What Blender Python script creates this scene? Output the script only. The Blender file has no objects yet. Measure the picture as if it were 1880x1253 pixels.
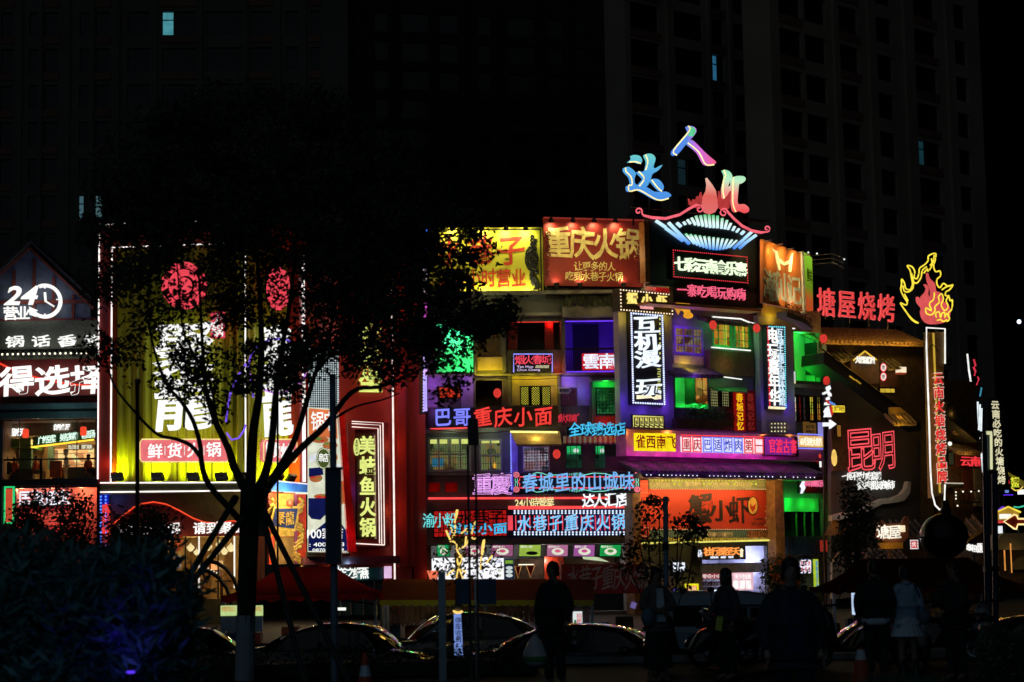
import bpy, bmesh, math, random
from mathutils import Vector, Matrix, noise
random.seed(7)
R = math.radians
scene = bpy.context.scene
COL = scene.collection
# ---------------------------------------------------------------- camera, sky, ambient fill, exposure
FPX = 3656.0                       # focal length in photo pixels (1880 wide): a 70 mm lens
CAM = Vector((0, 0, 1.7))
PITCH, ROLL = math.atan(413.0 / FPX), 0.017
_f = Vector((0, math.cos(PITCH), math.sin(PITCH)))
_r0 = Vector((1, 0, 0)); _u0 = _r0.cross(_f)
_r = _r0 * math.cos(ROLL) - _u0 * math.sin(ROLL)
_u = _u0 * math.cos(ROLL) + _r0 * math.sin(ROLL)
cd = bpy.data.cameras.new('camera'); cam = bpy.data.objects.new('camera', cd); COL.objects.link(cam)
cd.sensor_width = 36; cd.lens = FPX / 1880 * 36; cd.clip_end = 3000; cd.clip_start = .5
mw = Matrix((_r, _u, -_f)).transposed().to_4x4(); mw.translation = CAM; cam.matrix_world = mw
scene.camera = cam
world = bpy.data.worlds.new('World'); scene.world = world; world.use_nodes = True
nt = world.node_tree; bg = nt.nodes['Background']
sky = nt.nodes.new('ShaderNodeTexSky'); sky.sky_type = 'NISHITA'; sky.sun_disc = False
sky.sun_elevation = R(-9); sky.sun_rotation = R(200)
nt.links.new(sky.outputs[0], bg.inputs[0]); bg.inputs[1].default_value = 0.03
sl = bpy.data.lights.new('cool_fill', 'SUN'); sl.energy = 0.06; sl.angle = R(90); sl.color = (.75, .88, 1.0)  # broad cool ambient fill added from behind the camera
so = bpy.data.objects.new('cool_fill', sl); COL.objects.link(so)
so.rotation_euler = Vector((.25, .75, -.62)).to_track_quat('-Z', 'Y').to_euler()
scene.view_settings.view_transform = 'Standard'; scene.view_settings.look = 'None'
scene.view_settings.exposure = 0; scene.view_settings.gamma = 1
cy = scene.cycles
cy.use_denoising = True; cy.max_bounces = 5; cy.diffuse_bounces = 2; cy.glossy_bounces = 3
cy.sample_clamp_indirect = 4; cy.caustics_reflective = False; cy.caustics_refractive = False
# ---------------------------------------------------------------- helpers
def ray(u, v):
 return _f + _r * ((u - 940) / FPX) + _u * ((626.5 - v) / FPX)
def at(u, v, Y):
 d = ray(u, v); return CAM + d * ((Y - CAM.y) / d.y)
def onz(u, v, z):
 d = ray(u, v); return CAM + d * ((z - CAM.z) / d.z)
def pxm(Y): return FPX / Y
class Face:
 """a vertical plane: through pixel column u at distance Y, turned `off` degrees (positive recedes to the east)"""
 def __init__(s, u, Y, off):
  p = at(u, 1040, Y); s.p = Vector((p.x, p.y, 0)); a = R(off)
  s.d = Vector((math.cos(a), math.sin(a), 0)); s.n = Vector((math.sin(a), -math.cos(a), 0)); s.off = off
 def az(s, u, v, o=0):
  d = ray(u, v); q = s.p + s.n * o
  t = (q - CAM).dot(s.n) / d.dot(s.n); h = CAM + d * t
  return (h - q).dot(s.d), h.z
 def pt(s, a, z, o=0):
  q = s.p + s.d * a + s.n * o; return Vector((q.x, q.y, z))
 def px(s, u, v, o=0): return s.pt(*s.az(u, v, o), o)
 def rect(s, u0, v0, u1, v1, o=0):
  um, vm = (u0 + u1) / 2, (v0 + v1) / 2
  return s.az(u0, vm, o)[0], s.az(u1, vm, o)[0], s.az(um, v1, o)[1], s.az(um, v0, o)[1]
def lin(c): return tuple((x / 255 / 12.92) if x <= 10 else ((x / 255 + .055) / 1.055) ** 2.4 for x in c)
_mats = {}
def E(r, g, b, k=1.0, samp=True):
 key = ('e', r, g, b, k, samp)
 if key not in _mats:
  m = bpy.data.materials.new('glow_%d_%d_%d' % (r, g, b)); m.use_nodes = True
  n = m.node_tree; n.nodes.clear()
  o = n.nodes.new('ShaderNodeOutputMaterial'); e = n.nodes.new('ShaderNodeEmission')
  tc = n.nodes.new('ShaderNodeTexCoord'); nz = n.nodes.new('ShaderNodeTexNoise'); nz.inputs['Scale'].default_value = 2.3
  mr = n.nodes.new('ShaderNodeMapRange'); mr.inputs[1].default_value = .25; mr.inputs[2].default_value = .75
  mr.inputs[3].default_value = k * .78; mr.inputs[4].default_value = k * 1.18
  n.links.new(tc.outputs['Object'], nz.inputs['Vector']); n.links.new(nz.outputs[0], mr.inputs[0]); n.links.new(mr.outputs[0], e.inputs[1])
  e.inputs[0].default_value = (*lin((r, g, b)), 1)
  n.links.new(e.outputs[0], o.inputs[0])
  if not samp: m.cycles.emission_sampling = 'NONE'
  _mats[key] = m
 return _mats[key]
def P(name, r, g, b, rough=.7, metal=0, var=.35, scale=3.0, bump=0.0, coat=0, alpha=1, trans=0):
 """painted / natural surface: Principled with procedural mottling"""
 key = ('p', name)
 if key not in _mats:
  m = bpy.data.materials.new(name); m.use_nodes = True; n = m.node_tree; b_ = n.nodes['Principled BSDF']
  tc = n.nodes.new('ShaderNodeTexCoord'); nz = n.nodes.new('ShaderNodeTexNoise')
  nz.inputs['Scale'].default_value = scale; nz.inputs['Detail'].default_value = 6
  n.links.new(tc.outputs['Object'], nz.inputs['Vector'])
  cr = n.nodes.new('ShaderNodeValToRGB')
  cr.color_ramp.elements[0].position = .3; cr.color_ramp.elements[1].position = .7
  lo, hi = 1 - var, 1 + var * .4
  cr.color_ramp.elements[0].color = (r * lo, g * lo, b * lo, 1); cr.color_ramp.elements[1].color = (min(1, r * hi), min(1, g * hi), min(1, b * hi), 1)
  n.links.new(nz.outputs[0], cr.inputs[0]); n.links.new(cr.outputs[0], b_.inputs['Base Color'])
  b_.inputs['Roughness'].default_value = rough; b_.inputs['Metallic'].default_value = metal
  if coat: b_.inputs['Coat Weight'].default_value = coat; b_.inputs['Coat Roughness'].default_value = .03
  if trans: b_.inputs['Transmission Weight'].default_value = trans
  if bump:
   bp = n.nodes.new('ShaderNodeBump'); bp.inputs['Strength'].default_value = bump; bp.inputs['Distance'].default_value = .02
   n.links.new(nz.outputs[0], bp.inputs['Height']); n.links.new(bp.outputs[0], b_.inputs['Normal'])
  _mats[key] = m
 return _mats[key]
def ER(r, g, b, k=1.0):
 """a lit room seen through a window: blocky light and dark shapes, uneven glow"""
 key = ('er', r, g, b, k)
 if key not in _mats:
  m = bpy.data.materials.new('room_glow_%d_%d_%d' % (r, g, b)); m.use_nodes = True; n = m.node_tree; n.nodes.clear()
  o = n.nodes.new('ShaderNodeOutputMaterial'); e = n.nodes.new('ShaderNodeEmission'); tc = n.nodes.new('ShaderNodeTexCoord')
  vo = n.nodes.new('ShaderNodeTexVoronoi'); vo.distance = 'CHEBYCHEV'; vo.inputs['Scale'].default_value = 2.2
  nz = n.nodes.new('ShaderNodeTexNoise'); nz.inputs['Scale'].default_value = 1.3; nz.inputs['Detail'].default_value = 5
  sp = n.nodes.new('ShaderNodeSeparateColor'); mx = n.nodes.new('ShaderNodeMath'); mx.operation = 'MULTIPLY'
  mr = n.nodes.new('ShaderNodeMapRange'); mr.inputs[1].default_value = .12; mr.inputs[2].default_value = .42; mr.inputs[3].default_value = k * .18; mr.inputs[4].default_value = k * 1.5
  n.links.new(tc.outputs['Object'], vo.inputs['Vector']); n.links.new(tc.outputs['Object'], nz.inputs['Vector']); n.links.new(vo.outputs['Color'], sp.inputs[0])
  ad = n.nodes.new('ShaderNodeMath'); ad.operation = 'ADD'; ad.inputs[1].default_value = .25; n.links.new(sp.outputs[0], ad.inputs[0])
  n.links.new(ad.outputs[0], mx.inputs[0]); n.links.new(nz.outputs[0], mx.inputs[1]); n.links.new(mx.outputs[0], mr.inputs[0]); n.links.new(mr.outputs[0], e.inputs[1])
  mc = n.nodes.new('ShaderNodeMix'); mc.data_type = 'RGBA'; mc.inputs[6].default_value = (*lin((r, g, b)), 1); mc.inputs[7].default_value = (*lin((min(255, r * 1.25), g * .8, b * .7)), 1)
  n.links.new(sp.outputs[1], mc.inputs[0]); n.links.new(mc.outputs[2], e.inputs[0]); n.links.new(e.outputs[0], o.inputs[0]); _mats[key] = m
 return _mats[key]
def CANVAS(name, r, g, b):
 """tent cloth that lets light through"""
 key = ('c', name)
 if key not in _mats:
  m = bpy.data.materials.new(name); m.use_nodes = True; n = m.node_tree; n.nodes.clear(); o = n.nodes.new('ShaderNodeOutputMaterial')
  d = n.nodes.new('ShaderNodeBsdfDiffuse'); tr = n.nodes.new('ShaderNodeBsdfTranslucent'); mx = n.nodes.new('ShaderNodeMixShader'); mx.inputs[0].default_value = .4
  nz = n.nodes.new('ShaderNodeTexNoise'); nz.inputs['Scale'].default_value = 1.6; nz.inputs['Detail'].default_value = 6; tc = n.nodes.new('ShaderNodeTexCoord'); n.links.new(tc.outputs['Object'], nz.inputs['Vector'])
  cr = n.nodes.new('ShaderNodeValToRGB'); cr.color_ramp.elements[0].color = (r * .6, g * .6, b * .6, 1); cr.color_ramp.elements[1].color = (r * 1.2, g * 1.2, b * 1.2, 1); n.links.new(nz.outputs[0], cr.inputs[0])
  for s in (d, tr): n.links.new(cr.outputs[0], s.inputs[0])
  n.links.new(d.outputs[0], mx.inputs[1]); n.links.new(tr.outputs[0], mx.inputs[2]); n.links.new(mx.outputs[0], o.inputs[0]); _mats[key] = m
 return _mats[key]
def BR(name, c1, c2, mortar, scale=6.0, rough=.8, bw=.5, rh=.25):
 key = ('b', name)
 if key not in _mats:
  m = bpy.data.materials.new(name); m.use_nodes = True; n = m.node_tree; b_ = n.nodes['Principled BSDF']
  tc = n.nodes.new('ShaderNodeTexCoord'); sp = n.nodes.new('ShaderNodeSeparateXYZ'); cb = n.nodes.new('ShaderNodeCombineXYZ')
  bt = n.nodes.new('ShaderNodeTexBrick'); bt.inputs['Scale'].default_value = scale
  bt.inputs['Brick Width'].default_value = bw; bt.inputs['Row Height'].default_value = rh
  n.links.new(tc.outputs['Object'], sp.inputs[0]); n.links.new(sp.outputs[0], cb.inputs[0]); n.links.new(sp.outputs[2], cb.inputs[1])
  n.links.new(cb.outputs[0], bt.inputs['Vector'])
  bt.inputs['Color1'].default_value = (*c1, 1); bt.inputs['Color2'].default_value = (*c2, 1); bt.inputs['Mortar'].default_value = (*mortar, 1)
  n.links.new(bt.outputs[0], b_.inputs['Base Color']); b_.inputs['Roughness'].default_value = rough; b_.inputs['Specular IOR Level'].default_value = .08
  _mats[key] = m
 return _mats[key]
# ---- glyphs from Blender's own font
_gl = {}
def glyph(s, wt=0.0, tube=0.0):
 key = (s, wt, tube)
 if key not in _gl:
  d = bpy.data.curves.new('g', 'FONT'); d.body = s; d.resolution_u = 3 if tube == 0 else 2
  if tube: d.fill_mode = 'NONE'; d.bevel_depth = tube; d.bevel_resolution = 0
  else: d.extrude = .5; d.offset = wt
  o = bpy.data.objects.new('g', d); COL.objects.link(o)
  dg = bpy.context.evaluated_depsgraph_get(); dg.update(); ev = o.evaluated_get(dg); me = ev.to_mesh()
  vs = [tuple(v.co) for v in me.vertices]; fs = [tuple(p.vertices) for p in me.polygons]
  ev.to_mesh_clear(); bpy.data.objects.remove(o); bpy.data.curves.remove(d)
  _gl[key] = (vs, fs)
 return _gl[key]
def _bb(vs):
 xs = [v[0] for v in vs]; ys = [v[1] for v in vs]; return min(xs), max(xs), min(ys), max(ys)
EM = _bb(glyph('国')[0])
def crom(p, k=4, closed=False):
 """rounds a polyline of pixel points (Catmull-Rom)"""
 n = len(p); out = []
 g = (lambda i: p[i % n]) if closed else (lambda i: p[min(max(i, 0), n - 1)])
 for i in range(n if closed else n - 1):
  a, b, c, d = g(i - 1), g(i), g(i + 1), g(i + 2)
  for j in range(k):
   s = j / k; out.append(tuple(.5 * (2 * b[q] + (c[q] - a[q]) * s + (2 * a[q] - 5 * b[q] + 4 * c[q] - d[q]) * s * s + (3 * b[q] - a[q] - 3 * c[q] + d[q]) * s ** 3) for q in (0, 1)))
 if not closed: out.append(tuple(p[-1]))
 return out
class MB:
 def __init__(s): s.v = []; s.f = []; s.smooth = False; s.cuts = []
 def add(s, vs, fs):
  k = len(s.v); s.cuts.append((k, len(s.f))); s.v += [Vector(v) for v in vs]; s.f += [tuple(i + k for i in f) for f in fs]; return s
 def quad(s, *p): return s.add(p, [tuple(range(len(p)))])
 def hexa(s, lo, hi):
  return s.add(list(lo) + list(hi), [(3, 2, 1, 0), (4, 5, 6, 7), (0, 1, 5, 4), (1, 2, 6, 5), (2, 3, 7, 6), (3, 0, 4, 7)])
 def fb(s, F, a0, a1, z0, z1, o0, o1):
  return s.hexa([F.pt(a0, z0, o0), F.pt(a1, z0, o0), F.pt(a1, z0, o1), F.pt(a0, z0, o1)][::-1], [F.pt(a0, z1, o0), F.pt(a1, z1, o0), F.pt(a1, z1, o1), F.pt(a0, z1, o1)][::-1])
 def pb(s, F, u0, v0, u1, v1, o0, o1):
  a0, a1, z0, z1 = F.rect(u0, v0, u1, v1, o1); return s.fb(F, a0, a1, z0, z1, o0, o1)
 def box(s, x0, x1, y0, y1, z0, z1):
  return s.hexa([(x0, y0, z0), (x1, y0, z0), (x1, y1, z0), (x0, y1, z0)], [(x0, y0, z1), (x1, y0, z1), (x1, y1, z1), (x0, y1, z1)])
 def frame(s, F, u0, v0, u1, v1, w, o0, o1):
  """four bars butted round a pixel rectangle, w metres wide"""
  a0, a1, z0, z1 = F.rect(u0, v0, u1, v1, o1)
  s.fb(F, a0, a1, z1 - w, z1, o0, o1); s.fb(F, a0, a1, z0, z0 + w, o0, o1)
  s.fb(F, a0, a0 + w, z0 + w, z1 - w, o0, o1); s.fb(F, a1 - w, a1, z0 + w, z1 - w, o0, o1); return s
 def poly(s, F, pts, o0, o1):
  """pixel polygon extruded from o0 to o1 (concave outlines are triangulated)"""
  az = [F.az(u, v, o1) for u, v in pts]
  ar = sum(az[i][0] * az[(i + 1) % len(az)][1] - az[(i + 1) % len(az)][0] * az[i][1] for i in range(len(az)))
  if ar < 0: az = az[::-1]
  from mathutils.geometry import tessellate_polygon
  tr = tessellate_polygon([[Vector((a, z, 0)) for a, z in az]]); n = len(az)
  vs = [F.pt(a, z, o1) for a, z in az] + [F.pt(a, z, o0) for a, z in az]
  def fix(t):
   (ax, ay), (bx, by), (cx, cy_) = az[t[0]], az[t[1]], az[t[2]]
   return t if (bx - ax) * (cy_ - ay) - (cx - ax) * (by - ay) > 0 else (t[0], t[2], t[1])
  fs = [fix(t) for t in tr]; fs = fs + [tuple(i + n for i in t[::-1]) for t in fs]
  fs += [(i, i + n, (i + 1) % n + n, (i + 1) % n) for i in range(n)]
  return s.add(vs, fs)
 def tube(s, pts, r, n=6, closed=False, r1=None):
  pts = [Vector(p) for p in pts]; m = len(pts); vs = []
  up = Vector((.13, .21, .97));
  for i, p in enumerate(pts):
   if closed: t = pts[(i + 1) % m] - pts[i - 1]
   else: t = pts[min(i + 1, m - 1)] - pts[max(i - 1, 0)]
   t = t.normalized() if t.length > 1e-9 else Vector((0, 0, 1))
   x = t.cross(up);
   if x.length < .15: x = t.cross(Vector((1, .1, .05)))
   x.normalize(); y = t.cross(x)
   rr = r if r1 is None else r + (r1 - r) * i / (m - 1)
   vs += [p + x * (rr * math.cos(2 * math.pi * k / n)) + y * (rr * math.sin(2 * math.pi * k / n)) for k in range(n)]
  fs = []
  for i in range(m if closed else m - 1):
   j = (i + 1) % m
   fs += [(i * n + k, i * n + (k + 1) % n, j * n + (k + 1) % n, j * n + k) for k in range(n)]
  if not closed: fs += [tuple(range(n))[::-1], tuple((m - 1) * n + k for k in range(n))]
  return s.add(vs, fs)
 def ptube(s, F, pts, r, o=.1, n=5, closed=False, sm=0):
  if sm: pts = crom(pts, sm, closed)
  return s.tube([F.px(u, v, o) for u, v in pts], r, n, closed)
 def ball(s, c, r, rz=None, nu=8, nv=5):
  c = Vector(c); rz = r if rz is None else rz
  vs = [c + Vector((0, 0, rz))]
  for j in range(1, nv):
   a = math.pi * j / nv
   vs += [c + Vector((r * math.sin(a) * math.cos(2 * math.pi * k / nu), r * math.sin(a) * math.sin(2 * math.pi * k / nu), rz * math.cos(a))) for k in range(nu)]
  vs.append(c - Vector((0, 0, rz))); fs = [(0, 1 + k, 1 + (k + 1) % nu) for k in range(nu)]
  for j in range(nv - 2):
   b = 1 + j * nu; fs += [(b + k, b + nu + k, b + nu + (k + 1) % nu, b + (k + 1) % nu) for k in range(nu)]
  b = 1 + (nv - 2) * nu; fs += [(b + (k + 1) % nu, b + k, len(vs) - 1) for k in range(nu)]
  return s.add(vs, fs)
 def lathe(s, c, prof, n=14):
  c = Vector(c); vs = []
  for r, z in prof: vs += [c + Vector((r * math.cos(2 * math.pi * k / n), r * math.sin(2 * math.pi * k / n), z)) for k in range(n)]
  fs = []
  for i in range(len(prof) - 1): fs += [(i * n + k, i * n + (k + 1) % n, (i + 1) * n + (k + 1) % n, (i + 1) * n + k) for k in range(n)]
  fs += [tuple(range(n))[::-1], tuple((len(prof) - 1) * n + k for k in range(n))]
  return s.add(vs, fs)
 def wall(s, F, rc, holes, o1, th):
  """rc=(a0,a1,z0,z1) wall with rectangular holes, front at o1, thickness th"""
  As = sorted({rc[0], rc[1], *[h[0] for h in holes], *[h[1] for h in holes]}); Zs = sorted({rc[2], rc[3], *[h[2] for h in holes], *[h[3] for h in holes]})
  As = [a for a in As if rc[0] <= a <= rc[1]]; Zs = [z for z in Zs if rc[2] <= z <= rc[3]]
  def solid(i, j):
   if not (0 <= i < len(As) - 1 and 0 <= j < len(Zs) - 1): return False
   a, z = (As[i] + As[i + 1]) / 2, (Zs[j] + Zs[j + 1]) / 2
   return not any(h[0] < a < h[1] and h[2] < z < h[3] for h in holes)
  o0 = o1 - th
  for i in range(len(As) - 1):
   for j in range(len(Zs) - 1):
    if not solid(i, j): continue
    a0, a1, z0, z1 = As[i], As[i + 1], Zs[j], Zs[j + 1]
    s.quad(F.pt(a0, z0, o1), F.pt(a1, z0, o1), F.pt(a1, z1, o1), F.pt(a0, z1, o1))
    s.quad(F.pt(a1, z0, o0), F.pt(a0, z0, o0), F.pt(a0, z1, o0), F.pt(a1, z1, o0))
    if not solid(i - 1, j): s.quad(F.pt(a0, z0, o0), F.pt(a0, z0, o1), F.pt(a0, z1, o1), F.pt(a0, z1, o0))
    if not solid(i + 1, j): s.quad(F.pt(a1, z0, o1), F.pt(a1, z0, o0), F.pt(a1, z1, o0), F.pt(a1, z1, o1))
    if not solid(i, j - 1): s.quad(F.pt(a0, z0, o0), F.pt(a1, z0, o0), F.pt(a1, z0, o1), F.pt(a0, z0, o1))
    if not solid(i, j + 1): s.quad(F.pt(a0, z1, o1), F.pt(a1, z1, o1), F.pt(a1, z1, o0), F.pt(a0, z1, o0))
  return s
 def recess(s, F, u0, v0, u1, v1, o1, o0):
  """inner faces of a niche: back, sides, floor and ceiling, facing the room"""
  a0, a1, z0, z1 = F.rect(u0, v0, u1, v1, o1)
  q = lambda a, z, o: F.pt(a, z, o)
  s.quad(q(a0, z0, o0), q(a1, z0, o0), q(a1, z1, o0), q(a0, z1, o0))
  s.quad(q(a0, z0, o1), q(a0, z0, o0), q(a0, z1, o0), q(a0, z1, o1)); s.quad(q(a1, z0, o0), q(a1, z0, o1), q(a1, z1, o1), q(a1, z1, o0))
  s.quad(q(a0, z0, o1), q(a1, z0, o1), q(a1, z0, o0), q(a0, z0, o0)); s.quad(q(a0, z1, o0), q(a1, z1, o0), q(a1, z1, o1), q(a0, z1, o1))
  return s
 def text(s, F, st, u0, v0, u1, v1, o=.1, th=.05, wt=.015, vert=False, fit=.94, kai=0, jit=0, tube=0, word=False, shear=0, sq=1.0):
  """lettering inside a pixel rectangle of a face"""
  a0, a1, z0, z1 = F.rect(u0, v0, u1, v1, o + th)
  items = [st] if word else list(st); n = len(items)
  for i, ch in enumerate(items):
   if ch == ' ': continue
   if vert: c = (a0, a1, z1 - (i + 1) * (z1 - z0) / n, z1 - i * (z1 - z0) / n)
   else: c = (a0 + i * (a1 - a0) / n, a0 + (i + 1) * (a1 - a0) / n, z0, z1)
   vs, fs = glyph(ch, round(wt * .42, 4), round(tube * .72, 4))
   tb = tube * .72
   if not vs: continue
   b = _bb(vs) if word or ord(ch[0]) < 0x2000 else EM
   ph = random.uniform(0, 6.3); rot = random.uniform(-jit, jit) * 1.5 if jit else 0
   out = []
   for x, y, z in vs:
    x = (x - b[0]) / (b[1] - b[0]) - .5; y = (y - b[2]) / (b[3] - b[2]) - .5
    if kai: y += kai * x;
    if jit:
     x, y = x + jit * math.sin(6 * y + ph) + rot * y, y + jit * math.sin(5 * x + ph * 2) - rot * x
    x += shear * y
    if tube: pass
    out.append(F.pt((c[0] + c[1]) / 2 + x * fit * (c[1] - c[0]), (c[2] + c[3]) / 2 + y * fit * sq * (c[3] - c[2]), o + th / 2 + (z * th if not tube else z * (c[3] - c[2]))))
   s.add(out, fs)
  return s
 def dots(s, F, u0, v0, u1, v1, n, r=.05, o=.1):
  """a row of bulbs from one pixel to another"""
  for i in range(n):
   t = i / max(1, n - 1); s.ball(F.px(u0 + (u1 - u0) * t, v0 + (v1 - v0) * t, o), r, nu=6, nv=4)
  return s
 def dotframe(s, F, u0, v0, u1, v1, nx, ny, r=.05, o=.1):
  a0, a1, z0, z1 = F.rect(u0, v0, u1, v1, o)
  P_ = [(a0 + (a1 - a0) * i / nx, z) for z in (z0, z1) for i in range(nx + 1)] + [(a, z0 + (z1 - z0) * i / ny) for a in (a0, a1) for i in range(1, ny)]
  for a, z in P_: s.ball(F.pt(a, z, o), r, nu=6, nv=4)
  return s
 def leaves(s, c, rad, n, size, squash=.8, rnd=random, up=0.0, wd=.26):
  """leaf-sized folded diamonds through an ellipsoid"""
  c = Vector(c)
  for _ in range(n):
   while True:
    q = Vector((rnd.uniform(-1, 1), rnd.uniform(-1, 1), rnd.uniform(-1, 1)))
    if .05 < q.length < 1: break
   p = c + Vector((q.x * rad, q.y * rad * .8, q.z * rad * squash))
   d = Vector((rnd.gauss(0, 1), rnd.gauss(0, 1), rnd.gauss(-.4, .7) + up)).normalized()
   w = d.cross(Vector((rnd.gauss(0, 1), rnd.gauss(0, 1), rnd.gauss(0, 1))))
   if w.length < .01: continue
   w.normalize(); L = size * rnd.uniform(.65, 1.25)
   s.add([p, p + d * L * .45 + w * L * wd, p + d * L, p + d * L * .45 - w * L * wd], [(0, 1, 2, 3)])
  return s
EACH = set('dark_opening_sheet pier lavender_wall blue_bowl white_bowl red_post ochre_band ochre_wall pillar lit_transom gold_reveal ledge light_strip divider food_picture garnish chilli white_strip spotlight strut crosspiece upright post arm small_flame capsule white_bar amber_post bulb fascia_lettering red_side_panel white_post_light yellow_tube pink_scroll eave_tube parapet_pier red_lit_pier pier_cap shelf plate dish bowl rose_character red_stroke scallop violet_tube red_tube bracket mullion curtain'.split())
class T:
 """one thing: an Empty at its base with its parts, or a single mesh"""
 def __init__(s, name, label, cat, group=None, kind=None, loc=None):
  s.name, s.label, s.cat, s.group, s.kind, s.loc, s.parts = name, label, cat, group, kind, loc, []
 def part(s, name, mat, parent=None, label=None, smooth=False, kind=None):
  m = MB(); m.smooth = smooth; s.parts.append([name, mat, parent, m, label, kind]); return m
 def done(s):
  ps = [p for p in s.parts if p[3].v]
  if not ps: return None
  allv = [v for p in ps for v in p[3].v]
  lo = [min(v[i] for v in allv) for i in range(3)]; hi = [max(v[i] for v in allv) for i in range(3)]
  loc = Vector(s.loc) if s.loc else Vector(((lo[0] + hi[0]) / 2, (lo[1] + hi[1]) / 2, lo[2]))
  def mesh(nm, p):
   me = bpy.data.meshes.new(nm); me.from_pydata([v - loc for v in p[3].v], [], p[3].f); me.materials.append(p[1]); me.update()
   if p[3].smooth:
    me.polygons.foreach_set('use_smooth', [True] * len(me.polygons))
   o = bpy.data.objects.new(nm, me); COL.objects.link(o); return o
  def pieces(p):
   m = p[3]
   if p[0] not in EACH or len(m.cuts) < 2: return [p]
   ends = m.cuts[1:] + [(len(m.v), len(m.f))]; out = []
   for (v0, f0), (v1, f1) in zip(m.cuts, ends):
    q = MB(); q.smooth = m.smooth; q.v = m.v[v0:v1]; q.f = [tuple(i - v0 for i in f) for f in m.f[f0:f1]]; out.append([p[0], p[1], p[2], q, p[4], p[5]])
   return out
  ps = [q for p in ps for q in pieces(p)]
  if len(ps) == 1 and ps[0][0] is None:
   root = mesh(s.name, ps[0]); root.location = loc
  else:
   root = bpy.data.objects.new(s.name, None); root.empty_display_size = .2; COL.objects.link(root); root.location = loc
   made = {}
   for p in ps:
    o = mesh(p[0], p); made[id(p[3])] = o
    o.parent = made.get(id(p[2]), root) if p[2] is not None else root
    if p[4]: o['label'] = p[4]
    if p[5]: o['kind'] = p[5]
  if s.kind in ('structure',): root['kind'] = s.kind
  else:
   root['label'] = s.label; root['category'] = s.cat
   if s.kind: root['kind'] = s.kind
  if s.group: root['group'] = s.group
  s.root = root
  return root
def lamp(name, loc, col, power, kind='POINT', size=.15, to=None, spot=70, blend=.6):
 l = bpy.data.lights.new(name, kind); l.energy = power; l.color = lin(col)
 if kind == 'AREA':
  l.shape = 'RECTANGLE'; l.size = size if not isinstance(size, tuple) else size[0]; l.size_y = .1 if not isinstance(size, tuple) else size[1]
 else: l.shadow_soft_size = size
 if kind == 'SPOT': l.spot_size = R(spot); l.spot_blend = blend
 o = bpy.data.objects.new(name, l); COL.objects.link(o); o.location = loc
 if to is not None: o.rotation_euler = (Vector(to) - Vector(loc)).to_track_quat('-Z', 'Y').to_euler()
 return o
def glowlamp(F, u, v, o, col, power, name='bare_wash', size=.12):  # bare light with no fixture, added to carry colour spill
 if max(col) - min(col) > 120: power *= 1.5
 return lamp(name, F.px(u, v, o), col, power, size=size)
def window(t, F, u0, v0, u1, v1, fm, pm, cols=2, rows=2, w=.06, o1=0.0, pane_o=-.08, bar=.03, label=None):
 fr = t.part('window', fm, label=label); fr.frame(F, u0, v0, u1, v1, w, pane_o - .04, o1)
 a0, a1, z0, z1 = F.rect(u0, v0, u1, v1, o1)
 for i in range(1, cols):
  a = a0 + (a1 - a0) * i / cols; fr.fb(F, a - bar / 2, a + bar / 2, z0 + w, z1 - w, pane_o + .01, o1 - .02)
 for j in range(1, rows):
  z = z0 + (z1 - z0) * j / rows; fr.fb(F, a0 + w, a1 - w, z - bar / 2, z + bar / 2, pane_o + .015, o1 - .024)
 pn = t.part('pane', pm, parent=fr); pn.fb(F, a0 + w * .5, a1 - w * .5, z0 + w * .5, z1 - w * .5, pane_o - .02, pane_o); return fr
def lattice(mb, F, u0, v0, u1, v1, n, w=.02, o0=-.02, o1=.01, diag=False, m=None):
 a0, a1, z0, z1 = F.rect(u0, v0, u1, v1, o1); m = m or max(1, round(n * (z1 - z0) / (a1 - a0)))
 if diag:
  st = (a1 - a0) / n
  k = -int((z1 - z0) / st) - 1
  while k <= n:
   for sg in (1, -1):
    # line a = a0 + k*st + t (sg) clipped to the box
    t0 = max(0, -(k * st)); t1 = min(z1 - z0, (a1 - a0) - k * st)
    if t1 > t0 + .01:
     za, zb = (z0 + t0, z0 + t1) if sg > 0 else (z1 - t0, z1 - t1)
     p, q = F.pt(a0 + k * st + t0, za, o1), F.pt(a0 + k * st + t1, zb, o1); mb.tube([p, q], w / 2, 4)
   k += 1
 else:
  for i in range(1, n): a = a0 + (a1 - a0) * i / n; mb.fb(F, a - w / 2, a + w / 2, z0, z1, o0, o1)
  for j in range(1, m): z = z0 + (z1 - z0) * j / m; mb.fb(F, a0, a1, z - w / 2, z + w / 2, o0 + .003, o1 - .003)
 return mb
# ---------------------------------------------------------------- ground
GZ = -0.8
asphalt = P('asphalt', .03, .03, .032, .75, var=.4, scale=2, bump=.4)
pave = BR('paving_stone', (.022, .021, .02), (.015, .0145, .014), (.007, .007, .007), 2.2, .7)
kerbm = P('kerb_stone', .22, .22, .21, .8, bump=.3)
t = T('ground', '', '', kind='structure'); t.part(None, pave).quad((-400, 30, GZ - .12), (400, 30, GZ - .12), (400, 900, GZ - .12), (-400, 900, GZ - .12)); t.done()
t = T('road', '', '', kind='structure'); t.part(None, asphalt).box(-90, 90, 35.4, 54, GZ - .11, GZ - .0); t.done()
t = T('pavement', '', '', kind='structure'); m = t.part(None, pave); m.box(-90, 90, 54.3, 130, GZ - .1, GZ + .06); t.done()
t = T('kerb', '', '', kind='structure'); t.part(None, kerbm).box(-90, 90, 54.0, 54.3, GZ - .1, GZ + .075); t.done()
t = T('plaza', '', '', kind='structure'); t.part('paving', pave).box(-90, 90, -20, 34.9, -1.0, 0); t.part('edge_stone', kerbm).box(-90, 90, 34.9, 35.3, -1.0, .1); t.done()
t = T('road_markings', '', '', kind='structure'); m = t.part(None, P('white_road_paint', .6, .6, .58, .6))
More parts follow.
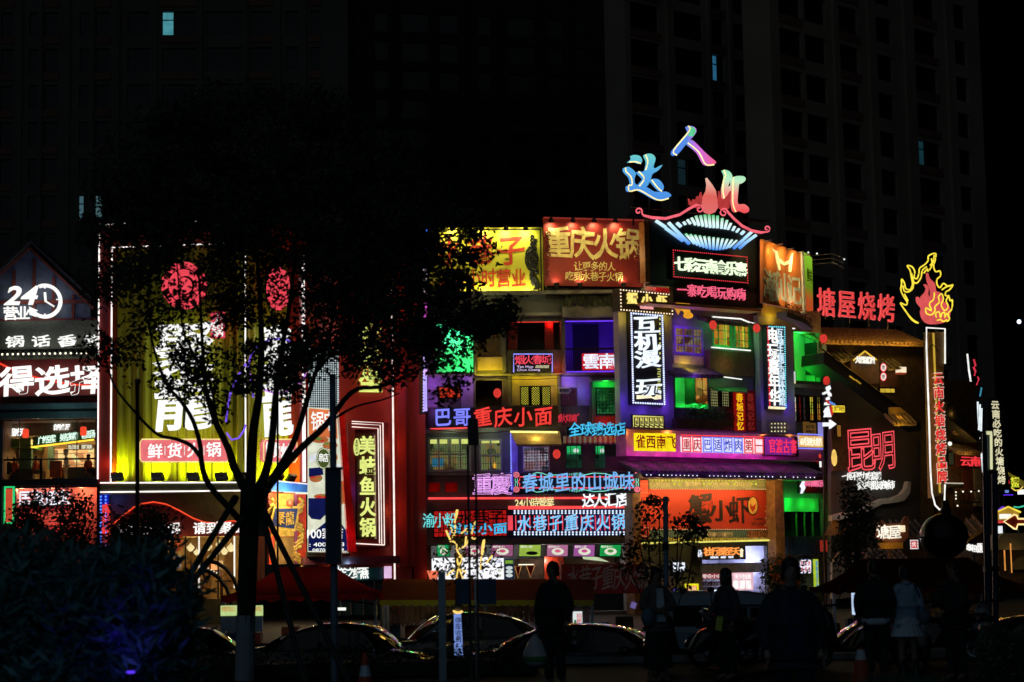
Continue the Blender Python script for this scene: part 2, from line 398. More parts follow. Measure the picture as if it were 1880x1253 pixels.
for i in range(-12, 13): m.box(i * 6 - 1.5, i * 6 + 1.5, 47.9, 48.05, GZ, GZ + .004)
t.done()
# ---------------------------------------------------------------- shared surfaces
plaster_grey = P('grey_plaster', .12, .12, .115, .85, var=.45, scale=.9, bump=.25)
plaster_white = P('pale_plaster', .55, .54, .5, .85, var=.3, scale=.8, bump=.2)
plaster_lav = P('lavender_plaster', .32, .26, .42, .85, var=.35, scale=1.1, bump=.2)
plaster_yel = P('ochre_plaster', .42, .34, .14, .85, var=.35, scale=1.2, bump=.2)
plaster_grn = P('green_plaster', .10, .34, .2, .85, var=.35, scale=1.2, bump=.2)
concrete = P('weathered_concrete', .2, .2, .17, .9, var=.6, scale=1.4, bump=.4)
redpaint = P('red_cladding', .42, .035, .02, .5, var=.25, scale=.6)
maroon = P('maroon_paint', .2, .02, .016, .6, var=.3, scale=1)
brownwood = P('brown_timber', .09, .045, .022, .7, var=.5, scale=5, bump=.3)
oldwood = P('honey_timber', .26, .15, .055, .65, var=.45, scale=4, bump=.3)
darkmetal = P('dark_metal', .018, .019, .022, .5, .6)
blackpanel = P('black_panel', .012, .012, .015, .6)
navy = P('navy_panel', .012, .016, .035, .5)
tilem = P('grey_roof_tile', .09, .085, .08, .75, var=.5, scale=4, bump=.3)
steel = P('galvanised_steel', .35, .36, .38, .4, .8)
whitepaint = P('white_paint', .75, .75, .75, .5, var=.1)
glassdark = P('dark_glass', .012, .014, .017, .06, var=.1, coat=.5)
leafm = P('dark_leaf', .04, .055, .018, .6, var=.6, scale=1.5)
leafg = P('green_leaf', .045, .1, .03, .55, var=.6, scale=2)
W255 = (255, 255, 250)
def tileroof(t, F, u0, v0, u1, v1, mat, depth=1.5, rise=.8, o=.9, pitch=.26, r=.075, name='tile_roof', parent=None):
 """pitched strip of half-round tiles: eave from (u0,v0) to (u1,v1) in pixels, o metres out from the face"""
 a0, z0 = F.az(u0, v0, o); a1, z1 = F.az(u1, v1, o); m = t.part(name, mat, parent=parent, smooth=False)
 def p(a, k, dz=0):
  z = z0 + (z1 - z0) * (a - a0) / (a1 - a0); return F.pt(a, z + rise * k + dz, o - depth * k)
 m.hexa([p(a0, 0, -.1), p(a1, 0, -.1), p(a1, 1, -.1), p(a0, 1, -.1)], [p(a0, 0), p(a1, 0), p(a1, 1), p(a0, 1)])
 n = max(2, int(abs(a1 - a0) / pitch)); steps = max(2, int(depth / .35))
 for i in range(n + 1):
  a = a0 + (a1 - a0) * i / n
  for k in range(steps):
   q0, q1 = p(a, k / steps, .04), p(a, (k + 1) / steps + .03, .055)
   m.tube([q0, q1], r * 1.15, 6, r1=r * .85)
 return m
# ---------------------------------------------------------------- apartment towers behind
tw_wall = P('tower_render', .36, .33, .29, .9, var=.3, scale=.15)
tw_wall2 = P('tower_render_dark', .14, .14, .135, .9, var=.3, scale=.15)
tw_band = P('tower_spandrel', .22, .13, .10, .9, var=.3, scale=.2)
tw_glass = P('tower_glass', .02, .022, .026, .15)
def tower(label, F, u0, u1, cols, step, vref, hpx, wallm, lit=(), top=72, depth=18, bands=True):
 t = T('apartment_tower', label, 'tower', group='apartment towers behind the street')
 a0, a1 = F.az(u0, 250)[0], F.az(u1, 250)[0]; s = pxm((F.p + F.d * (a0 + a1) / 2).y)
 zref = F.az((u0 + u1) / 2, vref)[1]; h = hpx / s; st = step / s
 rows = []; k = -20
 while k < 40:
  z = zref + k * st
  if 14 < z - h and z < top - 2: rows.append(z)
  k += 1
 cc = [(F.az(x0, 250)[0], F.az(x1, 250)[0]) for x0, x1 in cols]
 holes = [(c0, c1, z - h, z) for c0, c1 in cc for z in rows]
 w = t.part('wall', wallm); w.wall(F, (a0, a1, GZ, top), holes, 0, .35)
 q = F.pt; o = -depth
 w.quad(q(a0, GZ, o), q(a0, GZ, -.35), q(a0, top, -.35), q(a0, top, o)); w.quad(q(a1, GZ, -.35), q(a1, GZ, o), q(a1, top, o), q(a1, top, -.35))
 w.quad(q(a0, top, -.35), q(a1, top, -.35), q(a1, top, o), q(a0, top, o)); w.quad(q(a1, GZ, o), q(a0, GZ, o), q(a0, top, o), q(a1, top, o))
 for i in range(len(cc) - 1):   # pilasters between the window columns
  am = (cc[i][1] + cc[i + 1][0]) / 2
  if cc[i + 1][0] - cc[i][1] > .5: w.fb(F, am - .14, am + .14, 14, top, .003, .25)
 if bands:
  pass
 for i, (c0, c1) in enumerate(cc):
  for z in rows:
   key = None
   for lu, lv, colr in lit:
    la, lz = F.az(lu, lv)
    if c0 - .3 <= la <= c1 + .3 and z - h - .3 <= lz <= z + .3: key = colr
   g = t.part('window', tw_glass)
   g.fb(F, c0, c1, z - h, z, -.33, -.3)
   n = 2 if c1 - c0 < 2.4 else 3
   for j in range(1, n): a = c0 + (c1 - c0) * j / n; g.fb(F, a - .03, a + .03, z - h, z, -.3, -.26)
   g.fb(F, c0, c1, z - h * .34 - .03, z - h * .34 + .03, -.297, -.265)
   if bands and i % 2 == 0: t.part('spandrel', tw_band, parent=g).fb(F, c0 - .1, c1 + .1, z - h - .75, z - h - .05, .004, .12)
   if key:
    e = t.part('lit_pane', E(*key, samp=False), parent=g); cw = (c1 - c0) / n
    e.fb(F, c0 + .05, c0 + cw - .05, z - h * .95, z - h * .36, -.298, -.275); e.fb(F, c0 + .05, c0 + cw - .05, z - h * .31, z - .05, -.298, -.275)
 t.done()
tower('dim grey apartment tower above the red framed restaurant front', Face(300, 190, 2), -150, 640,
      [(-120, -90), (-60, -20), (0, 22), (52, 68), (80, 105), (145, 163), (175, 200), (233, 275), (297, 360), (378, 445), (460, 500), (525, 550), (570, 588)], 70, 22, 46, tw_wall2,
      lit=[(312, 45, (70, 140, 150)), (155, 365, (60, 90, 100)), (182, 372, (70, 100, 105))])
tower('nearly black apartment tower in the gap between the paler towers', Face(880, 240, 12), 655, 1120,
      [(690, 715), (740, 790), (810, 845), (880, 905), (935, 985), (1010, 1040), (1060, 1080)], 55, 30, 36, P('tower_render_black', .03, .03, .032, .9), bands=False)  # one near-black colour over the whole far tower
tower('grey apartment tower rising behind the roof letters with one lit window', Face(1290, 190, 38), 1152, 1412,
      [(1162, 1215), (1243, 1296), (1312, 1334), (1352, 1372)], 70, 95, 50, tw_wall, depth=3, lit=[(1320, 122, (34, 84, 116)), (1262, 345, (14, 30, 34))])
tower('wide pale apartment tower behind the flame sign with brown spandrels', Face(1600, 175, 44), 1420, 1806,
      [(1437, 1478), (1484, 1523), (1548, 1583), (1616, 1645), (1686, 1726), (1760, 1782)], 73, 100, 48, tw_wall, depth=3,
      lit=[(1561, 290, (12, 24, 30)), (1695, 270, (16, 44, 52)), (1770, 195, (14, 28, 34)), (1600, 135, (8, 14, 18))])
# ================================================================= far-left restaurant building
L0 = Face(90, 96, 1)
t = T('restaurant_building', 'dark timber gabled restaurant with glazed terrace beside the red frame', 'building')
w = t.part('wall', maroon)
hole = L0.rect(6, 772, 175, 880)
w.wall(L0, (L0.az(-160, 700)[0], L0.az(181, 700)[0], GZ, L0.az(90, 585)[1]), [hole, L0.rect(28, 896, 177, 1125)], 0, .3)
gb = t.part('gable', P('blue_grey_render', .16, .19, .26, .85)); gb.poly(L0, [(-70, 592), (-70, 562), (55, 458), (166, 560), (166, 592)], -.4, -.1)
bm = t.part('gable_beam', P('oxide_red_timber', .22, .04, .025, .7))
for u in (-15, 25, 62, 98, 134): bm.pb(L0, u - 2.5, 470 + abs(u - 55) * .9, u + 2.5, 588, -.097, 0.02)
bm.pb(L0, -70, 552, 166, 558, -.095, .06)
for (x0, y0, x1, y1) in ((55, 455, -80, 575), (55, 455, 172, 566)): bm.tube([L0.px(x0, y0, .02), L0.px(x1, y1, .02)], .09, 4)
rf = t.part('roof', tilem)
for sgn, ue in ((-1, -90), (1, 178)):
 p0, p1 = L0.px(55, 446, .35), L0.px(ue, 446 + abs(ue - 55) * .93, .35); dn = -L0.n * 6; up = Vector((0, 0, .14))
 rf.hexa([p0, p1, p1 + dn, p0 + dn], [p0 + up, p1 + up, p1 + dn + up, p0 + dn + up])
br = t.part('brick_course', BR('grey_brick', (.20, .21, .17), (.13, .14, .11), (.06, .065, .055), 5)); br.pb(L0, -160, 590, 178, 652, .005, .10)
tileroof(t, L0, -160, 660, 176, 655, tilem, depth=.9, rise=.45, o=.85, name='eave')
cn = t.part('canopy', P('teal_grey_beam', .12, .17, .18, .5)); cn.pb(L0, -160, 742, 179, 752, .01, 1.2); cn.pb(L0, -160, 757, 179, 770, .01, .5)
fl = t.part('floor_band', blackpanel); fl.pb(L0, -160, 881, 180, 893, .01, .35)
rc = t.part('terrace_room', P('tan_interior', .34, .25, .14, .8)); rc.recess(L0, 6, 772, 175, 880, -.31, -5)
sf = t.part('soffit', P('brown_soffit', .22, .15, .08, .8)); sf.pb(L0, 6, 776, 175, 800, -4.9, -2.2)
gn = t.part('green_bulkhead', P('leaf_green_paint', .09, .28, .03, .6)); gn.pb(L0, 8, 806, 56, 822, -4.6, -1.9)
wk = t.part('kitchen_screen', ER(200, 190, 125, 1.0)); wk.pb(L0, 98, 824, 172, 862, -4.96, -4.9); s_ = t.part('shelf', P('steel_shelf', .3, .3, .28)); [s_.pb(L0, 100, y, 170, y + 1.2, -4.89, -4.7) for y in (832, 843, 853)]
pl = t.part('pillar', P('teal_pillar', .05, .13, .12, .6)); pl.pb(L0, 35, 822, 57, 862, -3.4, -3.0); pl.pb(L0, 88, 820, 98, 862, -4.6, -4.3)
ly = t.part('light_strip', E(255, 205, 60, 1.5)); ly.poly(L0, [(57, 820), (172, 806), (172, 809), (57, 823)], -2.0, -1.9); ly.pb(L0, 14, 836, 34, 841, -4.9, -4.85)
ct = t.part('counter', P('dark_counter', .03, .03, .03, .4)); ct.pb(L0, 95, 858, 172, 880, -3.2, -2.6); ct.pb(L0, 10, 861, 60, 880, -2.4, -1.8)
rl = t.part('railing', darkmetal); rl.pb(L0, 6, 842, 175, 845, -.25, -.15); rl.pb(L0, 73, 845, 77, 880, -.24, -.16)
for u in (35, 141): rl.pb(L0, u - .6, 772, u + .6, 880, -.22, -.18)
ob = t.part('orange_panel', P('orange_upholstery', .55, .10, .02, .7)); ob.pb(L0, 91, 846, 111, 876, -1.6, -1.2)
pk = t.part('shop_front', P('pink_red_panel', .62, .16, .16, .6)); pk.recess(L0, 28, 896, 177, 1125, -.31, -1.3)
pp = t.part('drain_pipe', P('slate_blue_paint', .05, .06, .09, .6)); pp.pb(L0, -4, 780, 4, 1000, .012, .2)
t.done()
for u, s_ in ((40, 0), (95, 0), (150, 0)): glowlamp(L0, u, 898, -.55, (255, 205, 140), 60, 'downlight')
glowlamp(L0, 90, 1000, -.5, (255, 120, 120), 40, 'shop_lamp')
for u in (25, 70, 110, 150): glowlamp(L0, u, 812, -3.2, (255, 205, 130), 42, 'ceiling_lamp')
lamp('canopy_lamp', L0.px(110, 765, 2.4), (150, 220, 220), 22)
for u in (20, 70, 120, 165): lamp('eave_glow', L0.px(u, 646, 1.3), (230, 240, 190), 5)
lamp('gable_glow', L0.px(80, 545, 3.0), (150, 170, 255), 24)
t = T('clock_sign', 'white twenty four hour sign with clock ring on the timber gable', 'sign')
m = t.part('numerals', E(*W255, 1.1)); m.text(L0, '24', 10, 524, 71, 561, o=.35, th=.12, wt=.05, word=True, shear=.18)
m = t.part('lettering', E(*W255, 1.1)); m.text(L0, '营业', 7, 564, 53, 587, o=.35, th=.1, wt=.03, fit=1)
m = t.part('clock_ring', E(*W255, 1.1))
cc_ = (82, 553)
def arc(cx, cy_, rx, ry, d0, d1, n=24): return [(cx + rx * math.cos(R(d0 + (d1 - d0) * i / n)), cy_ - ry * math.sin(R(d0 + (d1 - d0) * i / n))) for i in range(n + 1)]
m.poly(L0, arc(82, 553, 32, 32, 112, -140) + arc(82, 553, 25.5, 25.5, -140, 112), .35, .45)
m.poly(L0, [(53, 563), (69, 570), (63, 573), (66, 582), (54, 578)], .35, .46)
for (x0, y0, x1, y1, wd) in ((82, 537, 83.5, 554, 2), (83, 553, 99, 563, 1.6), (82, 526, 82, 530, 1), (82, 576, 82, 580, 1), (103, 550, 108, 550, 1)):
 dx, dy = x1 - x0, y1 - y0; l = math.hypot(dx, dy); nx, ny = -dy / l * wd, dx / l * wd
 m.poly(L0, [(x0 + nx, y0 + ny), (x1 + nx, y1 + ny), (x1 - nx, y1 - ny), (x0 - nx, y0 - ny)], .352, .44)
t.done()
t = T('channel_letter_sign', 'row of white characters along the tiled eave under the clock', 'sign')
t.part('lettering', E(*W255, 1.1)).text(L0, '锅话香鲜', 3, 611, 195, 642, o=.4, th=.1, wt=.035, kai=.08, fit=.62, jit=.02)
t.part('mounting_rail', darkmetal).pb(L0, 0, 641, 178, 643, .12, .4); t.done()
t = T('bulb_string', 'string of round white bulbs along the tiled eave', 'lights')
m = t.part('bulb', E(255, 250, 215, 1.6))
for i in range(18): m.ball(L0.px(4 + i * 9.7, 651 - i * .16, 1.02), .055, nu=6, nv=4)
t.part('cable', darkmetal).ptube(L0, [(0, 648.5), (178, 645.5)], .012, 1.02); t.done()
t = T('big_letter_sign', 'large bold white characters over the glazed restaurant terrace', 'sign')
t.part('lettering', E(*W255, 1.15)).text(L0, '得选择', -3, 670, 193, 728, o=.4, th=.14, wt=.05, kai=.1, fit=.84, jit=.015)
t.part('mounting_rail', darkmetal).pb(L0, 0, 727, 180, 729, .02, .4); t.done()
t = T('neon_line', 'thin red neon line swooping down behind the big white characters', 'neon')
t.part(None, E(225, 60, 40, 1.3)).ptube(L0, [(-30, 655), (0, 668), (25, 680), (60, 692), (100, 701), (140, 707), (178, 708)], .05, .14); t.done()
for nm, u, v in (('red paper lantern above the standing diner in the terrace', 47, 796), ('red paper lantern above the capped diner in the terrace', 153, 792)):
 t = T('paper_lantern', nm, 'lantern', group='red lanterns in the terrace')
 c = L0.px(u, v, -1.2); t.part('shade', E(250, 75, 45, 1.0), smooth=True).lathe(c - Vector((0, 0, .22)), [(.09, 0), (.155, .03), (.16, .2), (.15, .4), (.09, .44)])
 t.part('cord', darkmetal).tube([c + Vector((0, 0, .2)), c + Vector((0, 0, .62))], .012, 5); t.done()
t = T('menu_sign', 'green edged white menu lettering across the terrace kitchen', 'sign')
a = t.part('panel', P('deep_green_panel', .02, .10, .03, .5)); a.poly(L0, [(60, 802), (173, 789), (173, 807), (60, 820)], -2.1, -2.0)
b = t.part('lettering', E(225, 255, 235, 1.1))
for i, ch in enumerate('广纯豆浆 美新鲜榨 粉面汤'):
 x = 70 + i * 8.0; y = 802 - i * 1.0; b.text(L0, ch, x, y, x + 8.2, y + 14, o=-1.98, th=.05, wt=.05)
t.done()
for lb, st, x0, y0, x1, y1 in (('small white wall sign close to the terrace pillar', '品味天', 21, 787, 44, 801), ('small white wall sign high on the terrace soffit', '自助餐厅', 98, 779, 128, 790)):
 t = T('wall_sign', lb, 'sign', group='small signs in the terrace'); t.part(None, E(*W255, 1.2)).text(L0, st, x0, y0, x1, y1, o=-2.1, th=.06, wt=.08); t.done()
t = T('wall_sign', 'row of small pale characters over the terrace kitchen hatch', 'sign'); t.part('panel', blackpanel).pb(L0, 124, 816, 170, 826, -4.6, -4.5)
t.part('lettering', E(240, 235, 200)).text(L0, '现点现做 现烤现卖', 125, 817, 169, 825, o=-4.49, th=.04, wt=.02); t.done()
t = T('shop_sign', 'white outlined characters on the pink shop front behind the bush', 'sign')
t.part('lettering', E(240, 245, 255, 1.1)).text(L0, '匡漁道家', 33, 900, 128, 930, o=-1.15, th=.1, wt=.03, fit=.86)
t.part('strap', darkmetal).pb(L0, 33, 928, 128, 930, -1.28, -1.16); t.done()
t = T('led_board', 'small green and orange display board at the pink shop entrance', 'sign')
t.part('board', E(215, 80, 50, .8)).pb(L0, 8, 898, 24, 960, .02, .12); t.part('green_border', E(40, 210, 120)).frame(L0, 7, 893, 26, 962, .08, .02, .14); t.done()
# ================================================================= red framed corner restaurant
L1 = Face(450, 94, -9); L1r = Face(450, 94, 66)
curtain = P('olive_corrugated_wall', .40, .42, .008, .55, var=.2, scale=.7)
t = T('restaurant_building', 'corner restaurant front with thick red frame round a yellow lit wall', 'building')
wl = t.part('corrugated_wall', curtain)
a0, a1, z0, z1 = L1.rect(203, 440, 450, 886); n = 62
prof = []
for i in range(n + 1): prof.append((a0 + (a1 - a0) * i / n, -.55 + (.13 if (i // 2) % 2 else 0) + .05 * math.sin(i * .55)))
for i in range(n):
 (p_, o_), (q_, w_) = prof[i], prof[i + 1]; wl.quad(L1.pt(p_, z0, o_), L1.pt(q_, z0, w_), L1.pt(q_, z1, w_), L1.pt(p_, z1, o_))
b0, b1, y0_, y1_ = L1r.rect(450, 440, 552, 886); n = 40
for i in range(n):
 f0, f1 = b0 + (b1 - b0) * i / n, b0 + (b1 - b0) * (i + 1) / n
 o_, w_ = [-.45 + (.13 if (k // 2) % 2 else 0) for k in (i, i + 1)]
 wl.quad(L1r.pt(f0, z0, o_), L1r.pt(f1, z0, w_), L1r.pt(f1, z1, w_), L1r.pt(f0, z1, o_))
fr = t.part('red_frame', redpaint)
fr.pb(L1, 181, 416, 204, 890, -.9, .35); fr.pb(L1, 204.3, 412, 452, 449, -.9, .35)
fr.pb(L1r, 452, 412, 562, 449, -.8, .25); fr.pb(L1r, 549, 449.3, 566, 890, -.8, .25)
fr.poly(L1, [(181, 416), (181.2, 416), (181.2, 1120), (181, 1120)], -6, -.95)
ledge = t.part('ledge', P('olive_ledge', .12, .115, .05, .6)); ledge.pb(L1, 183, 887, 452, 905, -.5, .8)
low = t.part('lower_wall', P('olive_brown_wall', .20, .17, .07, .7)); low.wall(L1, (L1.az(190, 950)[0], L1.az(452, 950)[0], GZ, L1.az(300, 905)[1]), [L1.rect(306, 985, 447, 1100)], -.2, .2)
rcs = t.part('dining_room', P('warm_interior', .5, .36, .17, .7)); rcs.recess(L1, 306, 985, 447, 1100, -.41, -4)
mul = t.part('mullion', darkmetal)
for u in (340, 400): mul.pb(L1, u - 1, 985, u + 1, 1100, -.36, -.28)
ls = t.part('light_strip', E(255, 245, 240, 1.5, False));
for (u0, v0, u1, v1) in ((179.5, 430, 181.3, 880), (203, 452, 205, 886)): ls.pb(L1, u0, v0, u1, v1, .353, .42)
for (x0, y0, x1, y1) in ((182, 413, 440, 403), (204, 455, 450, 446), (184, 887, 470, 886), (184, 904, 470, 901)): ls.tube([L1.px(x0, y0, .85), L1.px(x1, y1, .85)], .035, 5)
ls.pb(L1, 449.2, 470, 451, 885, .3, .38); ls.pb(L1r, 557, 470, 560.5, 885, .26, .34)
wp_ = t.part('wall_panel', oldwood); [wp_.pb(L1, u, 1002, u + 14, 1080, -3.98, -3.9) for u in (318, 345, 372, 412)]; tb_ = t.part('dining_table', brownwood); [tb_.pb(L1, u, 1066, u + 22, 1069, -2.5, -1.5) for u in (312, 350, 395)]; [tb_.pb(L1, u + 9, 1069.3, u + 12, 1098, -2.1, -1.9) for u in (312, 350, 395)]; bd_ = t.part('menu_board', ER(215, 190, 130, .9)); bd_.pb(L1, 388, 1030, 408, 1058, -3.95, -3.88)
vs_ = t.part('white_post_light', E(255, 250, 235, 1.2)); vs_.pb(L1, 364, 985, 366, 1080, -.27, -.2); vs_.pb(L1, 429, 985, 431, 1080, -.27, -.2)
t.done()
for u, k in ((214, 1), (288, 1), (352, 1), (405, 1)):
 lamp('flood_beam', L1.px(u, 873, .3), (240, 255, 50), 260, 'SPOT', .1, L1.px(u + 2, 858, -.5), 112, 1.0)
for u in (470, 500, 528): lamp('flood_beam', L1r.px(u, 873, .4), (240, 255, 50), 240, 'SPOT', .1, L1r.px(u + 2, 856, -.5), 112, 1.0)
for u in (350, 415): lamp('dining_lamp', L1.px(u, 1000, -1.5), (255, 215, 140), 42)
lamp('frame_glow', L1.px(193, 850, .75), (255, 120, 90), 7); lamp('frame_glow', L1r.px(556, 850, .7), (255, 190, 120), 20)
lamp('frame_glow', L1.px(193, 650, .8), (255, 120, 90), 4)
def flood(lb, F, u, v, grp, o=.7, s=1.0, tilt=1, name='floodlight'):
 t = T(name, lb, 'floodlight', group=grp); c = F.px(u, v, o); d = F.d; n_ = -F.n; up = Vector((0, 0, 1)) * tilt
 w_, h_, k = .26 * s, .18 * s, .09 * s
 f_ = (n_ + up * .8).normalized(); g_ = f_.cross(d).normalized()
 t.part('housing', darkmetal).hexa([c - d * w_ - g_ * h_ - f_ * k, c + d * w_ - g_ * h_ - f_ * k, c + d * w_ + g_ * h_ - f_ * k, c - d * w_ + g_ * h_ - f_ * k], [c - d * w_ * 1.15 - g_ * h_ * 1.15 + f_ * k, c + d * w_ * 1.15 - g_ * h_ * 1.15 + f_ * k, c + d * w_ * 1.15 + g_ * h_ * 1.15 + f_ * k, c - d * w_ * 1.15 + g_ * h_ * 1.15 + f_ * k])
 t.part('lens', E(255, 255, 190, 2, samp=False)).hexa([c - d * w_ - g_ * h_ + f_ * k * 1.02, c + d * w_ - g_ * h_ + f_ * k * 1.02, c + d * w_ + g_ * h_ + f_ * k * 1.02, c - d * w_ + g_ * h_ + f_ * k * 1.02], [c - d * w_ - g_ * h_ + f_ * k * 1.1, c + d * w_ - g_ * h_ + f_ * k * 1.1, c + d * w_ + g_ * h_ + f_ * k * 1.1, c - d * w_ + g_ * h_ + f_ * k * 1.1])
 br = t.part('bracket', darkmetal); br.tube([c - d * w_ * 1.2, c - d * w_ * 1.2 - up * .3 * s, c + d * w_ * 1.2 - up * .3 * s, c + d * w_ * 1.2], .02 * s, 5)
 t.done()
for u, lb in ((215, 'at the frame corner of the yellow wall'), (289, 'under the start of the pink plate'), (354, 'under the middle of the pink plate'), (406, 'under the notched end of the pink plate'), (446, 'behind the tree trunk')):
 flood('black floodlight on the ledge ' + lb, L1, u, 876, 'floodlights along the ledge')
for u, lb in ((486, 'under the start of the turned pink plate'), (512, 'under the middle of the turned pink plate'), (535, 'under the end of the turned pink plate')):
 flood('black floodlight above the blue beam ' + lb, L1r, u, 878, 'floodlights along the ledge')
redglow = E(235, 70, 85, 1.05)
def emblem(lb, F, u0, v0, u1, v1):
 t = T('round_emblem', lb, 'emblem', group='round emblems of the corner restaurant'); m = t.part('cutout_pattern', redglow)
 cx, cy_, rx, ry = (u0 + u1) / 2, (v0 + v1) / 2, (u1 - u0) / 2, (v1 - v0) / 2
 for k in range(7):      # curling strokes round a ring, then inner scrolls
  d0 = k * 51; m.poly(F, arc(cx, cy_, rx, ry, d0, d0 + 40, 8) + arc(cx, cy_, rx * .74, ry * .74, d0 + 34, d0 + 4, 8), .1, .22)
  e0 = k * 51 + 20; m.poly(F, arc(cx, cy_, rx * .68, ry * .68, e0, e0 + 44, 8) + arc(cx + rx * .05, cy_, rx * .42, ry * .42, e0 + 44, e0, 8), .1, .22)
 m.poly(F, arc(cx, cy_, rx * .34, ry * .34, 0, 340, 16), .1, .22)
 t.part('backing', blackpanel).poly(F, arc(cx, cy_, rx * 1.02, ry * 1.02, 0, 345, 24), -.1, .095); t.done()
emblem('round red glowing emblem above the pink stamp on the yellow wall', L1, 296, 481, 379, 568)
emblem('round red glowing emblem on the turned side of the yellow wall', L1r, 493, 491, 533, 570)
for lb, F, x0, x1, y0, y1 in (('two huge white characters stacked on the yellow lit wall', L1, 288, 386, 594, 790), ('two huge white characters stacked on the turned yellow wall', L1r, 489, 535, 600, 800)):
 t = T('character_sign', lb, 'sign', group='stacked characters of the corner restaurant')
 t.part('lettering', E(*W255, 1.15, False)).text(F, '聚龍', x0, y0, x1, y1, o=.1, th=.16, wt=.03, vert=True, kai=.1, jit=.02, fit=.98)
 t.part('mounting_rail', darkmetal).pb(F, (x0 + x1) / 2 - 1, y0 + 5, (x0 + x1) / 2 + 1, y1 - 5, -.2, .095); t.done()
t = T('stamp_sign', 'small red stamp sign with white characters next to the huge letters', 'sign')
t.part('panel', E(225, 70, 90, .9)).pb(L1, 386, 573, 412, 621, .05, .18); t.part('lettering', E(*W255)).text(L1, '火锅', 389, 576, 409, 619, o=.185, th=.04, wt=.03, vert=True); t.done()
def plate(lb, F, u0, v0, u1, v1, c=6):
 t = T('pink_plate_sign', lb, 'sign', group='pink plates of the corner restaurant')
 a = t.part('panel', E(238, 118, 122, 1.0)); a.poly(F, [(u0, v0 + c), (u0 + c * .6, v0 + c * .6), (u0 + c * .6, v0), (u1 - c * .6, v0), (u1 - c * .6, v0 + c * .6), (u1, v0 + c), (u1, v1 - c), (u1 - c * .6, v1 - c * .6), (u1 - c * .6, v1), (u0 + c * .6, v1), (u0 + c * .6, v1 - c * .6), (u0, v1 - c)], .3, .5)
 t.part('border', E(255, 225, 150, 1.1)).ptube(F, [(u0, v0 + c), (u0 + c * .6, v0), (u1 - c * .6, v0), (u1, v0 + c), (u1, v1 - c), (u1 - c * .6, v1), (u0 + c * .6, v1), (u0, v1 - c)], .035, .5, closed=True)
 t.part('lettering', E(*W255, 1.2)).text(F, '鲜货火锅', u0 + (u1 - u0) * .06, v0 + 6, u1 - (u1 - u0) * .06, v1 - 6, o=.51, th=.05, wt=.025, fit=.66, sq=1.3)
 d = t.part('divider', E(255, 240, 230))
 for k in (1, 2, 3): u = u0 + (u1 - u0) * (.06 + .22 * k); d.pb(F, u - .7, v0 + 12, u + .7, v1 - 12, .51, .54)
 t.done()
plate('pink plate with four white characters and notched corners on the yellow wall', L1, 257, 807, 420, 848)
plate('narrow pink plate with four white characters on the turned yellow wall', L1r, 484, 807, 545, 849)
t = T('neon_rings', 'purple neon tubes bent into loops behind the tree branches', 'neon')
pr = t.part('tube', E(125, 85, 240, 1.2)); NF = Face(480, 90, -5)
pr.ptube(NF, arc(510, 672, 53, 50, 0, 350, 40), .045, 0, closed=False); pr.ptube(NF, [(452, 668), (437, 690), (425, 715), (418, 745), (415, 775)], .05, .1)
pr.ptube(NF, [(416, 795), (425, 808), (438, 805), (448, 790), (451, 780)], .045, .1); pr.ptube(NF, [(456, 672), (458, 690), (463, 705), (465, 730)], .045, .1)
pk_ = t.part('pink_tube', E(215, 140, 245, 1.2)); pk_.ptube(NF, arc(510, 672, 53, 50, 190, 350, 24), .05, .12)
st = t.part('stand', darkmetal); st.ptube(NF, [(510, 722), (510, 900), (510, 1130)], .05, -.1); t.done()
# lower signs of the corner restaurant
t = T('wave_canopy', 'dark red wave shaped canopy board outlined with red neon', 'canopy')
wave = [(196, 985), (205, 965), (225, 948), (245, 932), (262, 925), (282, 922), (305, 926), (330, 938), (355, 952), (375, 959), (395, 961), (425, 957), (442, 957)]
t.part('board', P('dark_red_board', .30, .03, .02, .6)).poly(L1, wave + [(446, 984), (196, 986)], .0, .12)
t.part('neon_edge', E(235, 70, 40, 1.2)).ptube(L1, wave, .035, .16)
t.part('lettering', E(*W255, 1.1)).text(L1, '吃鲜货火锅 请到聚龙', 213, 959, 449, 983, o=.14, th=.08, wt=.03, kai=.06, fit=.84); t.done()
t = T('led_pillar', 'narrow blue dotted pillar with red characters beside the wave canopy', 'sign')
t.part('column', P('blue_enamel', .03, .06, .4, .5)).pb(L1, 183, 908, 199, 1060, -.1, .1)
m = t.part('dot_border', E(90, 140, 255, 1.4)); m.dots(L1, 185, 912, 185, 1050, 24, .05, .13); m.dots(L1, 194, 912, 194, 1050, 24, .05, .13)
t.part('lettering', E(235, 60, 60, 1.1)).text(L1, '麻辣鲜香火锅', 187, 925, 201, 1050, o=.12, th=.06, wt=.03, vert=True); t.done()
lamp('blue_glow', L1.px(195, 915, .6), (60, 90, 255), 12)
for i, (u, v, r) in enumerate(((350, 1003, .3), (361, 1012, .24), (382, 1001, .32), (386, 1022, .24), (403, 997, .3), (412, 1010, .28), (424, 1003, .32), (398, 1014, .22))):
 t = T('pendant_lamp', 'pale ribbed pendant lamp glowing in the corner restaurant window', 'lamp', group='pale pendant lamps of the corner restaurant')
 r *= .72; c = L1.px(u, v, -.9 - .12 * (i % 3)); pf = [(.05, .5), (.2, .3), (1, -.15), (.95, -.3), (.45, -.75), (.05, -.8)]
 sh = t.part('shade', E(255, 232, 165, .95)); sh.lathe(c, [(a * r * .9, b * r * 1.5) for a, b in pf[::-1]], 10)
 t.part('cord', darkmetal).tube([c + Vector((0, 0, r * .7)), L1.px(u, 986, -.9)], .012, 4); t.done()
t = T('fish_ornament', 'orange fish shaped ornament hanging at the restaurant window', 'ornament')
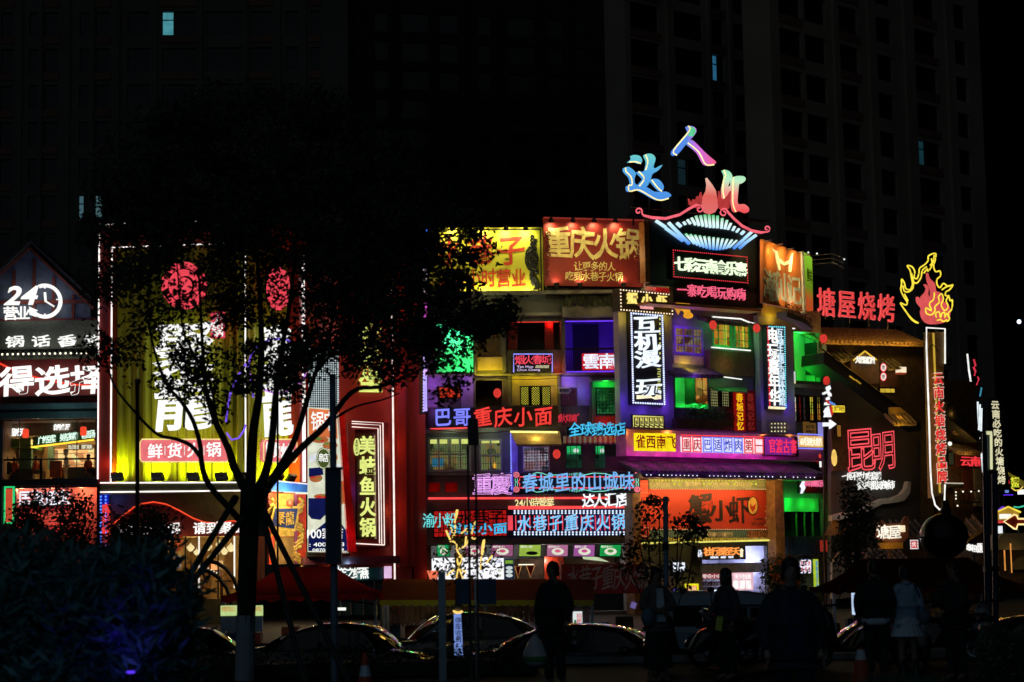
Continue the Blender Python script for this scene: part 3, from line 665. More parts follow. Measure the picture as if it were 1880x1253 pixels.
t.part(None, P('orange_lacquer', .75, .2, .06, .4), smooth=True).lathe(L1.px(325, 1013, -.1), [(.05, 0), (.25, .12), (.34, .4), (.3, .65), (.16, .85), (.03, .95)], 10); t.done()
lamp('fish_glow', L1.px(325, 1000, .9), (255, 200, 150), 12)
t = T('window_decal', 'white vertical lettering on the corner restaurant glass', 'sign'); t.part(None, E(230, 235, 240)).text(L1, '包座', 319, 1019, 332, 1044, o=-.25, th=.02, vert=True, wt=.02); t.done()
t = T('arched_gateway', 'dark curved arches standing before the corner restaurant window', 'gateway')
m = t.part('arch', darkmetal)
for du, dr in ((0, 0), (14, 16)): m.ptube(L1, [(365 + du, 1046 - dr), (385 + du, 1050 - dr), (402 + du, 1062 - dr), (416 + du, 1080 - dr), (424 + du, 1104 - dr), (428 + du, 1130)], .10, 2.0, 6)
t.part('bulb', E(240, 240, 220, 1.2)).dots(L1, 372, 1038, 398, 1052, 6, .03, 2.12); t.done()
# right flank: blue beam, lit scallops, dragon panel, blue board
t = T('scalloped_awning', 'blue beam with white lit scallops over the dragon panel', 'awning'); Q = Face(545, 95, 38)
bmx = t.part('beam', P('bright_blue_paint', .02, .14, .6, .5)); bmx.poly(Q, [(498, 884), (590, 893), (590, 906), (498, 901)], .3, .6)
t.part('light_edge', E(235, 240, 255, 1.3)).tube([Q.px(499, 882.5, .62), Q.px(590, 891.5, .62)], .03)
sc_ = t.part('scallop', E(255, 250, 220, 1.1))
for i in range(4): x = 500 + i * 22; sc_.poly(Q, arc(x + 11, 903 + i * 2.2, 10, 7, 180, 0, 8), .35, .5)
t.part('trim', E(255, 245, 225, 1.2)).tube([Q.px(497, 899, .55), Q.px(596, 908, .55)], .025); t.done()
lamp('beam_glow', Q.px(545, 880, 1.4), (90, 130, 255), 30)
t = T('dragon_panel', 'gold and red dragon patterned entrance panel under the scallops', 'panel')
gold = P('gilded_relief', .75, .5, .12, .35, .3, var=.5, scale=5, bump=.6); redl = P('red_lacquer', .6, .05, .02, .35, var=.4, scale=5)
t.part('red_ground', redl).pb(Q, 494, 905, 562, 1036, -.1, .1)
rl_ = t.part('dragon_relief', gold)
for k in range(11):
 y = 915 + k * 11; rl_.ptube(Q, [(548 + 8 * math.sin(k * 1.1 + j * .5), y + j * 2.2) for j in range(9)], .09, .14, 6)
 if k < 6: rl_.ptube(Q, [(497 + 5 * math.sin(k * 1.3 + j * .5), y + j * 2.2) for j in range(8)], .08, .14, 6)
t.part('gold_field', gold).pb(Q, 507, 907, 540, 985, .1, .16); t.part('purple_post', P('plum_paint', .28, .06, .2, .5)).pb(Q, 541, 905, 546, 1036, .1, .2)
t.part('timber_door', oldwood).pb(Q, 505, 986, 540, 1036, .1, .15); t.done()
lamp('panel_lamp', Q.px(527, 912, 1.2), (255, 225, 150), 210); lamp('panel_lamp', Q.px(540, 1000, 1.6), (255, 225, 150), 160)
t = T('name_board', 'blue framed board with gold characters on the dragon panel', 'sign')
t.part('frame', gold).poly(Q, [(503, 930), (551, 930), (542, 976), (493, 970)], .3, .42); t.part('board', P('royal_blue_board', .015, .03, .16, .4)).poly(Q, [(506, 934), (547, 934), (540, 971), (499, 966)], .42, .46)
t.part('lettering', gold).text(Q, '聚龍', 507, 938, 541, 967, o=.46, th=.04, wt=0, kai=.1, fit=.8); t.part('rosette', P('coral_paint', .7, .12, .08, .5), smooth=True).ball(Q.px(532, 924, .45), .17); t.done()
# ================================================================= food poster between the corner restaurant and the red tower
Pp = Face(600, 94.0, 20)
t = T('food_poster', 'tall backlit food poster with bowls and a round green badge', 'poster')
po = t.part('panel', E(222, 225, 200, .95)); po.poly(Pp, [(566, 748), (618, 752), (640, 1016), (566, 1014)], -.1, .05)
t.part('orange_top', E(225, 120, 70, .95)).poly(Pp, [(567, 750), (617, 754), (620, 806), (567, 800)], .05, .055)
fd = t.part('food_picture', E(190, 110, 60, .8));
for (x, y, rx, ry) in ((588, 808, 16, 6), (606, 818, 14, 7), (580, 878, 12, 8), (612, 840, 8, 9), (628, 905, 6, 22), (590, 912, 14, 5), (612, 958, 9, 9)): fd.poly(Pp, arc(x, y, rx, ry, 0, 340, 14), .056, .062)
gr = t.part('garnish', E(110, 140, 60, .8));
for (x, y, r_) in ((585, 806, 6), (600, 815, 5), (577, 872, 4), (588, 880, 3), (610, 951, 4), (594, 910, 3)): gr.poly(Pp, arc(x, y, r_, r_ * .5, 0, 330, 8), .062, .066)
rd = t.part('chilli', E(205, 50, 40, .9))
for (x, y, r_) in ((592, 809, 4), (574, 876, 5), (613, 836, 4), (586, 913, 6), (597, 913, 5), (618, 962, 3), (631, 898, 3)): rd.poly(Pp, arc(x, y, r_, r_ * .45, 0, 330, 8), .066, .069)
bw_ = t.part('blue_bowl', E(18, 24, 78, .9)); bw_.poly(Pp, [(566, 915), (600, 915), (598, 945), (588, 955), (572, 953), (566, 945)], .062, .07); bw_.poly(Pp, [(567, 860), (592, 858), (594, 872), (567, 876)], .062, .07)
bw_.poly(Pp, [(566, 1012), (566, 985), (615, 945), (636, 975), (638, 1012)], .05, .06)
wb = t.part('white_bowl', E(225, 230, 235)); wb.poly(Pp, [(566, 838), (592, 828), (600, 822), (598, 836), (570, 850)], .07, .076); wb.poly(Pp, [(612, 858), (624, 852), (627, 866), (614, 870)], .07, .076)
bg_ = t.part('badge', E(75, 90, 40, .9)); bg_.poly(Pp, arc(594, 842, 13.5, 20, 0, 345, 24), .08, .09)
t.part('badge_rim', E(220, 225, 190)).ptube(Pp, arc(594, 842, 12, 18, 0, 345, 24), .02, .095, closed=True)
l_ = t.part('lettering', E(*W255, 1.1)); l_.text(Pp, '串店', 585, 833, 603, 849, o=.09, th=.02, wt=.03); l_.text(Pp, '锅串', 572, 757, 616, 792, o=.06, th=.03, wt=.02)
l_.text(Pp, '100家店', 562, 968, 632, 991, o=.07, th=.02, wt=.02, word=True); l_.text(Pp, ': 400-8 98', 566, 996, 634, 1004, o=.07, th=.02, wt=.02, word=True); l_.text(Pp, '0870-6  259', 572, 1007, 633, 1013, o=.07, th=.02, wt=.02, word=True)
t.part('frame', blackpanel).frame(Pp, 564, 1013, 642, 1022, .1, -.2, .05); t.done()
t = T('leaning_panel', 'glossy red strip panel leaning along the poster edge', 'panel')
t.part(None, P('glossy_red_panel', .6, .03, .03, .12, coat=.6)).poly(Pp, [(622, 758), (632, 758), (655, 1014), (640, 1014)], .06, .3); t.done()
lamp('panel_fill', Pp.px(640, 985, 1.2), (255, 60, 90), 26); lamp('panel_fill', Pp.px(632, 850, 1.3), (255, 90, 80), 22)  # fill lights added to brighten the leaning panel
t = T('gridded_window', 'white lit window with dark square grid above the food poster', 'window'); t.part('pane', E(205, 222, 225, .95)).pb(Pp, 567, 640, 622, 755, -.2, -.1)
lattice(t.part('grid', darkmetal), Pp, 567, 640, 622, 755, 14, .03, -.1, -.04); t.done()
t = T('fan_window', 'half round fan window with pale radiating panes behind the leaves', 'window'); f_ = t.part('pane', E(150, 180, 175, .9));
for k in range(5): f_.poly(Pp, arc(591, 492, 18, 18, 12 + k * 32, 34 + k * 32, 4) + arc(591, 492, 6, 6, 34 + k * 32, 12 + k * 32, 3), -.1, 0)
f_.pb(Pp, 574, 494, 608, 500, -.1, 0); t.part('frame', darkmetal).frame(Pp, 570, 470, 612, 502, .08, -.2, -.1); t.done()
# ================================================================= red tower
RT = Face(700, 96, 22)
t = T('restaurant_tower', 'tall red clad restaurant tower with stepped neon frame', 'building')
b = t.part('wall', redpaint); b.pb(RT, 622, 500, 757, 1042, -4, 0); b.pb(RT, 757.3, 470, 781, 1130, -4, -.3)
b.pb(RT, 706, 1042.3, 757, 1130, -4, -.05); b.pb(RT, 730, 500, 745, 1042, .003, .35)
al = t.part('side_wall', P('terracotta_side', .5, .12, .04, .6)); al.pb(RT, 560, 500, 621.6, 760, -6, -4.2)
fr = t.part('stepped_frame', maroon); fr.frame(RT, 640, 776, 714, 1004, .34, .003, .5)
ns = t.part('neon_frame', E(255, 235, 225, 1.25));
for x, y, yb in ((698, 780, 1000), (703, 776, 1001), (694, 786, 998)): ns.tube([RT.px(646, y - 2, .54), RT.px(x, y + 1, .54), RT.px(x + 3, yb, .54)], .025, 5)
ns.tube([RT.px(706, 1001, .54), RT.px(650, 998, .54)], .025, 5)
ns.pb(RT, 720, 510, 722.5, 880, .4, .46); ns.pb(RT, 723, 880, 725.5, 1064, .4, .46)
band = t.part('lintel', P('plum_lintel', .12, .03, .06, .5)); band.pb(RT, 560, 1022, 735, 1036, .01, .7)
gl = t.part('shop_glass', P('teal_glass', .03, .07, .08, .15)); gl.pb(RT, 612, 1043, 705, 1130, -.6, -.4)
mu = t.part('mullion', steel)
for u in (625, 645, 668, 688): mu.pb(RT, u - .8, 1066, u + .8, 1130, -.395, -.3)
cl = t.part('side_light', E(230, 190, 230, .9)); cl.pb(RT, 706, 1040, 719, 1062, -.04, .05)
t.done()
for y in (560, 700, 820, 940): lamp('tower_wash', RT.px(727, y, 1.1), (255, 130, 80), 16)
lamp('tower_wash', RT.px(670, 760, 2.5), (255, 140, 90), 40); lamp('tower_wash', RT.px(600, 650, 0), (255, 150, 80), 60)
lamp('sign_wash', RT.px(660, 900, 1.1), (120, 60, 255), 10)
t = T('vertical_sign', 'vertical yellow characters inside the stepped frame of the red tower', 'sign')
t.part('lettering', E(225, 235, 130, 1.1)).text(RT, '美蛙鱼火锅', 661, 800, 690, 988, o=.3, th=.12, wt=.045, vert=True, fit=.84, sq=1.0)
t.part('panel', P('smoky_panel', .07, .03, .02, .3)).pb(RT, 655, 795, 692, 992, .005, .25); t.part('panel_glint', P('glint_strip', .6, .5, .3, .25, .8)).pb(RT, 686, 800, 690, 990, .25, .27); t.done()  # pale metallic strip draws a glint down the panel
t = T('round_badge', 'yellow oval badge beside the vertical yellow characters', 'sign'); t.part('rim', E(225, 235, 130)).ptube(RT, arc(655, 821, 4.5, 15, 0, 345, 20), .04, .55, closed=True)
t.part('lettering', E(225, 235, 130)).text(RT, '吕品', 651, 811, 659, 831, o=.5, th=.05, wt=.03, vert=True); t.done()
t = T('character_sign', 'bright yellow characters high on the red tower behind leaves', 'sign')
t.part('lettering', E(225, 235, 120, 1.1)).text(RT, '辣蛙坐', 662, 590, 700, 722, o=.1, th=.15, wt=.05, vert=True, fit=.95); t.part('mounting_rail', darkmetal).pb(RT, 680, 595, 682, 720, .01, .09); t.done()
t = T('shop_sign', 'white characters on teal fascia under the red tower', 'sign')
t.part('fascia', P('teal_fascia', .04, .16, .17, .3)).pb(RT, 608, 1038, 704, 1066, -.38, -.2); t.part('lettering', E(*W255, 1.1)).text(RT, '鲜羊之绝燕', 610, 1042, 676, 1063, o=-.2, th=.06, wt=.04, fit=1, kai=.05)
t.part('dot_border', E(160, 230, 235)).dots(RT, 612, 1040, 676, 1040, 22, .035, -.17); t.done()
lamp('fascia_lamp', RT.px(640, 1036, .8), (150, 240, 255), 10)
t = T('edge_sign', 'slim blue and violet sign seen edge on beside the red tower', 'sign'); ES = Face(780, 95, 30)
for (y0, y1, c_) in ((406, 470, (70, 120, 255)), (470, 494, (60, 80, 230)), (494, 540, (255, 225, 235)), (556, 590, (225, 90, 210)), (630, 690, (215, 170, 255)), (690, 755, (185, 165, 255))):
 t.part('tube_section', E(*c_, 1.1)).pb(ES, 780.6, y0 + .5, 784.2, y1, -.1, .1)
t.part('dot_border', E(190, 180, 255, 1.3)).dots(ES, 778.5, 628, 777, 755, 24, .04, .08); t.part('spine', blackpanel).pb(ES, 776, 404, 780, 760, -.6, -.12); t.done()
lamp('edge_glow', ES.px(795, 700, 1.0), (190, 130, 255), 12)
# ================================================================= main building, straight wing
def EG(cols, axis=0, k=1.0):
 key = ('eg', tuple(cols), axis, k)
 if key not in _mats:
  m = bpy.data.materials.new('glow_gradient'); m.use_nodes = True; n = m.node_tree; n.nodes.clear()
  o = n.nodes.new('ShaderNodeOutputMaterial'); e = n.nodes.new('ShaderNodeEmission'); e.inputs[1].default_value = k
  tc = n.nodes.new('ShaderNodeTexCoord'); sp = n.nodes.new('ShaderNodeSeparateXYZ'); cr = n.nodes.new('ShaderNodeValToRGB')
  n.links.new(tc.outputs['Generated'], sp.inputs[0]); n.links.new(sp.outputs[axis], cr.inputs[0]); n.links.new(cr.outputs[0], e.inputs[0]); n.links.new(e.outputs[0], o.inputs[0])
  el = cr.color_ramp.elements
  while len(el) < len(cols): el.new(.5)
  for i, (p_, c_) in enumerate(cols): el[i].position = p_; el[i].color = (*lin(c_), 1)
  _mats[key] = m
 return _mats[key]
A = Face(965, 98, 3)
t = T('shop_building', 'crowded grey plaster shop building with stacked balconies and signs', 'building')
HA = [(800, 588, 870, 684), (878, 592, 918, 654), (930, 590, 1030, 684), (1038, 588, 1132, 684), (873, 699, 922, 747), (955, 709, 1011, 745), (1094, 712, 1131, 762),
      (786, 803, 865, 866), (880, 806, 922, 866), (960, 820, 1009, 866), (1037, 817, 1070, 862), (1090, 817, 1113, 862), (787, 886, 808, 904), (817, 886, 840, 904), (792, 1000, 1150, 1125), (805, 710, 846, 732), (1030, 714, 1058, 746)]
w = t.part('wall', plaster_grey)
w.wall(A, (A.az(781, 800)[0], A.az(1150, 800)[0], GZ, A.az(965, 538)[1]), [A.rect(*h) for h in HA], 0, .25)
w.pb(A, 781, 480, 1150, 538, -5, -1.6)
led = t.part('ledge', concrete)
led.pb(A, 781, 534, 1156, 540, .003, .45); led.pb(A, 781, 686, 1142, 690, .004, .18); led.pb(A, 781, 575, 1035, 580, .004, .35); led.pb(A, 781, 786, 938, 795, .004, .3); led.pb(A, 781, 867, 1150, 871, .004, .12); led.pb(A, 781, 985, 1158, 998, .004, .5)
pil = t.part('pier', plaster_grey)
for u in (873, 925, 1035): pil.pb(A, u - 3, 581, u + 3, 685, .004, .14)
for u in (936, 1027, 1086): pil.pb(A, u - 3, 691, u + 3, 785, .004, .14)
yw = t.part('ochre_wall', plaster_yel); yw.pb(A, 877, 656, 923, 680, .005, .06); yw.pb(A, 940, 691, 1024, 708.6, .005, .05); yw.pb(A, 940, 709, 954, 745, .005, .05); yw.pb(A, 1011.5, 709, 1024, 745, .005, .05)
gw = t.part('green_wall', plaster_grn); gw.pb(A, 1089, 700, 1134, 711.5, .005, .06)
lw = t.part('lavender_wall', plaster_lav); lw.pb(A, 786, 691, 870, 709.5, .005, .05); lw.pb(A, 786, 710, 804, 765, .005, .05); lw.pb(A, 847, 710, 870, 765, .005, .05); lw.pb(A, 1060, 692, 1084, 745, .005, .05); lw.pb(A, 939, 797, 951, 905, .005, .06); lw.pb(A, 1030, 692, 1059, 712, .005, .05)
rw_ = t.part('red_plinth', maroon); rw_.pb(A, 1090, 764, 1136, 782, .005, .06)
# recessed bays
bay = t.part('green_bay', plaster_white); bay.recess(A, 800, 588, 870, 684, -.26, -1.6)
bay2 = t.part('red_balcony', plaster_grey); bay2.recess(A, 930, 590, 1030, 684, -.26, -1.7); bay2.pb(A, 930, 643, 1030, 684, -.2, -.06)
dk = t.part('dark_opening_sheet', blackpanel); dk.pb(A, 951, 596, 998, 643, -1.69, -1.6); dk.pb(A, 1052, 596, 1100, 684, -1.69, -1.62)  # flat black sheets stand in for the shade inside these openings
rp = t.part('red_post', maroon); rp.pb(A, 932, 592, 950, 643, -1.0, -.6); rp.pb(A, 1000, 592, 1016, 643, -1.0, -.6)
bay3 = t.part('purple_balcony', plaster_lav); bay3.recess(A, 1038, 588, 1132, 684, -.26, -1.7)
rl = t.part('railing', darkmetal)
for i in range(22): u = 1041 + i * 4.2; rl.pb(A, u - .45, 642, u + .45, 682, -.22, -.17)
rl.pb(A, 1038, 639, 1132, 642, -.24, -.15)
dr = t.part('dark_recess', P('dark_opening_brown', .03, .02, .016, .9)); dr.recess(A, 873, 699, 922, 747, -.26, -1.4)  # the opening's shade is put into the recess colour
# windows
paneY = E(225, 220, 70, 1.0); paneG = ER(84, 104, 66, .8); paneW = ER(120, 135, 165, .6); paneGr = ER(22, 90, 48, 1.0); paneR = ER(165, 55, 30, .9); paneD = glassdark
x = window(t, A, 878, 592, 918, 654, brownwood, E(48, 40, 18, .7), 4, 3, .07)
t.part('lit_transom', E(190, 190, 80, .8), parent=x).pb(A, 889, 594, 914, 603, -.09, -.075)
lattice(t.part('lattice', brownwood, parent=x), A, 881, 610, 915, 652, 7, .03, -.06, -.02)
for u0, u1 in ((955, 972), (974.5, 992), (994.5, 1011)):
 x = window(t, A, u0, 709, u1, 745, darkmetal, paneY, 1, 1, .04); lattice(t.part('lattice', darkmetal, parent=x), A, u0, 709, u1, 745, 4, .045, -.05, -.03, diag=True)
x = window(t, A, 1094, 712, 1131, 762, darkmetal, paneGr, 3, 4, .06); lattice(t.part('iron_grille', darkmetal, parent=x), A, 1094, 712, 1131, 762, 6, .025, .02, .07)
x = window(t, A, 805, 710, 846, 732, brownwood, paneR, 4, 2, .05); window(t, A, 1030, 714, 1058, 746, brownwood, E(60, 28, 50, .6), 2, 3, .05)
x = window(t, A, 786, 803, 865, 866, P('sage_window_paint', .3, .33, .29, .6), paneG, 4, 2, .10, bar=.08)
tr = t.part('lit_transom', E(215, 225, 120, .95), parent=x)
for u0, u1 in ((790, 802), (807, 821), (829, 842), (847, 861)): tr.pb(A, u0, 806, u1, 815, -.078, -.06)
lattice(t.part('iron_grille', darkmetal, parent=x), A, 788, 818, 863, 864, 17, .02, -.045, -.03, m=4)
t.part('lit_screen', E(50, 120, 150, .7), parent=x).pb(A, 793, 842, 814, 857, -.078, -.062)
x = window(t, A, 880, 806, 922, 866, P('sage_window_paint', .3, .33, .29), paneG, 2, 2, .09, bar=.08); t.part('lit_transom', E(205, 210, 115, .9), parent=x).pb(A, 884, 809, 917, 814, -.078, -.06)
t.part('table_lamp', E(235, 170, 60, 1), parent=x).pb(A, 905, 850, 911, 860, -.078, -.06); lattice(t.part('iron_grille', darkmetal, parent=x), A, 883, 826, 919, 864, 8, .02, -.045, -.03, m=3)
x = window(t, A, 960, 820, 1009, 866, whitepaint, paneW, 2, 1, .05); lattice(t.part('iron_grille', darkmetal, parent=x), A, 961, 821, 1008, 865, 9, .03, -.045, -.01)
t.part('reflected_letters', E(190, 195, 215, .7), parent=x).text(A, '城城里里', 962, 834, 1007, 850, o=-.078, th=.01, wt=.0)  # glowing letters and bluish pane imitate reflections in the glass
for (u0, u1) in ((1037, 1070), (1090, 1113)):
 x = window(t, A, u0, 817, u1, 862, P('teal_shutter', .05, .09, .08, .6), ER(12, 44, 32, .9), 3, 3, .06)
 t.part('lit_transom', E(40, 190, 105, .85), parent=x).pb(A, u0 + 4, 818.5, u1 - 4, 834, -.078, -.07); t.part('white_disc', E(215, 240, 225, .9), parent=x).poly(A, arc((u0 + u1) / 2 + 4, 828, (u1 - u0) * .16, 4.5, 0, 340, 12), -.069, -.06)
niche = t.part('niche', P('brick_red_niche', .5, .08, .05, .7)); niche.recess(A, 787, 886, 808, 904, -.26, -.6); niche.recess(A, 817, 886, 840, 904, -.26, -.6)
pi_ = t.part('drain_pipe', P('painted_pipe', .10, .10, .095, .5)); pi_.tube([A.px(870.5, 540, .3), A.px(871, 690, .3), A.px(871, 748, .3)], .06, 7); cb_ = t.part('conduit', darkmetal); cb_.tube([A.px(1145, 690, .25), A.px(1086, 696, .2), A.px(1086, 786, .2)], .03, 5)
for i, (x0, y0, x1, y1) in enumerate(((786, 788, 936, 792), (925, 684, 1036, 688), (781, 872, 940, 870), (1035, 796, 1150, 770), (872, 690, 1030, 694))): t.part('sagging_cable', darkmetal).tube([A.px(x0 + (x1 - x0) * k / 8, y0 + (y1 - y0) * k / 8 + 5 * math.sin(k / 8 * math.pi), .4) for k in range(9)], .018, 4)
# awnings of the second floor
aw = t.part('canvas_awning', P('tan_canvas', .40, .30, .13, .8));
aw.hexa([A.px(938, 795, .1), A.px(1028, 795, .1), A.px(1031, 819, 1.3), A.px(948, 819, 1.3)], [A.px(938, 792, .1), A.px(1028, 792, .1), A.px(1031, 816, 1.3), A.px(948, 816, 1.3)])
t.part('light_bar', E(255, 235, 130, 1.6)).tube([A.px(937, 793, .45), A.px(1024, 794, .45)], .05, 6)
sa = t.part('striped_awning', P('red_canvas', .35, .06, .05, .8)); sb = t.part('awning_stripe', P('cream_canvas', .5, .47, .4, .8))
for i in range(24):
 u = 1034 + i * 4.7; (sa if i % 2 else sb).hexa([A.px(u, 804, .05), A.px(u + 4.7, 804, .05), A.px(u + 4.9, 816, .9), A.px(u + .2, 816, .9)], [A.px(u, 801, .05), A.px(u + 4.7, 801, .05), A.px(u + 4.9, 813, .9), A.px(u + .2, 813, .9)])
mt = t.part('metal_canopy', P('corrugated_sheet', .14, .13, .14, .6)); mt.pb(A, 1085, 694, 1146, 699, .005, .8)
# neon edges and lit strips belonging to the wall
rn = t.part('red_neon_edge', E(240, 70, 70, 1.3)); rn.tube([A.px(786, 915.5, .12), A.px(1118, 914.5, .12)], .055, 6); rn.tube([A.px(790, 788, .34), A.px(858, 786, .34)], .04, 5)
rn.tube([A.px(933, 932.5, .5), A.px(1148, 932.5, .5)], .09, 6)
bd = t.part('blue_dot_strip', E(130, 140, 255, 1.5)); bd.dots(A, 937.5, 797, 939, 898, 34, .035, .12)
vp = t.part('violet_tube', E(110, 60, 245, 1.3)); vp.pb(A, 1040, 681.5, 1129, 683.5, .004, .1); vp.pb(A, 1129.6, 590, 1131, 681, -.2, -.1); vp.pb(A, 1039.5, 589, 1131, 590.5, -.24, -.15)
rt_ = t.part('red_tube', E(240, 60, 50, 1.2)); rt_.pb(A, 934, 590.5, 1026, 592, -.5, -.4)
# ground floor shop inside
sh = t.part('shop_room', P('grey_tile_interior', .25, .25, .27, .6)); sh.recess(A, 792, 1000, 1150, 1125, -.26, -4)
t.part('lit_menu_wall', E(250, 250, 255, 1.15)).pb(A, 793, 1024, 925, 1085, -3.0, -2.9); t.part('counter', blackpanel).pb(A, 793, 1085, 1150, 1125, -2.5, -1.8)
t.part('dark_cabinet', brownwood).pb(A, 945, 1025, 1150, 1085, -3.2, -3.05); t.part('light_tube', E(255, 240, 210, 1.4)).pb(A, 952, 1036, 980, 1038, -2.6, -2.5)
t.part('red_drape', redl).pb(A, 1000, 1022, 1035, 1068, -2.4, -2.3)
t.part('striped_parasol_edge', E(205, 225, 180, .9)).poly(A, [(1068, 1019), (1100, 1024), (1118, 1032), (1072, 1027)], -2.2, -2.0)
t.done()
glowlamp(A, 835, 600, -.8, (60, 255, 150), 75); glowlamp(A, 855, 672, -.6, (40, 255, 110), 60); glowlamp(A, 815, 610, -.5, (150, 180, 255), 10)
for u in (884, 900, 918): glowlamp(A, u, 683, .55, (255, 225, 40), 9)
for u in (950, 975, 1000, 1018): glowlamp(A, u, 693, .5, (255, 225, 40), 8)
glowlamp(A, 943, 596, -.7, (255, 40, 30), 40); glowlamp(A, 1010, 596, -.6, (255, 40, 30), 40); glowlamp(A, 1024, 676, .35, (255, 40, 30), 8)
for u, v in ((1045, 594), (1126, 594), (1127, 640), (1044, 640), (1120, 676)): glowlamp(A, u, v, -.5, (80, 30, 255), 6)
glowlamp(A, 1112, 702, .5, (40, 255, 70), 16); glowlamp(A, 1112, 724, .6, (40, 255, 70), 5); glowlamp(A, 1113, 779, .5, (255, 50, 40), 8)
for u, v in ((795, 700), (860, 700), (800, 755)): glowlamp(A, u, v, .6, (190, 110, 255), 8)
glowlamp(A, 1045, 697, .5, (130, 80, 255), 10); glowlamp(A, 1072, 720, .5, (100, 60, 255), 5)
for v in (810, 840, 870, 895): glowlamp(A, 943, v, .4, (110, 90, 255), 4)
glowlamp(A, 985, 798, .9, (255, 220, 110), 12); glowlamp(A, 900, 795, .7, (225, 245, 200), 10); glowlamp(A, 825, 796, .7, (200, 245, 200), 8)
for u in (797, 828): glowlamp(A, u, 902, -.25, (255, 50, 30), 1.0)
glowlamp(A, 1000, 560, 1.2, (240, 235, 160), 12); glowlamp(A, 900, 565, 1.2, (240, 240, 150), 22)
for u in (850, 1000, 1100): glowlamp(A, u, 1030, -2.0, (255, 240, 220), 30)
def sgn(label, F, st, box, col, o=.3, th=.1, k=1.1, name='letter_sign', cat='sign', group=None, panel=None, pm=None, po=None, back=None, **kw):
 t = T(name, label, cat, group)
 if panel: t.part('panel', pm or blackpanel).pb(F, *panel, po if po is not None else o - .25, o - .005)
 else: t.part('mounting_rail', darkmetal).pb(F, box[0], (box[1] + box[3]) / 2 - .6, box[2], (box[1] + box[3]) / 2 + .6, .01, o - .01)
 t.part('lettering', E(*col, k)).text(F, st, *box, o=o, th=th, **kw); t.done()
BLUEV, REDN, CYAN = (125, 130, 255), (238, 62, 55), (70, 185, 230)
t = T('letter_sign', 'two violet and four red characters on one long dark board', 'sign')
t.part('board', blackpanel).pb(A, 786, 748, 1012, 785, .01, .2)
t.part('violet_lettering', E(*BLUEV, 1.1)).text(A, '巴哥', 795, 750, 866, 783, o=.22, th=.1, wt=.04, fit=.78, kai=.05, sq=1.2)
t.part('red_lettering', E(*REDN, 1.1)).text(A, '重庆小面', 868, 749, 1016, 783, o=.22, th=.1, wt=.035, fit=.78, kai=.12, sq=1.2, jit=.015); t.done()
sgn('tiny red brush characters under the purple bay', A, '烟火文化电厂', (1025, 761, 1064, 775), (220, 50, 70), o=.15, th=.05, wt=.02, kai=.2, jit=.03)
sgn('cyan brush characters over the striped awning', A, '全球臻选店', (1045, 776, 1149, 801), CYAN, o=1.7, th=.1, wt=.03, kai=.12, jit=.02, fit=.9, panel=(1040, 783, 1150, 799))
t = T('neon_sign', 'two pink violet double outlined characters by the lamp post', 'sign')
t.part('board', navy).pb(A, 870, 872, 938, 908, .02, .25); m = t.part('outline_tube', E(235, 165, 245, 1.15)); m.text(A, '重慶', 869, 871, 938, 909, o=.28, th=.06, tube=.018, fit=.98)
m.text(A, '重慶', 874, 875, 933, 905, o=.27, th=.05, wt=-.012, fit=.95); t.done()
t = T('neon_sign', 'blue script neon sign with red zigzag frame and pink end scrolls', 'sign')
t.part('board', navy).pb(A, 943, 868, 1175, 907, 1.9, 2.1); [t.part('bracket', darkmetal).pb(A, u, 884, u + 2, 888, .13, 1.9) for u in (970, 1050, 1130)]
m = t.part('lettering', E(115, 175, 240, 1.1)); m.text(A, '春城里的山城味', 958, 868, 1166, 904, o=2.22, th=.05, wt=.01, kai=.1, jit=.02, fit=.78, sq=1.1)
t.part('outline_tube', E(150, 215, 250, 1.1)).text(A, '春城里的山城味', 958, 868, 1166, 904, o=2.2, th=.05, tube=.012, kai=.1, fit=.8, sq=1.1)
t.part('red_tube', E(235, 70, 90, 1.2)).ptube(A, [(954, 876), (1162, 876), (1162, 882), (1165, 885), (1162, 888), (1162, 896), (954, 896), (954, 888), (951, 885), (954, 882)], .03, 2.16, closed=True)
g = t.part('green_tube', E(120, 215, 190, 1.1))
for s_ in (1, -1):
 yc = 886; g.ptube(A, [(978, yc - s_ * 15), (985, yc - s_ * 18), (995, yc - s_ * 17), (1005, yc - s_ * 13), (1030, yc - s_ * 14)], .022, 2.17); g.ptube(A, [(1070, yc - s_ * 13), (1090, yc - s_ * 17), (1110, yc - s_ * 16), (1122, yc - s_ * 13), (1150, yc - s_ * 10)], .022, 2.17)
 for i in range(9): g.ptube(A, [(1046 + i * 3, yc - s_ * 13), (1046 + i * 3, yc - s_ * (16 + 2.2 * (1 - abs(i - 4) / 4)))], .016, 2.17)
p_ = t.part('pink_scroll', E(240, 120, 135, 1.2))
for u in (948, 1170):
 for v in (872, 899): p_.ptube(A, arc(u, v, 4.6, 4.6, 0, 340, 14), .028, 2.16, closed=True); p_.ptube(A, arc(u, v, 1.8, 1.8, 0, 320, 8), .025, 2.16, closed=True)
 for du in (-2, 2): g.ptube(A, [(u + du, 879), (u + du, 884), (u, 885.5), (u + du, 887), (u + du, 893)], .02, 2.16)
t.done()
t = T('letter_sign', 'cream opening hours lettering under the blue script neon', 'sign'); m = t.part('lettering', E(248, 228, 160, 1.1)); m.text(A, '24', 945, 917, 961, 931, o=.35, th=.08, wt=.03, word=True); m.text(A, '小時營業', 961, 914, 1017, 934, o=.35, th=.08, wt=.02, fit=.95, kai=.06); t.part('rail', darkmetal).pb(A, 944, 933, 1017, 934, .01, .34); t.done()
sgn('white brush branch name under the pink end scroll', A, '达人汇店', (1070, 906, 1152, 931), (245, 250, 255), o=1.5, th=.1, wt=.045, fit=.95, kai=.15, jit=.02)
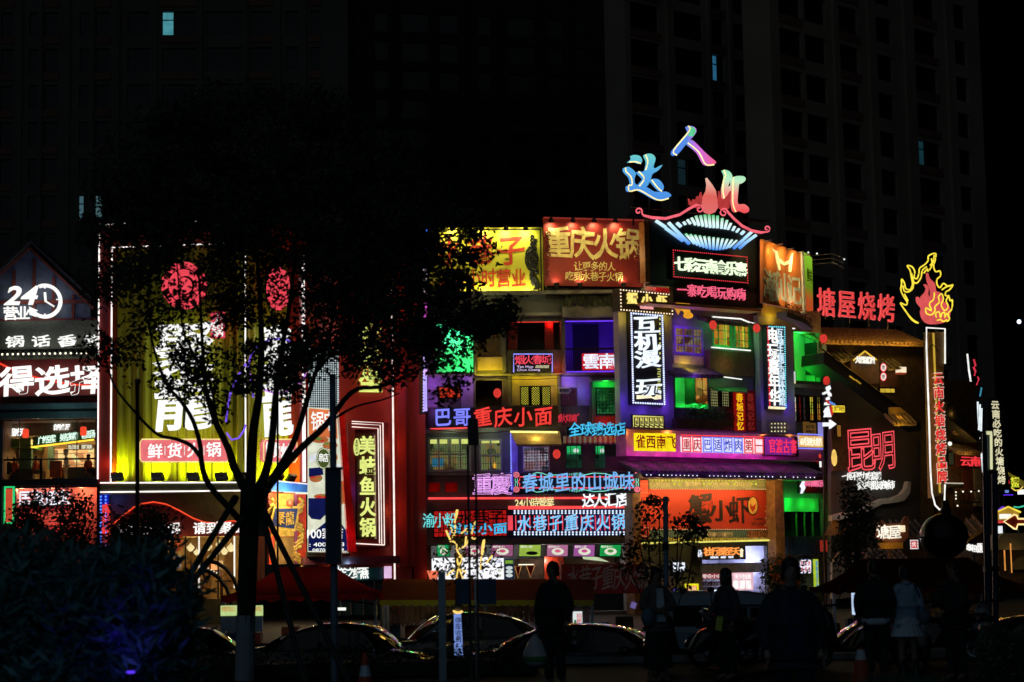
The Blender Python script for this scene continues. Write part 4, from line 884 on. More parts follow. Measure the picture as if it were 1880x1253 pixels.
t = T('film_strip_sign', 'film strip sign with blue characters over red stripes and white dots', 'sign')
t.part('panel', P('deep_blue_panel', .012, .02, .09, .5)).pb(A, 932, 935, 1158, 986, 1.21, 1.32)
st = t.part('red_stripe', E(235, 70, 85, 1.1)); st.pb(A, 932.5, 947, 941.5, 974, 1.325, 1.38)
for i in range(25): u = 947 + i * 8.6; st.pb(A, u - .9, 946.5, u + .9, 974, 1.325, 1.36)
d1 = t.part('white_dots', E(215, 232, 255, 1.2));
for y in (938.5, 942.5, 977.5, 981.5): d1.dots(A, 945, y, 1152, y, 32, .05, 1.34)
t.part('lettering', E(120, 195, 245, 1.15)).text(A, '水巷子重庆火锅', 948, 945, 1150, 976, o=1.38, th=.06, wt=.03, kai=.14, jit=.02, fit=.74, sq=1.15);
t.part('outline_tube', E(215, 240, 255, 1.2)).text(A, '水巷子重庆火锅', 948, 945, 1150, 976, o=1.385, th=.05, tube=.01, kai=.14, fit=.77, sq=1.15); t.done()
glowlamp(A, 1100, 960, 2.2, (120, 130, 255), 8)
t = T('lattice_sign', 'red lit panel crossed by black lattice with dark characters', 'sign')
t.part('panel', E(190, 25, 22, .75)).pb(A, 797, 938, 931, 985, .51, .56); lattice(t.part('lattice', darkmetal), A, 797, 938, 931, 985, 16, .035, .565, .6, m=6)
t.part('dark_lettering', blackpanel).text(A, '水巷子', 840, 938, 925, 968, o=.60, th=.03, wt=.03); t.part('frame', darkmetal).frame(A, 795, 936, 932, 987, .06, .505, .61); t.done()
sgn('cyan characters at the outer edge of the red lattice panel', A, '渝小粉', (777, 943, 838, 969), (105, 215, 215), o=.75, th=.06, wt=.02, fit=.95)
sgn('sky blue brush characters along the bottom of the red lattice panel', A, '重庆小面', (822, 961, 932, 982), (55, 175, 225), o=.66, th=.07, wt=.055, fit=.8, kai=.12, sq=1.1)
mp = [(803, 826, (20, 150, 80), 'green menu screen with white bowl at the end of the row'), (855, 887, (140, 70, 110), 'mauve menu screen behind the black lamp post'), (903, 942, (150, 85, 120), 'mauve menu screen with cream plate above the bright menu wall'),
      (954, 993, (150, 180, 70), 'lime menu screen with dark dish'), (1005, 1043, (170, 105, 140), 'rosy menu screen with oval plate'), (1054, 1092, (155, 85, 150), 'violet menu screen with white oval plate'), (1102, 1140, (25, 150, 70), 'green menu screen with white bowl by the timber post')]
for i, (u0, u1, c_, lb) in enumerate(mp):
 t = T('menu_screen', lb, 'screen', group='row of menu screens above the hotpot counter')
 t.part('casing', blackpanel).poly(A, [(u0 - 1, 1000), (u1 + 1, 1000), (u1, 1022.5), (u0 - 2, 1022.5)], .3, .4); t.part('screen', E(*c_, 1.0)).poly(A, [(u0, 1001), (u1, 1001), (u1 - 1, 1021.5), (u0 - 1, 1021.5)], .4, .41)
 uc, w_ = (u0 + u1) / 2, (u1 - u0)
 if i == 3: t.part('dish', blackpanel).poly(A, arc(uc + 3, 1016, w_ * .28, 3.5, 0, 340, 14), .41, .415)
 else: t.part('plate', E(225, 225, 205)).poly(A, arc(uc, 1013, w_ * .3, 6.5, 0, 345, 18), .41, .415); t.part('food', E(min(255, c_[0] + 60), c_[1], c_[2], .9)).poly(A, arc(uc, 1012, w_ * .15, 3, 0, 340, 12), .415, .418)
 t.part('caption', E(240, 240, 220)).text(A, '鲜味小面'[:3 + i % 2], u0 + 2, 1002, u0 + w_ * .6, 1006.5, o=.41, th=.004); t.done()
t = T('menu_board', 'tall dark menu board with white bowls and green heading', 'sign'); t.part('board', E(20, 30, 60, .8)).pb(A, 927, 1027, 943, 1063, -1.0, -.9); t.part('heading', E(150, 200, 50)).text(A, '酸辣粉', 928, 1029, 942, 1036, o=-.89, th=.02)
m = t.part('bowl', E(205, 215, 215)); [m.poly(A, arc(935, 1043 + k * 7, 6.5, 3.4, 0, 340, 12), -.9, -.88) for k in range(3)]; t.done()
t = T('wall_menu', 'faint lettering and round dishes on the glaring white menu wall', 'sign'); t.part('lettering', E(170, 185, 225)).text(A, '小面', 905, 1027, 921, 1035, o=-2.88, th=.02); m = t.part('dish', E(190, 200, 180)); [m.poly(A, arc(917, 1048 + k * 9, 4, 2.6, 0, 340, 12), -2.89, -2.87) for k in range(2)]
t.part('bracket', steel).pb(A, 904, 1024, 923, 1025.5, -2.89, -2.85); t.done()
t = T('paper_lantern', 'square coral paper lantern standing beside the white menu wall', 'lantern'); t.part('shade', E(240, 120, 85, 1.0)).poly(A, [(784, 1048), (806, 1048), (803, 1064), (789, 1064)], .3, .9)
t.part('pole', darkmetal).pb(A, 795, 1064.5, 797, 1132, .5, .6); t.part('mark', E(215, 85, 60)).poly(A, arc(795, 1055, 2.5, 2.5, 0, 330, 10), .9, .91); t.done()
for u, v, lb, w_ in ((951, 1052, 'dark red pennant hanging beside the bright menu wall', 6), (974, 1050, 'outlined red pennant hanging near the red drape', 8)):
 t = T('pennant', lb, 'pennant', group='red pennants in the hotpot shop'); t.part('cloth', P('pennant_red', .4, .03, .02, .8)).poly(A, [(u - w_, v - 12), (u + w_, v - 12), (u, v + 10)], -1.5, -1.46)
 t.part('edge', E(230, 170, 100, .8)).ptube(A, [(u - w_, v - 12), (u + w_, v - 12), (u, v + 10)], .02, -1.44, closed=True); t.done()
t = T('cloth_banner', 'dim red cloth banner with grey brush characters behind the walkers', 'banner'); BNF = Face(1100, 60, 0)
t.part('cloth', P('banner_red', .28, .035, .03, .8)).poly(BNF, [(1031, 1036), (1190, 1036), (1180, 1090), (1031, 1090)], -.02, .02); t.part('lettering', P('grey_white_print', .42, .42, .46, .8)).text(BNF, '水巷子重庆火锅', 1042, 1040, 1190, 1082, o=.02, th=.01, wt=.02, kai=.16, shear=.1, jit=.02)
pz = t.part('pole', steel); pz.pb(BNF, 1029, 1030, 1031, 1165, -.04, .04); pz.pb(BNF, 1183, 1030, 1185, 1165, -.04, .04); t.done()
lamp('banner_fill', BNF.px(1100, 1030, 3.5), (255, 190, 170), 14)
# lanterns hanging on the straight wing
def redlantern(lb, F, u, v, r=.2, o=.6):
 t = T('red_lantern', lb, 'lantern', group='round red lanterns on the street front'); c = F.px(u, v, o)
 t.part('shade', E(225, 62, 52, .95), smooth=True).ball(c, r, r * 1.25, 12, 8); t.part('cap', darkmetal).lathe(c + Vector((0, 0, r * 1.15)), [(r * .4, 0), (r * .4, r * .2)], 8)
 t.part('tassel', P('tassel_red', .5, .03, .02)).lathe(c - Vector((0, 0, r * 1.9)), [(r * .08, 0), (r * .12, r * .4), (r * .3, r * .72)], 6); t.part('cord', darkmetal).tube([c + Vector((0, 0, r * 1.3)), c + Vector((0, 0, r * 2.6))], .01, 4); t.done()
redlantern('red lantern in front of the dark doorway beside the yellow lattice windows', A, 913, 722, .19, .3); redlantern('red lantern between the canvas awning and the striped awning', A, 1022, 834, .19, .8)
# small signs on the balconies
t = T('neon_sign', 'violet framed neon sign with red characters and latin letters on the red balcony', 'sign')
t.part('panel', navy).pb(A, 942, 649, 1015, 685, -.03, .18); t.part('frame_tube', E(150, 150, 255, 1.2)).ptube(A, [(943, 684), (943, 650.5), (1014, 650.5), (1014, 684)], .03, .22)
t.part('red_lettering', E(235, 70, 90, 1.15)).text(A, '烟火春城', 946, 653, 1012, 669, o=.19, th=.05, wt=.02, fit=.98, jit=.02); l_ = t.part('latin_lettering', E(225, 200, 240)); l_.text(A, 'Yan Huo', 948, 671, 980, 676, o=.19, th=.04, wt=.01, word=True); l_.text(A, 'Chun Cheng', 948, 677, 993, 682.5, o=.19, th=.04, wt=.01, word=True)
s_ = t.part('cream_slashes', E(235, 225, 180)); [s_.poly(A, [(983 + i * 2.5, 676), (984.4 + i * 2.5, 671), (985.6 + i * 2.5, 671), (984.2 + i * 2.5, 676)], .19, .22) for i in range(10)]; t.done()
t = T('box_sign', 'red box sign with two white characters on the purple balcony', 'sign'); t.part('panel', E(205, 30, 40, .9)).pb(A, 1069, 649, 1131, 679, .5, .7); t.part('lettering', E(235, 238, 255, 1.1)).text(A, '雲南', 1071, 650, 1129, 678, o=.705, th=.06, wt=.04, fit=.92); t.done()
t = T('plaque', 'cream pill shaped plaque with dark letters beside the lattice windows', 'sign'); t.part('board', P('cream_board', .5, .5, .4, .6)).poly(A, [(1025, 711), (1045, 711), (1049, 717), (1045, 723), (1025, 723)], .3, .36); t.part('lettering', blackpanel).text(A, '重庆記忆', 1027, 714, 1046, 720, o=.36, th=.01, wt=.03); t.done()
# roof billboards
B1 = Face(890, 98.5, 3); B2 = Face(1090, 98, 14)
def scrolls(mb, F, u0, v0, u1, v1, n, o, rad=.035, seed=1):
 r_ = random.Random(seed)
 for i in range(n):
  u, v = r_.uniform(u0, u1), v0 + (v1 - v0) * (i + .5) / n; rr = r_.uniform(2.5, 5.5); s0 = r_.uniform(0, 360); sg = r_.choice((1, -1))
  mb.ptube(F, [(u + rr * (1 - k / 16) * math.cos(R(s0 + sg * k * 34)), v + rr * (1 - k / 16) * math.sin(R(s0 + sg * k * 34))) for k in range(14)], rad, o, 4)
  mb.ptube(F, [(u, v + rr * .6), (u + sg * rr * .8, v + rr * 1.5), (u - sg * rr * .5, v + rr * 2.3)], rad, o, 4)
t = T('billboard', 'yellow rooftop billboard with red characters and black scroll border', 'billboard')
t.part('panel', P('lemon_panel', .72, .66, .05, .6, var=.15, scale=.8)).pb(B1, 784, 418, 997, 541, -.15, 0)
l_ = t.part('lettering', P('vermilion_print', .6, .05, .02, .6)); l_.text(B1, '水巷子', 796, 430, 966, 492, o=.003, th=.03, wt=.035, kai=.06, fit=.8, jit=.02); l_.text(B1, '24小时营业', 800, 496, 966, 528, o=.003, th=.03, wt=.03, kai=.06, fit=.85, sq=1.15)
k_ = t.part('scroll_border', blackpanel); scrolls(k_, B1, 973, 432, 988, 530, 14, .02, .055, 3); k_.frame(B1, 786, 421, 994, 538, .06, .003, .02); [k_.ptube(B1, arc(979, 475, r_, r_ * 1.7, 90, 270, 10), .05, .02) for r_ in (6, 10, 14)]
t.part('back_frame', darkmetal).pb(B1, 790, 541, 990, 566, -.5, -.2)
t.done()
t = T('billboard', 'red rooftop billboard with large yellow cut paper characters', 'billboard')
t.part('panel', P('brick_red_panel', .27, .018, .01, .6, var=.3, scale=.8)).pb(B2, 999, 403, 1183, 526, -.15, 0)
l_ = t.part('lettering', P('pale_yellow_print', .95, .85, .32, .6)); l_.text(B2, '重庆火锅', 1004, 420, 1175, 476, o=.003, th=.03, wt=.05, fit=.93, jit=.03, sq=1.02); l_.text(B2, '让更多的人', 1054, 481, 1130, 498, o=.003, th=.03, wt=.02, kai=.12, fit=.92, jit=.02); l_.text(B2, '吃到水巷子火锅', 1038, 499, 1144, 517, o=.003, th=.03, wt=.02, kai=.12, fit=.88, jit=.02)
k_ = t.part('scroll_border', P('dark_red_print', .16, .015, .012, .6)); scrolls(k_, B2, 1171, 418, 1179, 515, 12, .012, .05, 5); scrolls(k_, B2, 1002, 425, 1008, 505, 10, .012, .05, 6)
t.part('back_frame', darkmetal).pb(B2, 1005, 526, 1178, 548, -.5, -.2); t.part('edge_rail', E(170, 60, 50, .6)).pb(B2, 999, 401, 1183, 403.4, -.12, .1); t.done()
WARM = (255, 240, 190)
def armlight(lb, F, u, v, grp, out=1.1, pw=70, col=WARM, down=True, ua=None):
 t = T('sign_spotlight', lb, 'spotlight', group=grp); c = F.px(u, v, out); b_ = F.px(u if ua is None else ua, v - (3 if down else -3), .05); sgz = -1 if down else 1
 t.part('arm', darkmetal).tube([b_, c + Vector((0, 0, -.05 * sgz))], .02, 5)
 ax = (F.px(u, v, 0) + Vector((0, 0, sgz * .9)) - c).normalized(); x_ = F.d; y_ = ax.cross(x_)
 def ring(d, r): return [c + ax * d + x_ * (r * math.cos(k * math.pi / 4)) + y_ * (r * math.sin(k * math.pi / 4)) for k in range(8)]
 m = t.part('housing', darkmetal); r0, r1 = ring(-.18, .07), ring(.06, .15); m.add(r0 + r1, [(k, (k + 1) % 8, 8 + (k + 1) % 8, 8 + k) for k in range(8)] + [tuple(range(8))[::-1]])
 t.part('lens', E(255, 250, 225, 3, samp=False)).add(ring(.03, .13), [tuple(range(8))]); t.done()
 lamp('spot_beam', c + ax * .12, col, pw, 'SPOT', .08, F.px(u, v, 0) + Vector((0, 0, sgz * .5)), 150, .8)
for i, (u, lb) in enumerate(((885, 'first'), (929, 'second'), (965, 'third'), (830, 'outermost'))): armlight('%s spotlight over the top edge of the yellow billboard' % lb, B1, u, 420, 'spotlights round the rooftop billboards', .55, 62, (255, 250, 180))
for i, (u, lb) in enumerate(((892, 'first'), (930, 'second'), (968, 'third'), (840, 'outermost'))): armlight('%s spotlight along the bottom edge of the yellow billboard' % lb, B1, u, 541, 'spotlights round the rooftop billboards', .5, 50, (255, 250, 180), False)
for i, (u, lb) in enumerate(((1012, 'first'), (1052, 'second'), (1091, 'third'), (1130, 'fourth'))): armlight('%s spotlight over the top edge of the red billboard' % lb, B2, u, 406, 'spotlights round the rooftop billboards', .3, 34, (255, 225, 170))
for i, (u, lb) in enumerate(((1022, 'first'), (1065, 'second'), (1145, 'third'))): armlight('%s spotlight along the bottom edge of the red billboard' % lb, B2, u, 523, 'spotlights round the rooftop billboards', .25, 13, (255, 215, 170), False)
for u in (1050, 1130): lamp('billboard_fill', B2.px(u, 465, 2.4), (255, 215, 140), 95)
t = T('roof_planter', 'overgrown grassy planter under the red billboard', 'plant'); t.part('trough', concrete).pb(A, 1033, 563, 1140, 582, -.3, .42)
m = t.part('foliage', leafm); rr_ = random.Random(4)
for i in range(500):
 u = rr_.uniform(1034, 1140); p0 = A.px(u, 565, rr_.uniform(-.3, .45)); d = Vector((rr_.gauss(0, .22), rr_.gauss(0, .2), rr_.uniform(.1, .75))); w_ = Vector((.035, 0, 0)); m.add([p0 - w_, p0 + w_, p0 + d * .7 + w_ * .6, p0 + d, p0 + d * .7 - w_ * .6], [(0, 1, 2, 3, 4)])
t.done()
# ================================================================= main building, turned wing
Bf = Face(1150, 98, 38)
t = T('shop_building', 'turned wing of the shop building with lit bays over a tiled canopy', 'building')
HB = [(1238, 600, 1292, 652), (1308, 592, 1344, 638), (1348, 594, 1378, 642), (1240, 690, 1300, 752), (1304, 712, 1342, 748), (1458, 610, 1505, 700), (1458, 726, 1512, 775), (1290, 1003, 1410, 1125), (1440, 915, 1512, 1000), (1450, 828, 1512, 868)]
w = t.part('wall', P('dim_plaster', .16, .15, .17, .85, var=.45, scale=.9, bump=.2))
w.wall(Bf, (Bf.az(1151, 800)[0], Bf.az(1514, 800)[0], GZ, Bf.az(1330, 556)[1]), [Bf.rect(*h) for h in HB], 0, .25)
x = window(t, Bf, 1238, 600, 1292, 652, P('violet_paint', .22, .12, .45, .5), ER(125, 118, 92, .6), 3, 3, .12, bar=.05); lattice(t.part('lattice', brownwood, parent=x), Bf, 1240, 602, 1290, 650, 9, .02, -.06, -.04)
for a in ((1308, 592, 1344, 638), (1348, 594, 1378, 642)): x = window(t, Bf, *a, P('green_paint', .05, .3, .12, .5), ER(140, 135, 45, .75), 3, 3, .12, bar=.04)
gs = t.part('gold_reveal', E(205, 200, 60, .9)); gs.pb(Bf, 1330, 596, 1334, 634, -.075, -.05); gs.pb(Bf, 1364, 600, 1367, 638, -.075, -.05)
bay = t.part('green_bay', plaster_white); bay.recess(Bf, 1240, 690, 1300, 752, -.26, -1.3)
bw = window(t, Bf, 1257, 694, 1282, 744, brownwood, ER(150, 125, 55, .9), 2, 2, .06, o1=-.9)
for a in ((1304, 712, 1322, 748), (1325, 713, 1342, 748)): x = window(t, Bf, *a, darkmetal, E(160, 160, 105, .8), 1, 1, .05); lattice(t.part('lattice', darkmetal, parent=x), Bf, *a, 5, .04, -.06, -.03)
bay2 = t.part('green_bay', plaster_white, label='green lit bay under the tile roof'); bay2.recess(Bf, 1458, 610, 1505, 700, -.26, -1.3)
window(t, Bf, 1478, 632, 1496, 690, darkmetal, E(105, 105, 60, .7), 2, 4, .06, o1=-1.0)
for i, (u0, u1, c_) in enumerate(((1456, 1464, (150, 190, 180)), (1466, 1472, (120, 40, 40)), (1474, 1479, (190, 205, 205)), (1487, 1495, (165, 170, 55)), (1500, 1508, (110, 110, 45)))): window(t, Bf, u0, 728, u1, 773, darkmetal, ER(*c_, 1.2), 2, 4, .035)
yb = t.part('ochre_band', plaster_yel); yb.pb(Bf, 1237, 654, 1292, 669, .005, .15); yb.pb(Bf, 1398, 560, 1447, 582, .3, .62)
ws = t.part('white_strip', E(245, 245, 235, 1.2)); ws.tube([Bf.px(1308, 582, .5), Bf.px(1360, 586, .5), Bf.px(1378, 593, .5), Bf.px(1392, 596, .5)], .04); ws.tube([Bf.px(1306, 638, .25), Bf.px(1378, 644, .25)], .035); ws.tube([Bf.px(1326, 692, .4), Bf.px(1362, 697, .4)], .03); ws.pb(Bf, 1448, 602, 1460, 604, .2, .3)
ws.pb(Bf, 1506.5, 826, 1508, 858, .2, .3)
bl = t.part('brown_balcony', brownwood); bl.pb(Bf, 1304, 646, 1384, 690, .006, .35)
tileroof(t, Bf, 1298, 590, 1396, 600, tilem, depth=.8, rise=.3, o=.7, name='eave')
tileroof(t, Bf, 1238, 690, 1328, 692, tilem, depth=.9, rise=.4, o=1.0, name='awning', pitch=.2)
gA = t.part('green_awning', P('green_sheet', .06, .28, .12, .6)); gA.hexa([Bf.px(1306, 714, .05), Bf.px(1372, 714, .05), Bf.px(1372, 722, .8), Bf.px(1310, 718, .8)], [Bf.px(1306, 711, .05), Bf.px(1372, 711, .05), Bf.px(1372, 719.5, .8), Bf.px(1310, 715.5, .8)])
lg = t.part('ledge', concrete); lg.pb(Bf, 1452, 706, 1514, 713, .006, .5); lg.pb(Bf, 1440, 998, 1514, 1006, .006, .6); lg.pb(Bf, 1236, 752, 1395, 800, .006, .2)
# stub towers of the parapet
stb = t.part('parapet_pier', P('cream_render', .5, .47, .4, .8)); stb.pb(Bf, 1184, 503, 1204, 535, -.6, .3); stb.pb(Bf, 1380, 530, 1394, 556, -.5, .2)
rs = t.part('red_lit_pier', P('red_lit_render', .5, .06, .07, .7)); rs.pb(Bf, 1204.4, 503, 1234, 540, -.6, .28); rs.pb(Bf, 1394.4, 526, 1415, 558, -.5, .2)  # red light on the stubs is also put into their render colour
cp = t.part('pier_cap', concrete); cp.pb(Bf, 1182, 499, 1236, 502.7, -.7, .4); cp.pb(Bf, 1378, 522, 1420, 525.7, -.6, .35)
bk = t.part('rear_wall', blackpanel); bk.pb(Bf, 1186, 520, 1480, 560, -3, -.9)
dg_ = t.part('dark_glass', P('green_glass', .02, .06, .04, .1)); dg_.recess(Bf, 1440, 915, 1512, 1000, -.26, -1.2); t.part('green_transom', plaster_grn).pb(Bf, 1440, 915, 1503, 940, -.2, -.05)
pp = t.part('pipe', P('green_pipe', .1, .3, .16, .4)); [pp.pb(Bf, u - .8, 922, u + .8, 998, -.2, -.12) for u in (1463, 1478, 1493)]
rbl = t.part('slatted_balcony', P('slat_green', .03, .06, .05, .6)); [rbl.pb(Bf, 1440 + i * 4, 985, 1442 + i * 4, 1020, .6, .68) for i in range(20)]
t.done()
# the room behind the crab restaurant gets real depth
t = T('shop_interior', 'bright bluish shop room behind the parked van with shelves', 'shop')
rm = t.part('room', P('blue_white_room', .55, .56, .75, .6)); rm.recess(Bf, 1290, 1003, 1410, 1125, -.27, -4)
t.part('ceiling_beam', P('lilac_beam', .4, .4, .62, .5)).pb(Bf, 1288, 1034, 1410, 1052, -.5, .1)
sv = t.part('shelf', P('white_shelf', .7, .7, .72, .5)); [sv.pb(Bf, 1284, y, 1345, y + 1.4, -2.2, -1.6) for y in (1066, 1076, 1086)]
gd = t.part('goods', P('mixed_packets', .3, .42, .4, .6, var=.9, scale=9)); [gd.pb(Bf, 1286 + i * 5.2, y - 6 - (i * 7 % 3), 1290 + i * 5.2, y, -2.1, -1.7) for y in (1066, 1076, 1086) for i in range(11)]
t.done()
for u in (1310, 1360, 1395): glowlamp(Bf, u, 1030, -1.5, (215, 220, 255), 75)
glowlamp(Bf, 1265, 603, .6, (140, 60, 255), 14); glowlamp(Bf, 1242, 640, .5, (140, 60, 255), 7); glowlamp(Bf, 1288, 640, .5, (140, 60, 255), 8); glowlamp(Bf, 1265, 672, .5, (255, 220, 50), 12)
for u, v in ((1315, 594), (1372, 600), (1345, 632)): glowlamp(Bf, u, v, .55, (40, 255, 90), 11)
for u, v in ((1250, 700), (1290, 735), (1275, 745)): glowlamp(Bf, u, v, -.6, (40, 255, 90), 22)
glowlamp(Bf, 1280, 684, 1.2, (130, 70, 255), 12); glowlamp(Bf, 1470, 615, -.5, (40, 255, 90), 30); glowlamp(Bf, 1478, 695, -.3, (30, 255, 60), 40); glowlamp(Bf, 1340, 702, .9, (60, 255, 110), 6)
glowlamp(Bf, 1345, 668, .9, (255, 190, 90), 6); glowlamp(Bf, 1422, 584, .95, (255, 210, 50), 8); glowlamp(Bf, 1218, 507, .9, (255, 60, 70), 26); glowlamp(Bf, 1404, 529, .9, (255, 60, 70), 22); glowlamp(Bf, 1192, 520, 1.0, (255, 235, 190), 5)
for u, v in ((1455, 922), (1480, 925), (1500, 930), (1450, 930)): glowlamp(Bf, u, v - 1, .3, (30, 255, 80), 9)
glowlamp(Bf, 1480, 715, 1.3, (190, 255, 190), 5)
# pillar signs
def pillar(lb, u0, v0, u1, v1, o=.6):
 t = T('pillar', lb, 'pillar', group='painted pillars of the turned wing'); t.part('shaft', P('mauve_plaster', .30, .27, .36, .85, var=.3, scale=1, bump=.2)).pb(Bf, u0, v0, u1, v1, .21, o)
 return t
t = pillar('mauve plaster pillar carrying the tall white and blue dotted sign', 1138, 576, 1236, 826)
fr = t.part('lattice_panel', E(235, 225, 120, .85)); fr.pb(Bf, 1163, 763, 1218, 789, .604, .63)
l_ = t.part('fretwork', darkmetal); l_.frame(Bf, 1161, 762, 1220, 791, .05, .604, .67)
for i in range(6):
 u = 1165 + i * 9
 l_.ptube(Bf, [(u, 788), (u, 767), (u + 6, 767), (u + 6, 778), (u + 3, 778), (u + 3, 773)], .035, .65); l_.ptube(Bf, [(u, 780), (u + 8, 784)], .03, .65)
t.part('base_light', E(255, 225, 90, 1.4)).pb(Bf, 1141, 786, 1161, 788, .604, .7); t.done()
t = pillar('mauve plaster pillar carrying the red and cyan dotted sign', 1396, 582, 1458, 826)
fr = t.part('lattice_panel', P('grey_screen', .2, .2, .2)); fr.pb(Bf, 1411, 773, 1446, 800, .604, .65); d_ = t.part('light_holes', E(235, 225, 170)); [d_.pb(Bf, 1416 + i * 6, 777 + j * 7, 1418 + i * 6, 779.5 + j * 7, .65, .66) for i in range(5) for j in range(3)]; t.done()
for u, v, c_, p_ in ((1150, 582, (255, 225, 60), 10), (1228, 583, (255, 225, 60), 8), (1150, 795, (255, 215, 70), 10), (1228, 797, (255, 215, 70), 10), (1150, 740, (110, 60, 255), 12), (1229, 740, (130, 70, 255), 14), (1190, 757, (120, 80, 255), 8),
                     (1403, 800, (255, 220, 70), 6), (1452, 802, (255, 220, 70), 8), (1403, 740, (120, 70, 255), 8), (1452, 745, (120, 70, 255), 8), (1391, 620, (60, 255, 120), 5)): glowlamp(Bf, u, v, 1.1, c_, p_)
t = T('dotted_sign', 'dark box sign with gold characters and bulb border above the tall sign', 'sign')
t.part('panel', P('black_brown_panel', .02, .012, .01, .5)).pb(Bf, 1138, 534, 1236, 575, .3, .85); t.part('bulb_border', E(255, 225, 185, 1.4)).dotframe(Bf, 1140, 537, 1234, 573, 18, 6, .04, .88)
t.part('lettering', E(255, 225, 120, 1.15)).text(Bf, '蟹小虾', 1148, 539, 1229, 562, o=.85, th=.08, wt=.04, kai=.06, fit=.62, sq=1.35); t.part('small_lettering', E(255, 170, 170)).text(Bf, '蟹宴海鲜', 1176, 562, 1200, 568, o=.85, th=.04, wt=.05); t.done()
t = T('dotted_sign', 'tall sign of stacked white characters inside blue bulb border', 'sign')
t.part('panel', blackpanel).pb(Bf, 1159, 575.5, 1221, 744, .61, .92); b_ = t.part('bulb_border', E(205, 215, 255, 1.5)); b_.dotframe(Bf, 1161, 578, 1218, 741, 13, 40, .05, .96)
t.part('lettering', E(235, 245, 255, 1.2)).text(Bf, '互机漫', 1168, 582, 1210, 675, o=.92, th=.08, wt=.045, vert=True, kai=.1, jit=.03, fit=.95); t.part('lower_lettering', E(235, 245, 255, 1.2)).text(Bf, '玩', 1172, 696, 1212, 726, o=.92, th=.08, wt=.04, kai=.15, jit=.03, fit=1)
p_ = t.part('cream_plate', E(255, 245, 205, 1.1)); p_.poly(Bf, [(1170, 726), (1195, 726), (1197, 729), (1203, 729), (1206, 725), (1214, 726), (1214, 733), (1204, 734), (1197, 731), (1170, 733)], .92, .97)
g_ = t.part('gold_fret', E(215, 215, 130, .9)); [g_.ptube(Bf, [(1207, 678 + i * 9), (1212, 678 + i * 9), (1212, 683 + i * 9), (1208, 683 + i * 9)], .03, .94) for i in range(5)]; [g_.pb(Bf, 1211, 584 + i * 9, 1213, 588 + i * 9, .92, .95) for i in range(9)]; t.done()
glowlamp(Bf, 1190, 660, 2.6, (190, 210, 255), 14)
t = T('dotted_sign', 'tall sign of stacked white characters with red and cyan bulb edges', 'sign')
t.part('panel', navy).pb(Bf, 1408, 598, 1444, 752, .61, .9); r_ = t.part('red_bulbs', E(255, 60, 70, 1.4)); r_.dots(Bf, 1410, 602, 1413.5, 749, 38, .04, .93); r_ = t.part('cyan_bulbs', E(110, 215, 230, 1.4)); r_.dots(Bf, 1440.5, 602, 1443, 749, 38, .04, .93); r_.dots(Bf, 1412, 600, 1440, 601, 9, .04, .93)
t.part('lettering', E(*W255, 1.2)).text(Bf, '电玩嘉年华', 1413, 603, 1429, 745, o=.9, th=.06, wt=.04, vert=True, fit=1.05, sq=.9); t.part('small_lettering', E(205, 230, 245, 1.1)).text(Bf, '互动主题乐园体验馆', 1429, 604, 1440, 745, o=.9, th=.05, wt=.03, vert=True, fit=.95)
t.part('cream_plate', E(255, 240, 190, 1.1)).pb(Bf, 1412, 747, 1442, 751.5, .905, .96); t.done()
glowlamp(Bf, 1426, 680, 2.4, (180, 220, 255), 8)
# sign band above the canopy
t = T('sign_band', 'magenta lit ledge band carrying the row of small signs', 'ledge'); t.part('fascia', P('mauve_fascia', .45, .15, .42, .7, var=.3)).pb(Bf, 1150, 793, 1512, 842, .22, 1.0)
t.part('ledge', P('plum_ledge', .22, .1, .25, .7)).pb(Bf, 1148, 788.5, 1404, 792.7, .22, 1.25); t.done()
for i in range(9): glowlamp(Bf, 1158 + i * 34, 838 + i * .6, 1.55, (255, 40, 200), 12 if i != 8 else 6)
t = T('panel_sign', 'four yellow lit squares with dark red characters', 'sign'); [t.part('panel', E(255, 225, 25, 1.05)).pb(Bf, 1167 + i * 18.7, 795.5 + i * .2, 1184.6 + i * 18.7, 828 + i * .3, 1.26, 1.4) for i in range(4)]
t.part('lettering', E(150, 30, 20, .8)).text(Bf, '雀西南飞', 1167, 799, 1242, 825, o=1.4, th=.02, wt=.03, fit=.8, sq=1.1); t.done()
t = T('panel_sign', 'row of eight small white lit panels framed in red and blue', 'sign')
for i, ch in enumerate('重庆巴适炸肉第一'):
 u0 = 1253 + i * 19; y = 802 + i * .45; red = i in (0, 1, 6, 7); a = t.part('panel', E(255, 225, 230, 1.05) if red else E(225, 228, 255, 1.05)); a.pb(Bf, u0, y, u0 + 16, y + 28, 1.05, 1.2)
 t.part('frame', E(235, 60, 70, 1.2) if red else E(110, 120, 255, 1.2), parent=a).frame(Bf, u0, y, u0 + 16, y + 28, .05, 1.205, 1.24); t.part('character', E(200, 25, 35, .9) if red else E(75, 85, 215, .9), parent=a).text(Bf, ch, u0 + 2, y + 4, u0 + 14, y + 24, o=1.2, th=.02, wt=.02)
t.part('red_tube', E(255, 60, 60, 1.3)).tube([Bf.px(1250, 799, 1.22), Bf.px(1402, 803, 1.22)], .025); t.done()
t = T('panel_sign', 'violet lit panel with red outlined characters at the canopy corner', 'sign'); t.part('panel', E(135, 40, 150, .8)).pb(Bf, 1404, 803, 1454, 835, 1.02, 1.15); t.part('lettering', E(240, 50, 90, 1.15)).text(Bf, '官渡古寨', 1412, 806, 1464, 834, o=1.2, th=.05, wt=.012, fit=.78, sq=1.1)
t.part('frame', darkmetal).frame(Bf, 1403, 801, 1466, 838, .04, 1.01, 1.17); t.done()
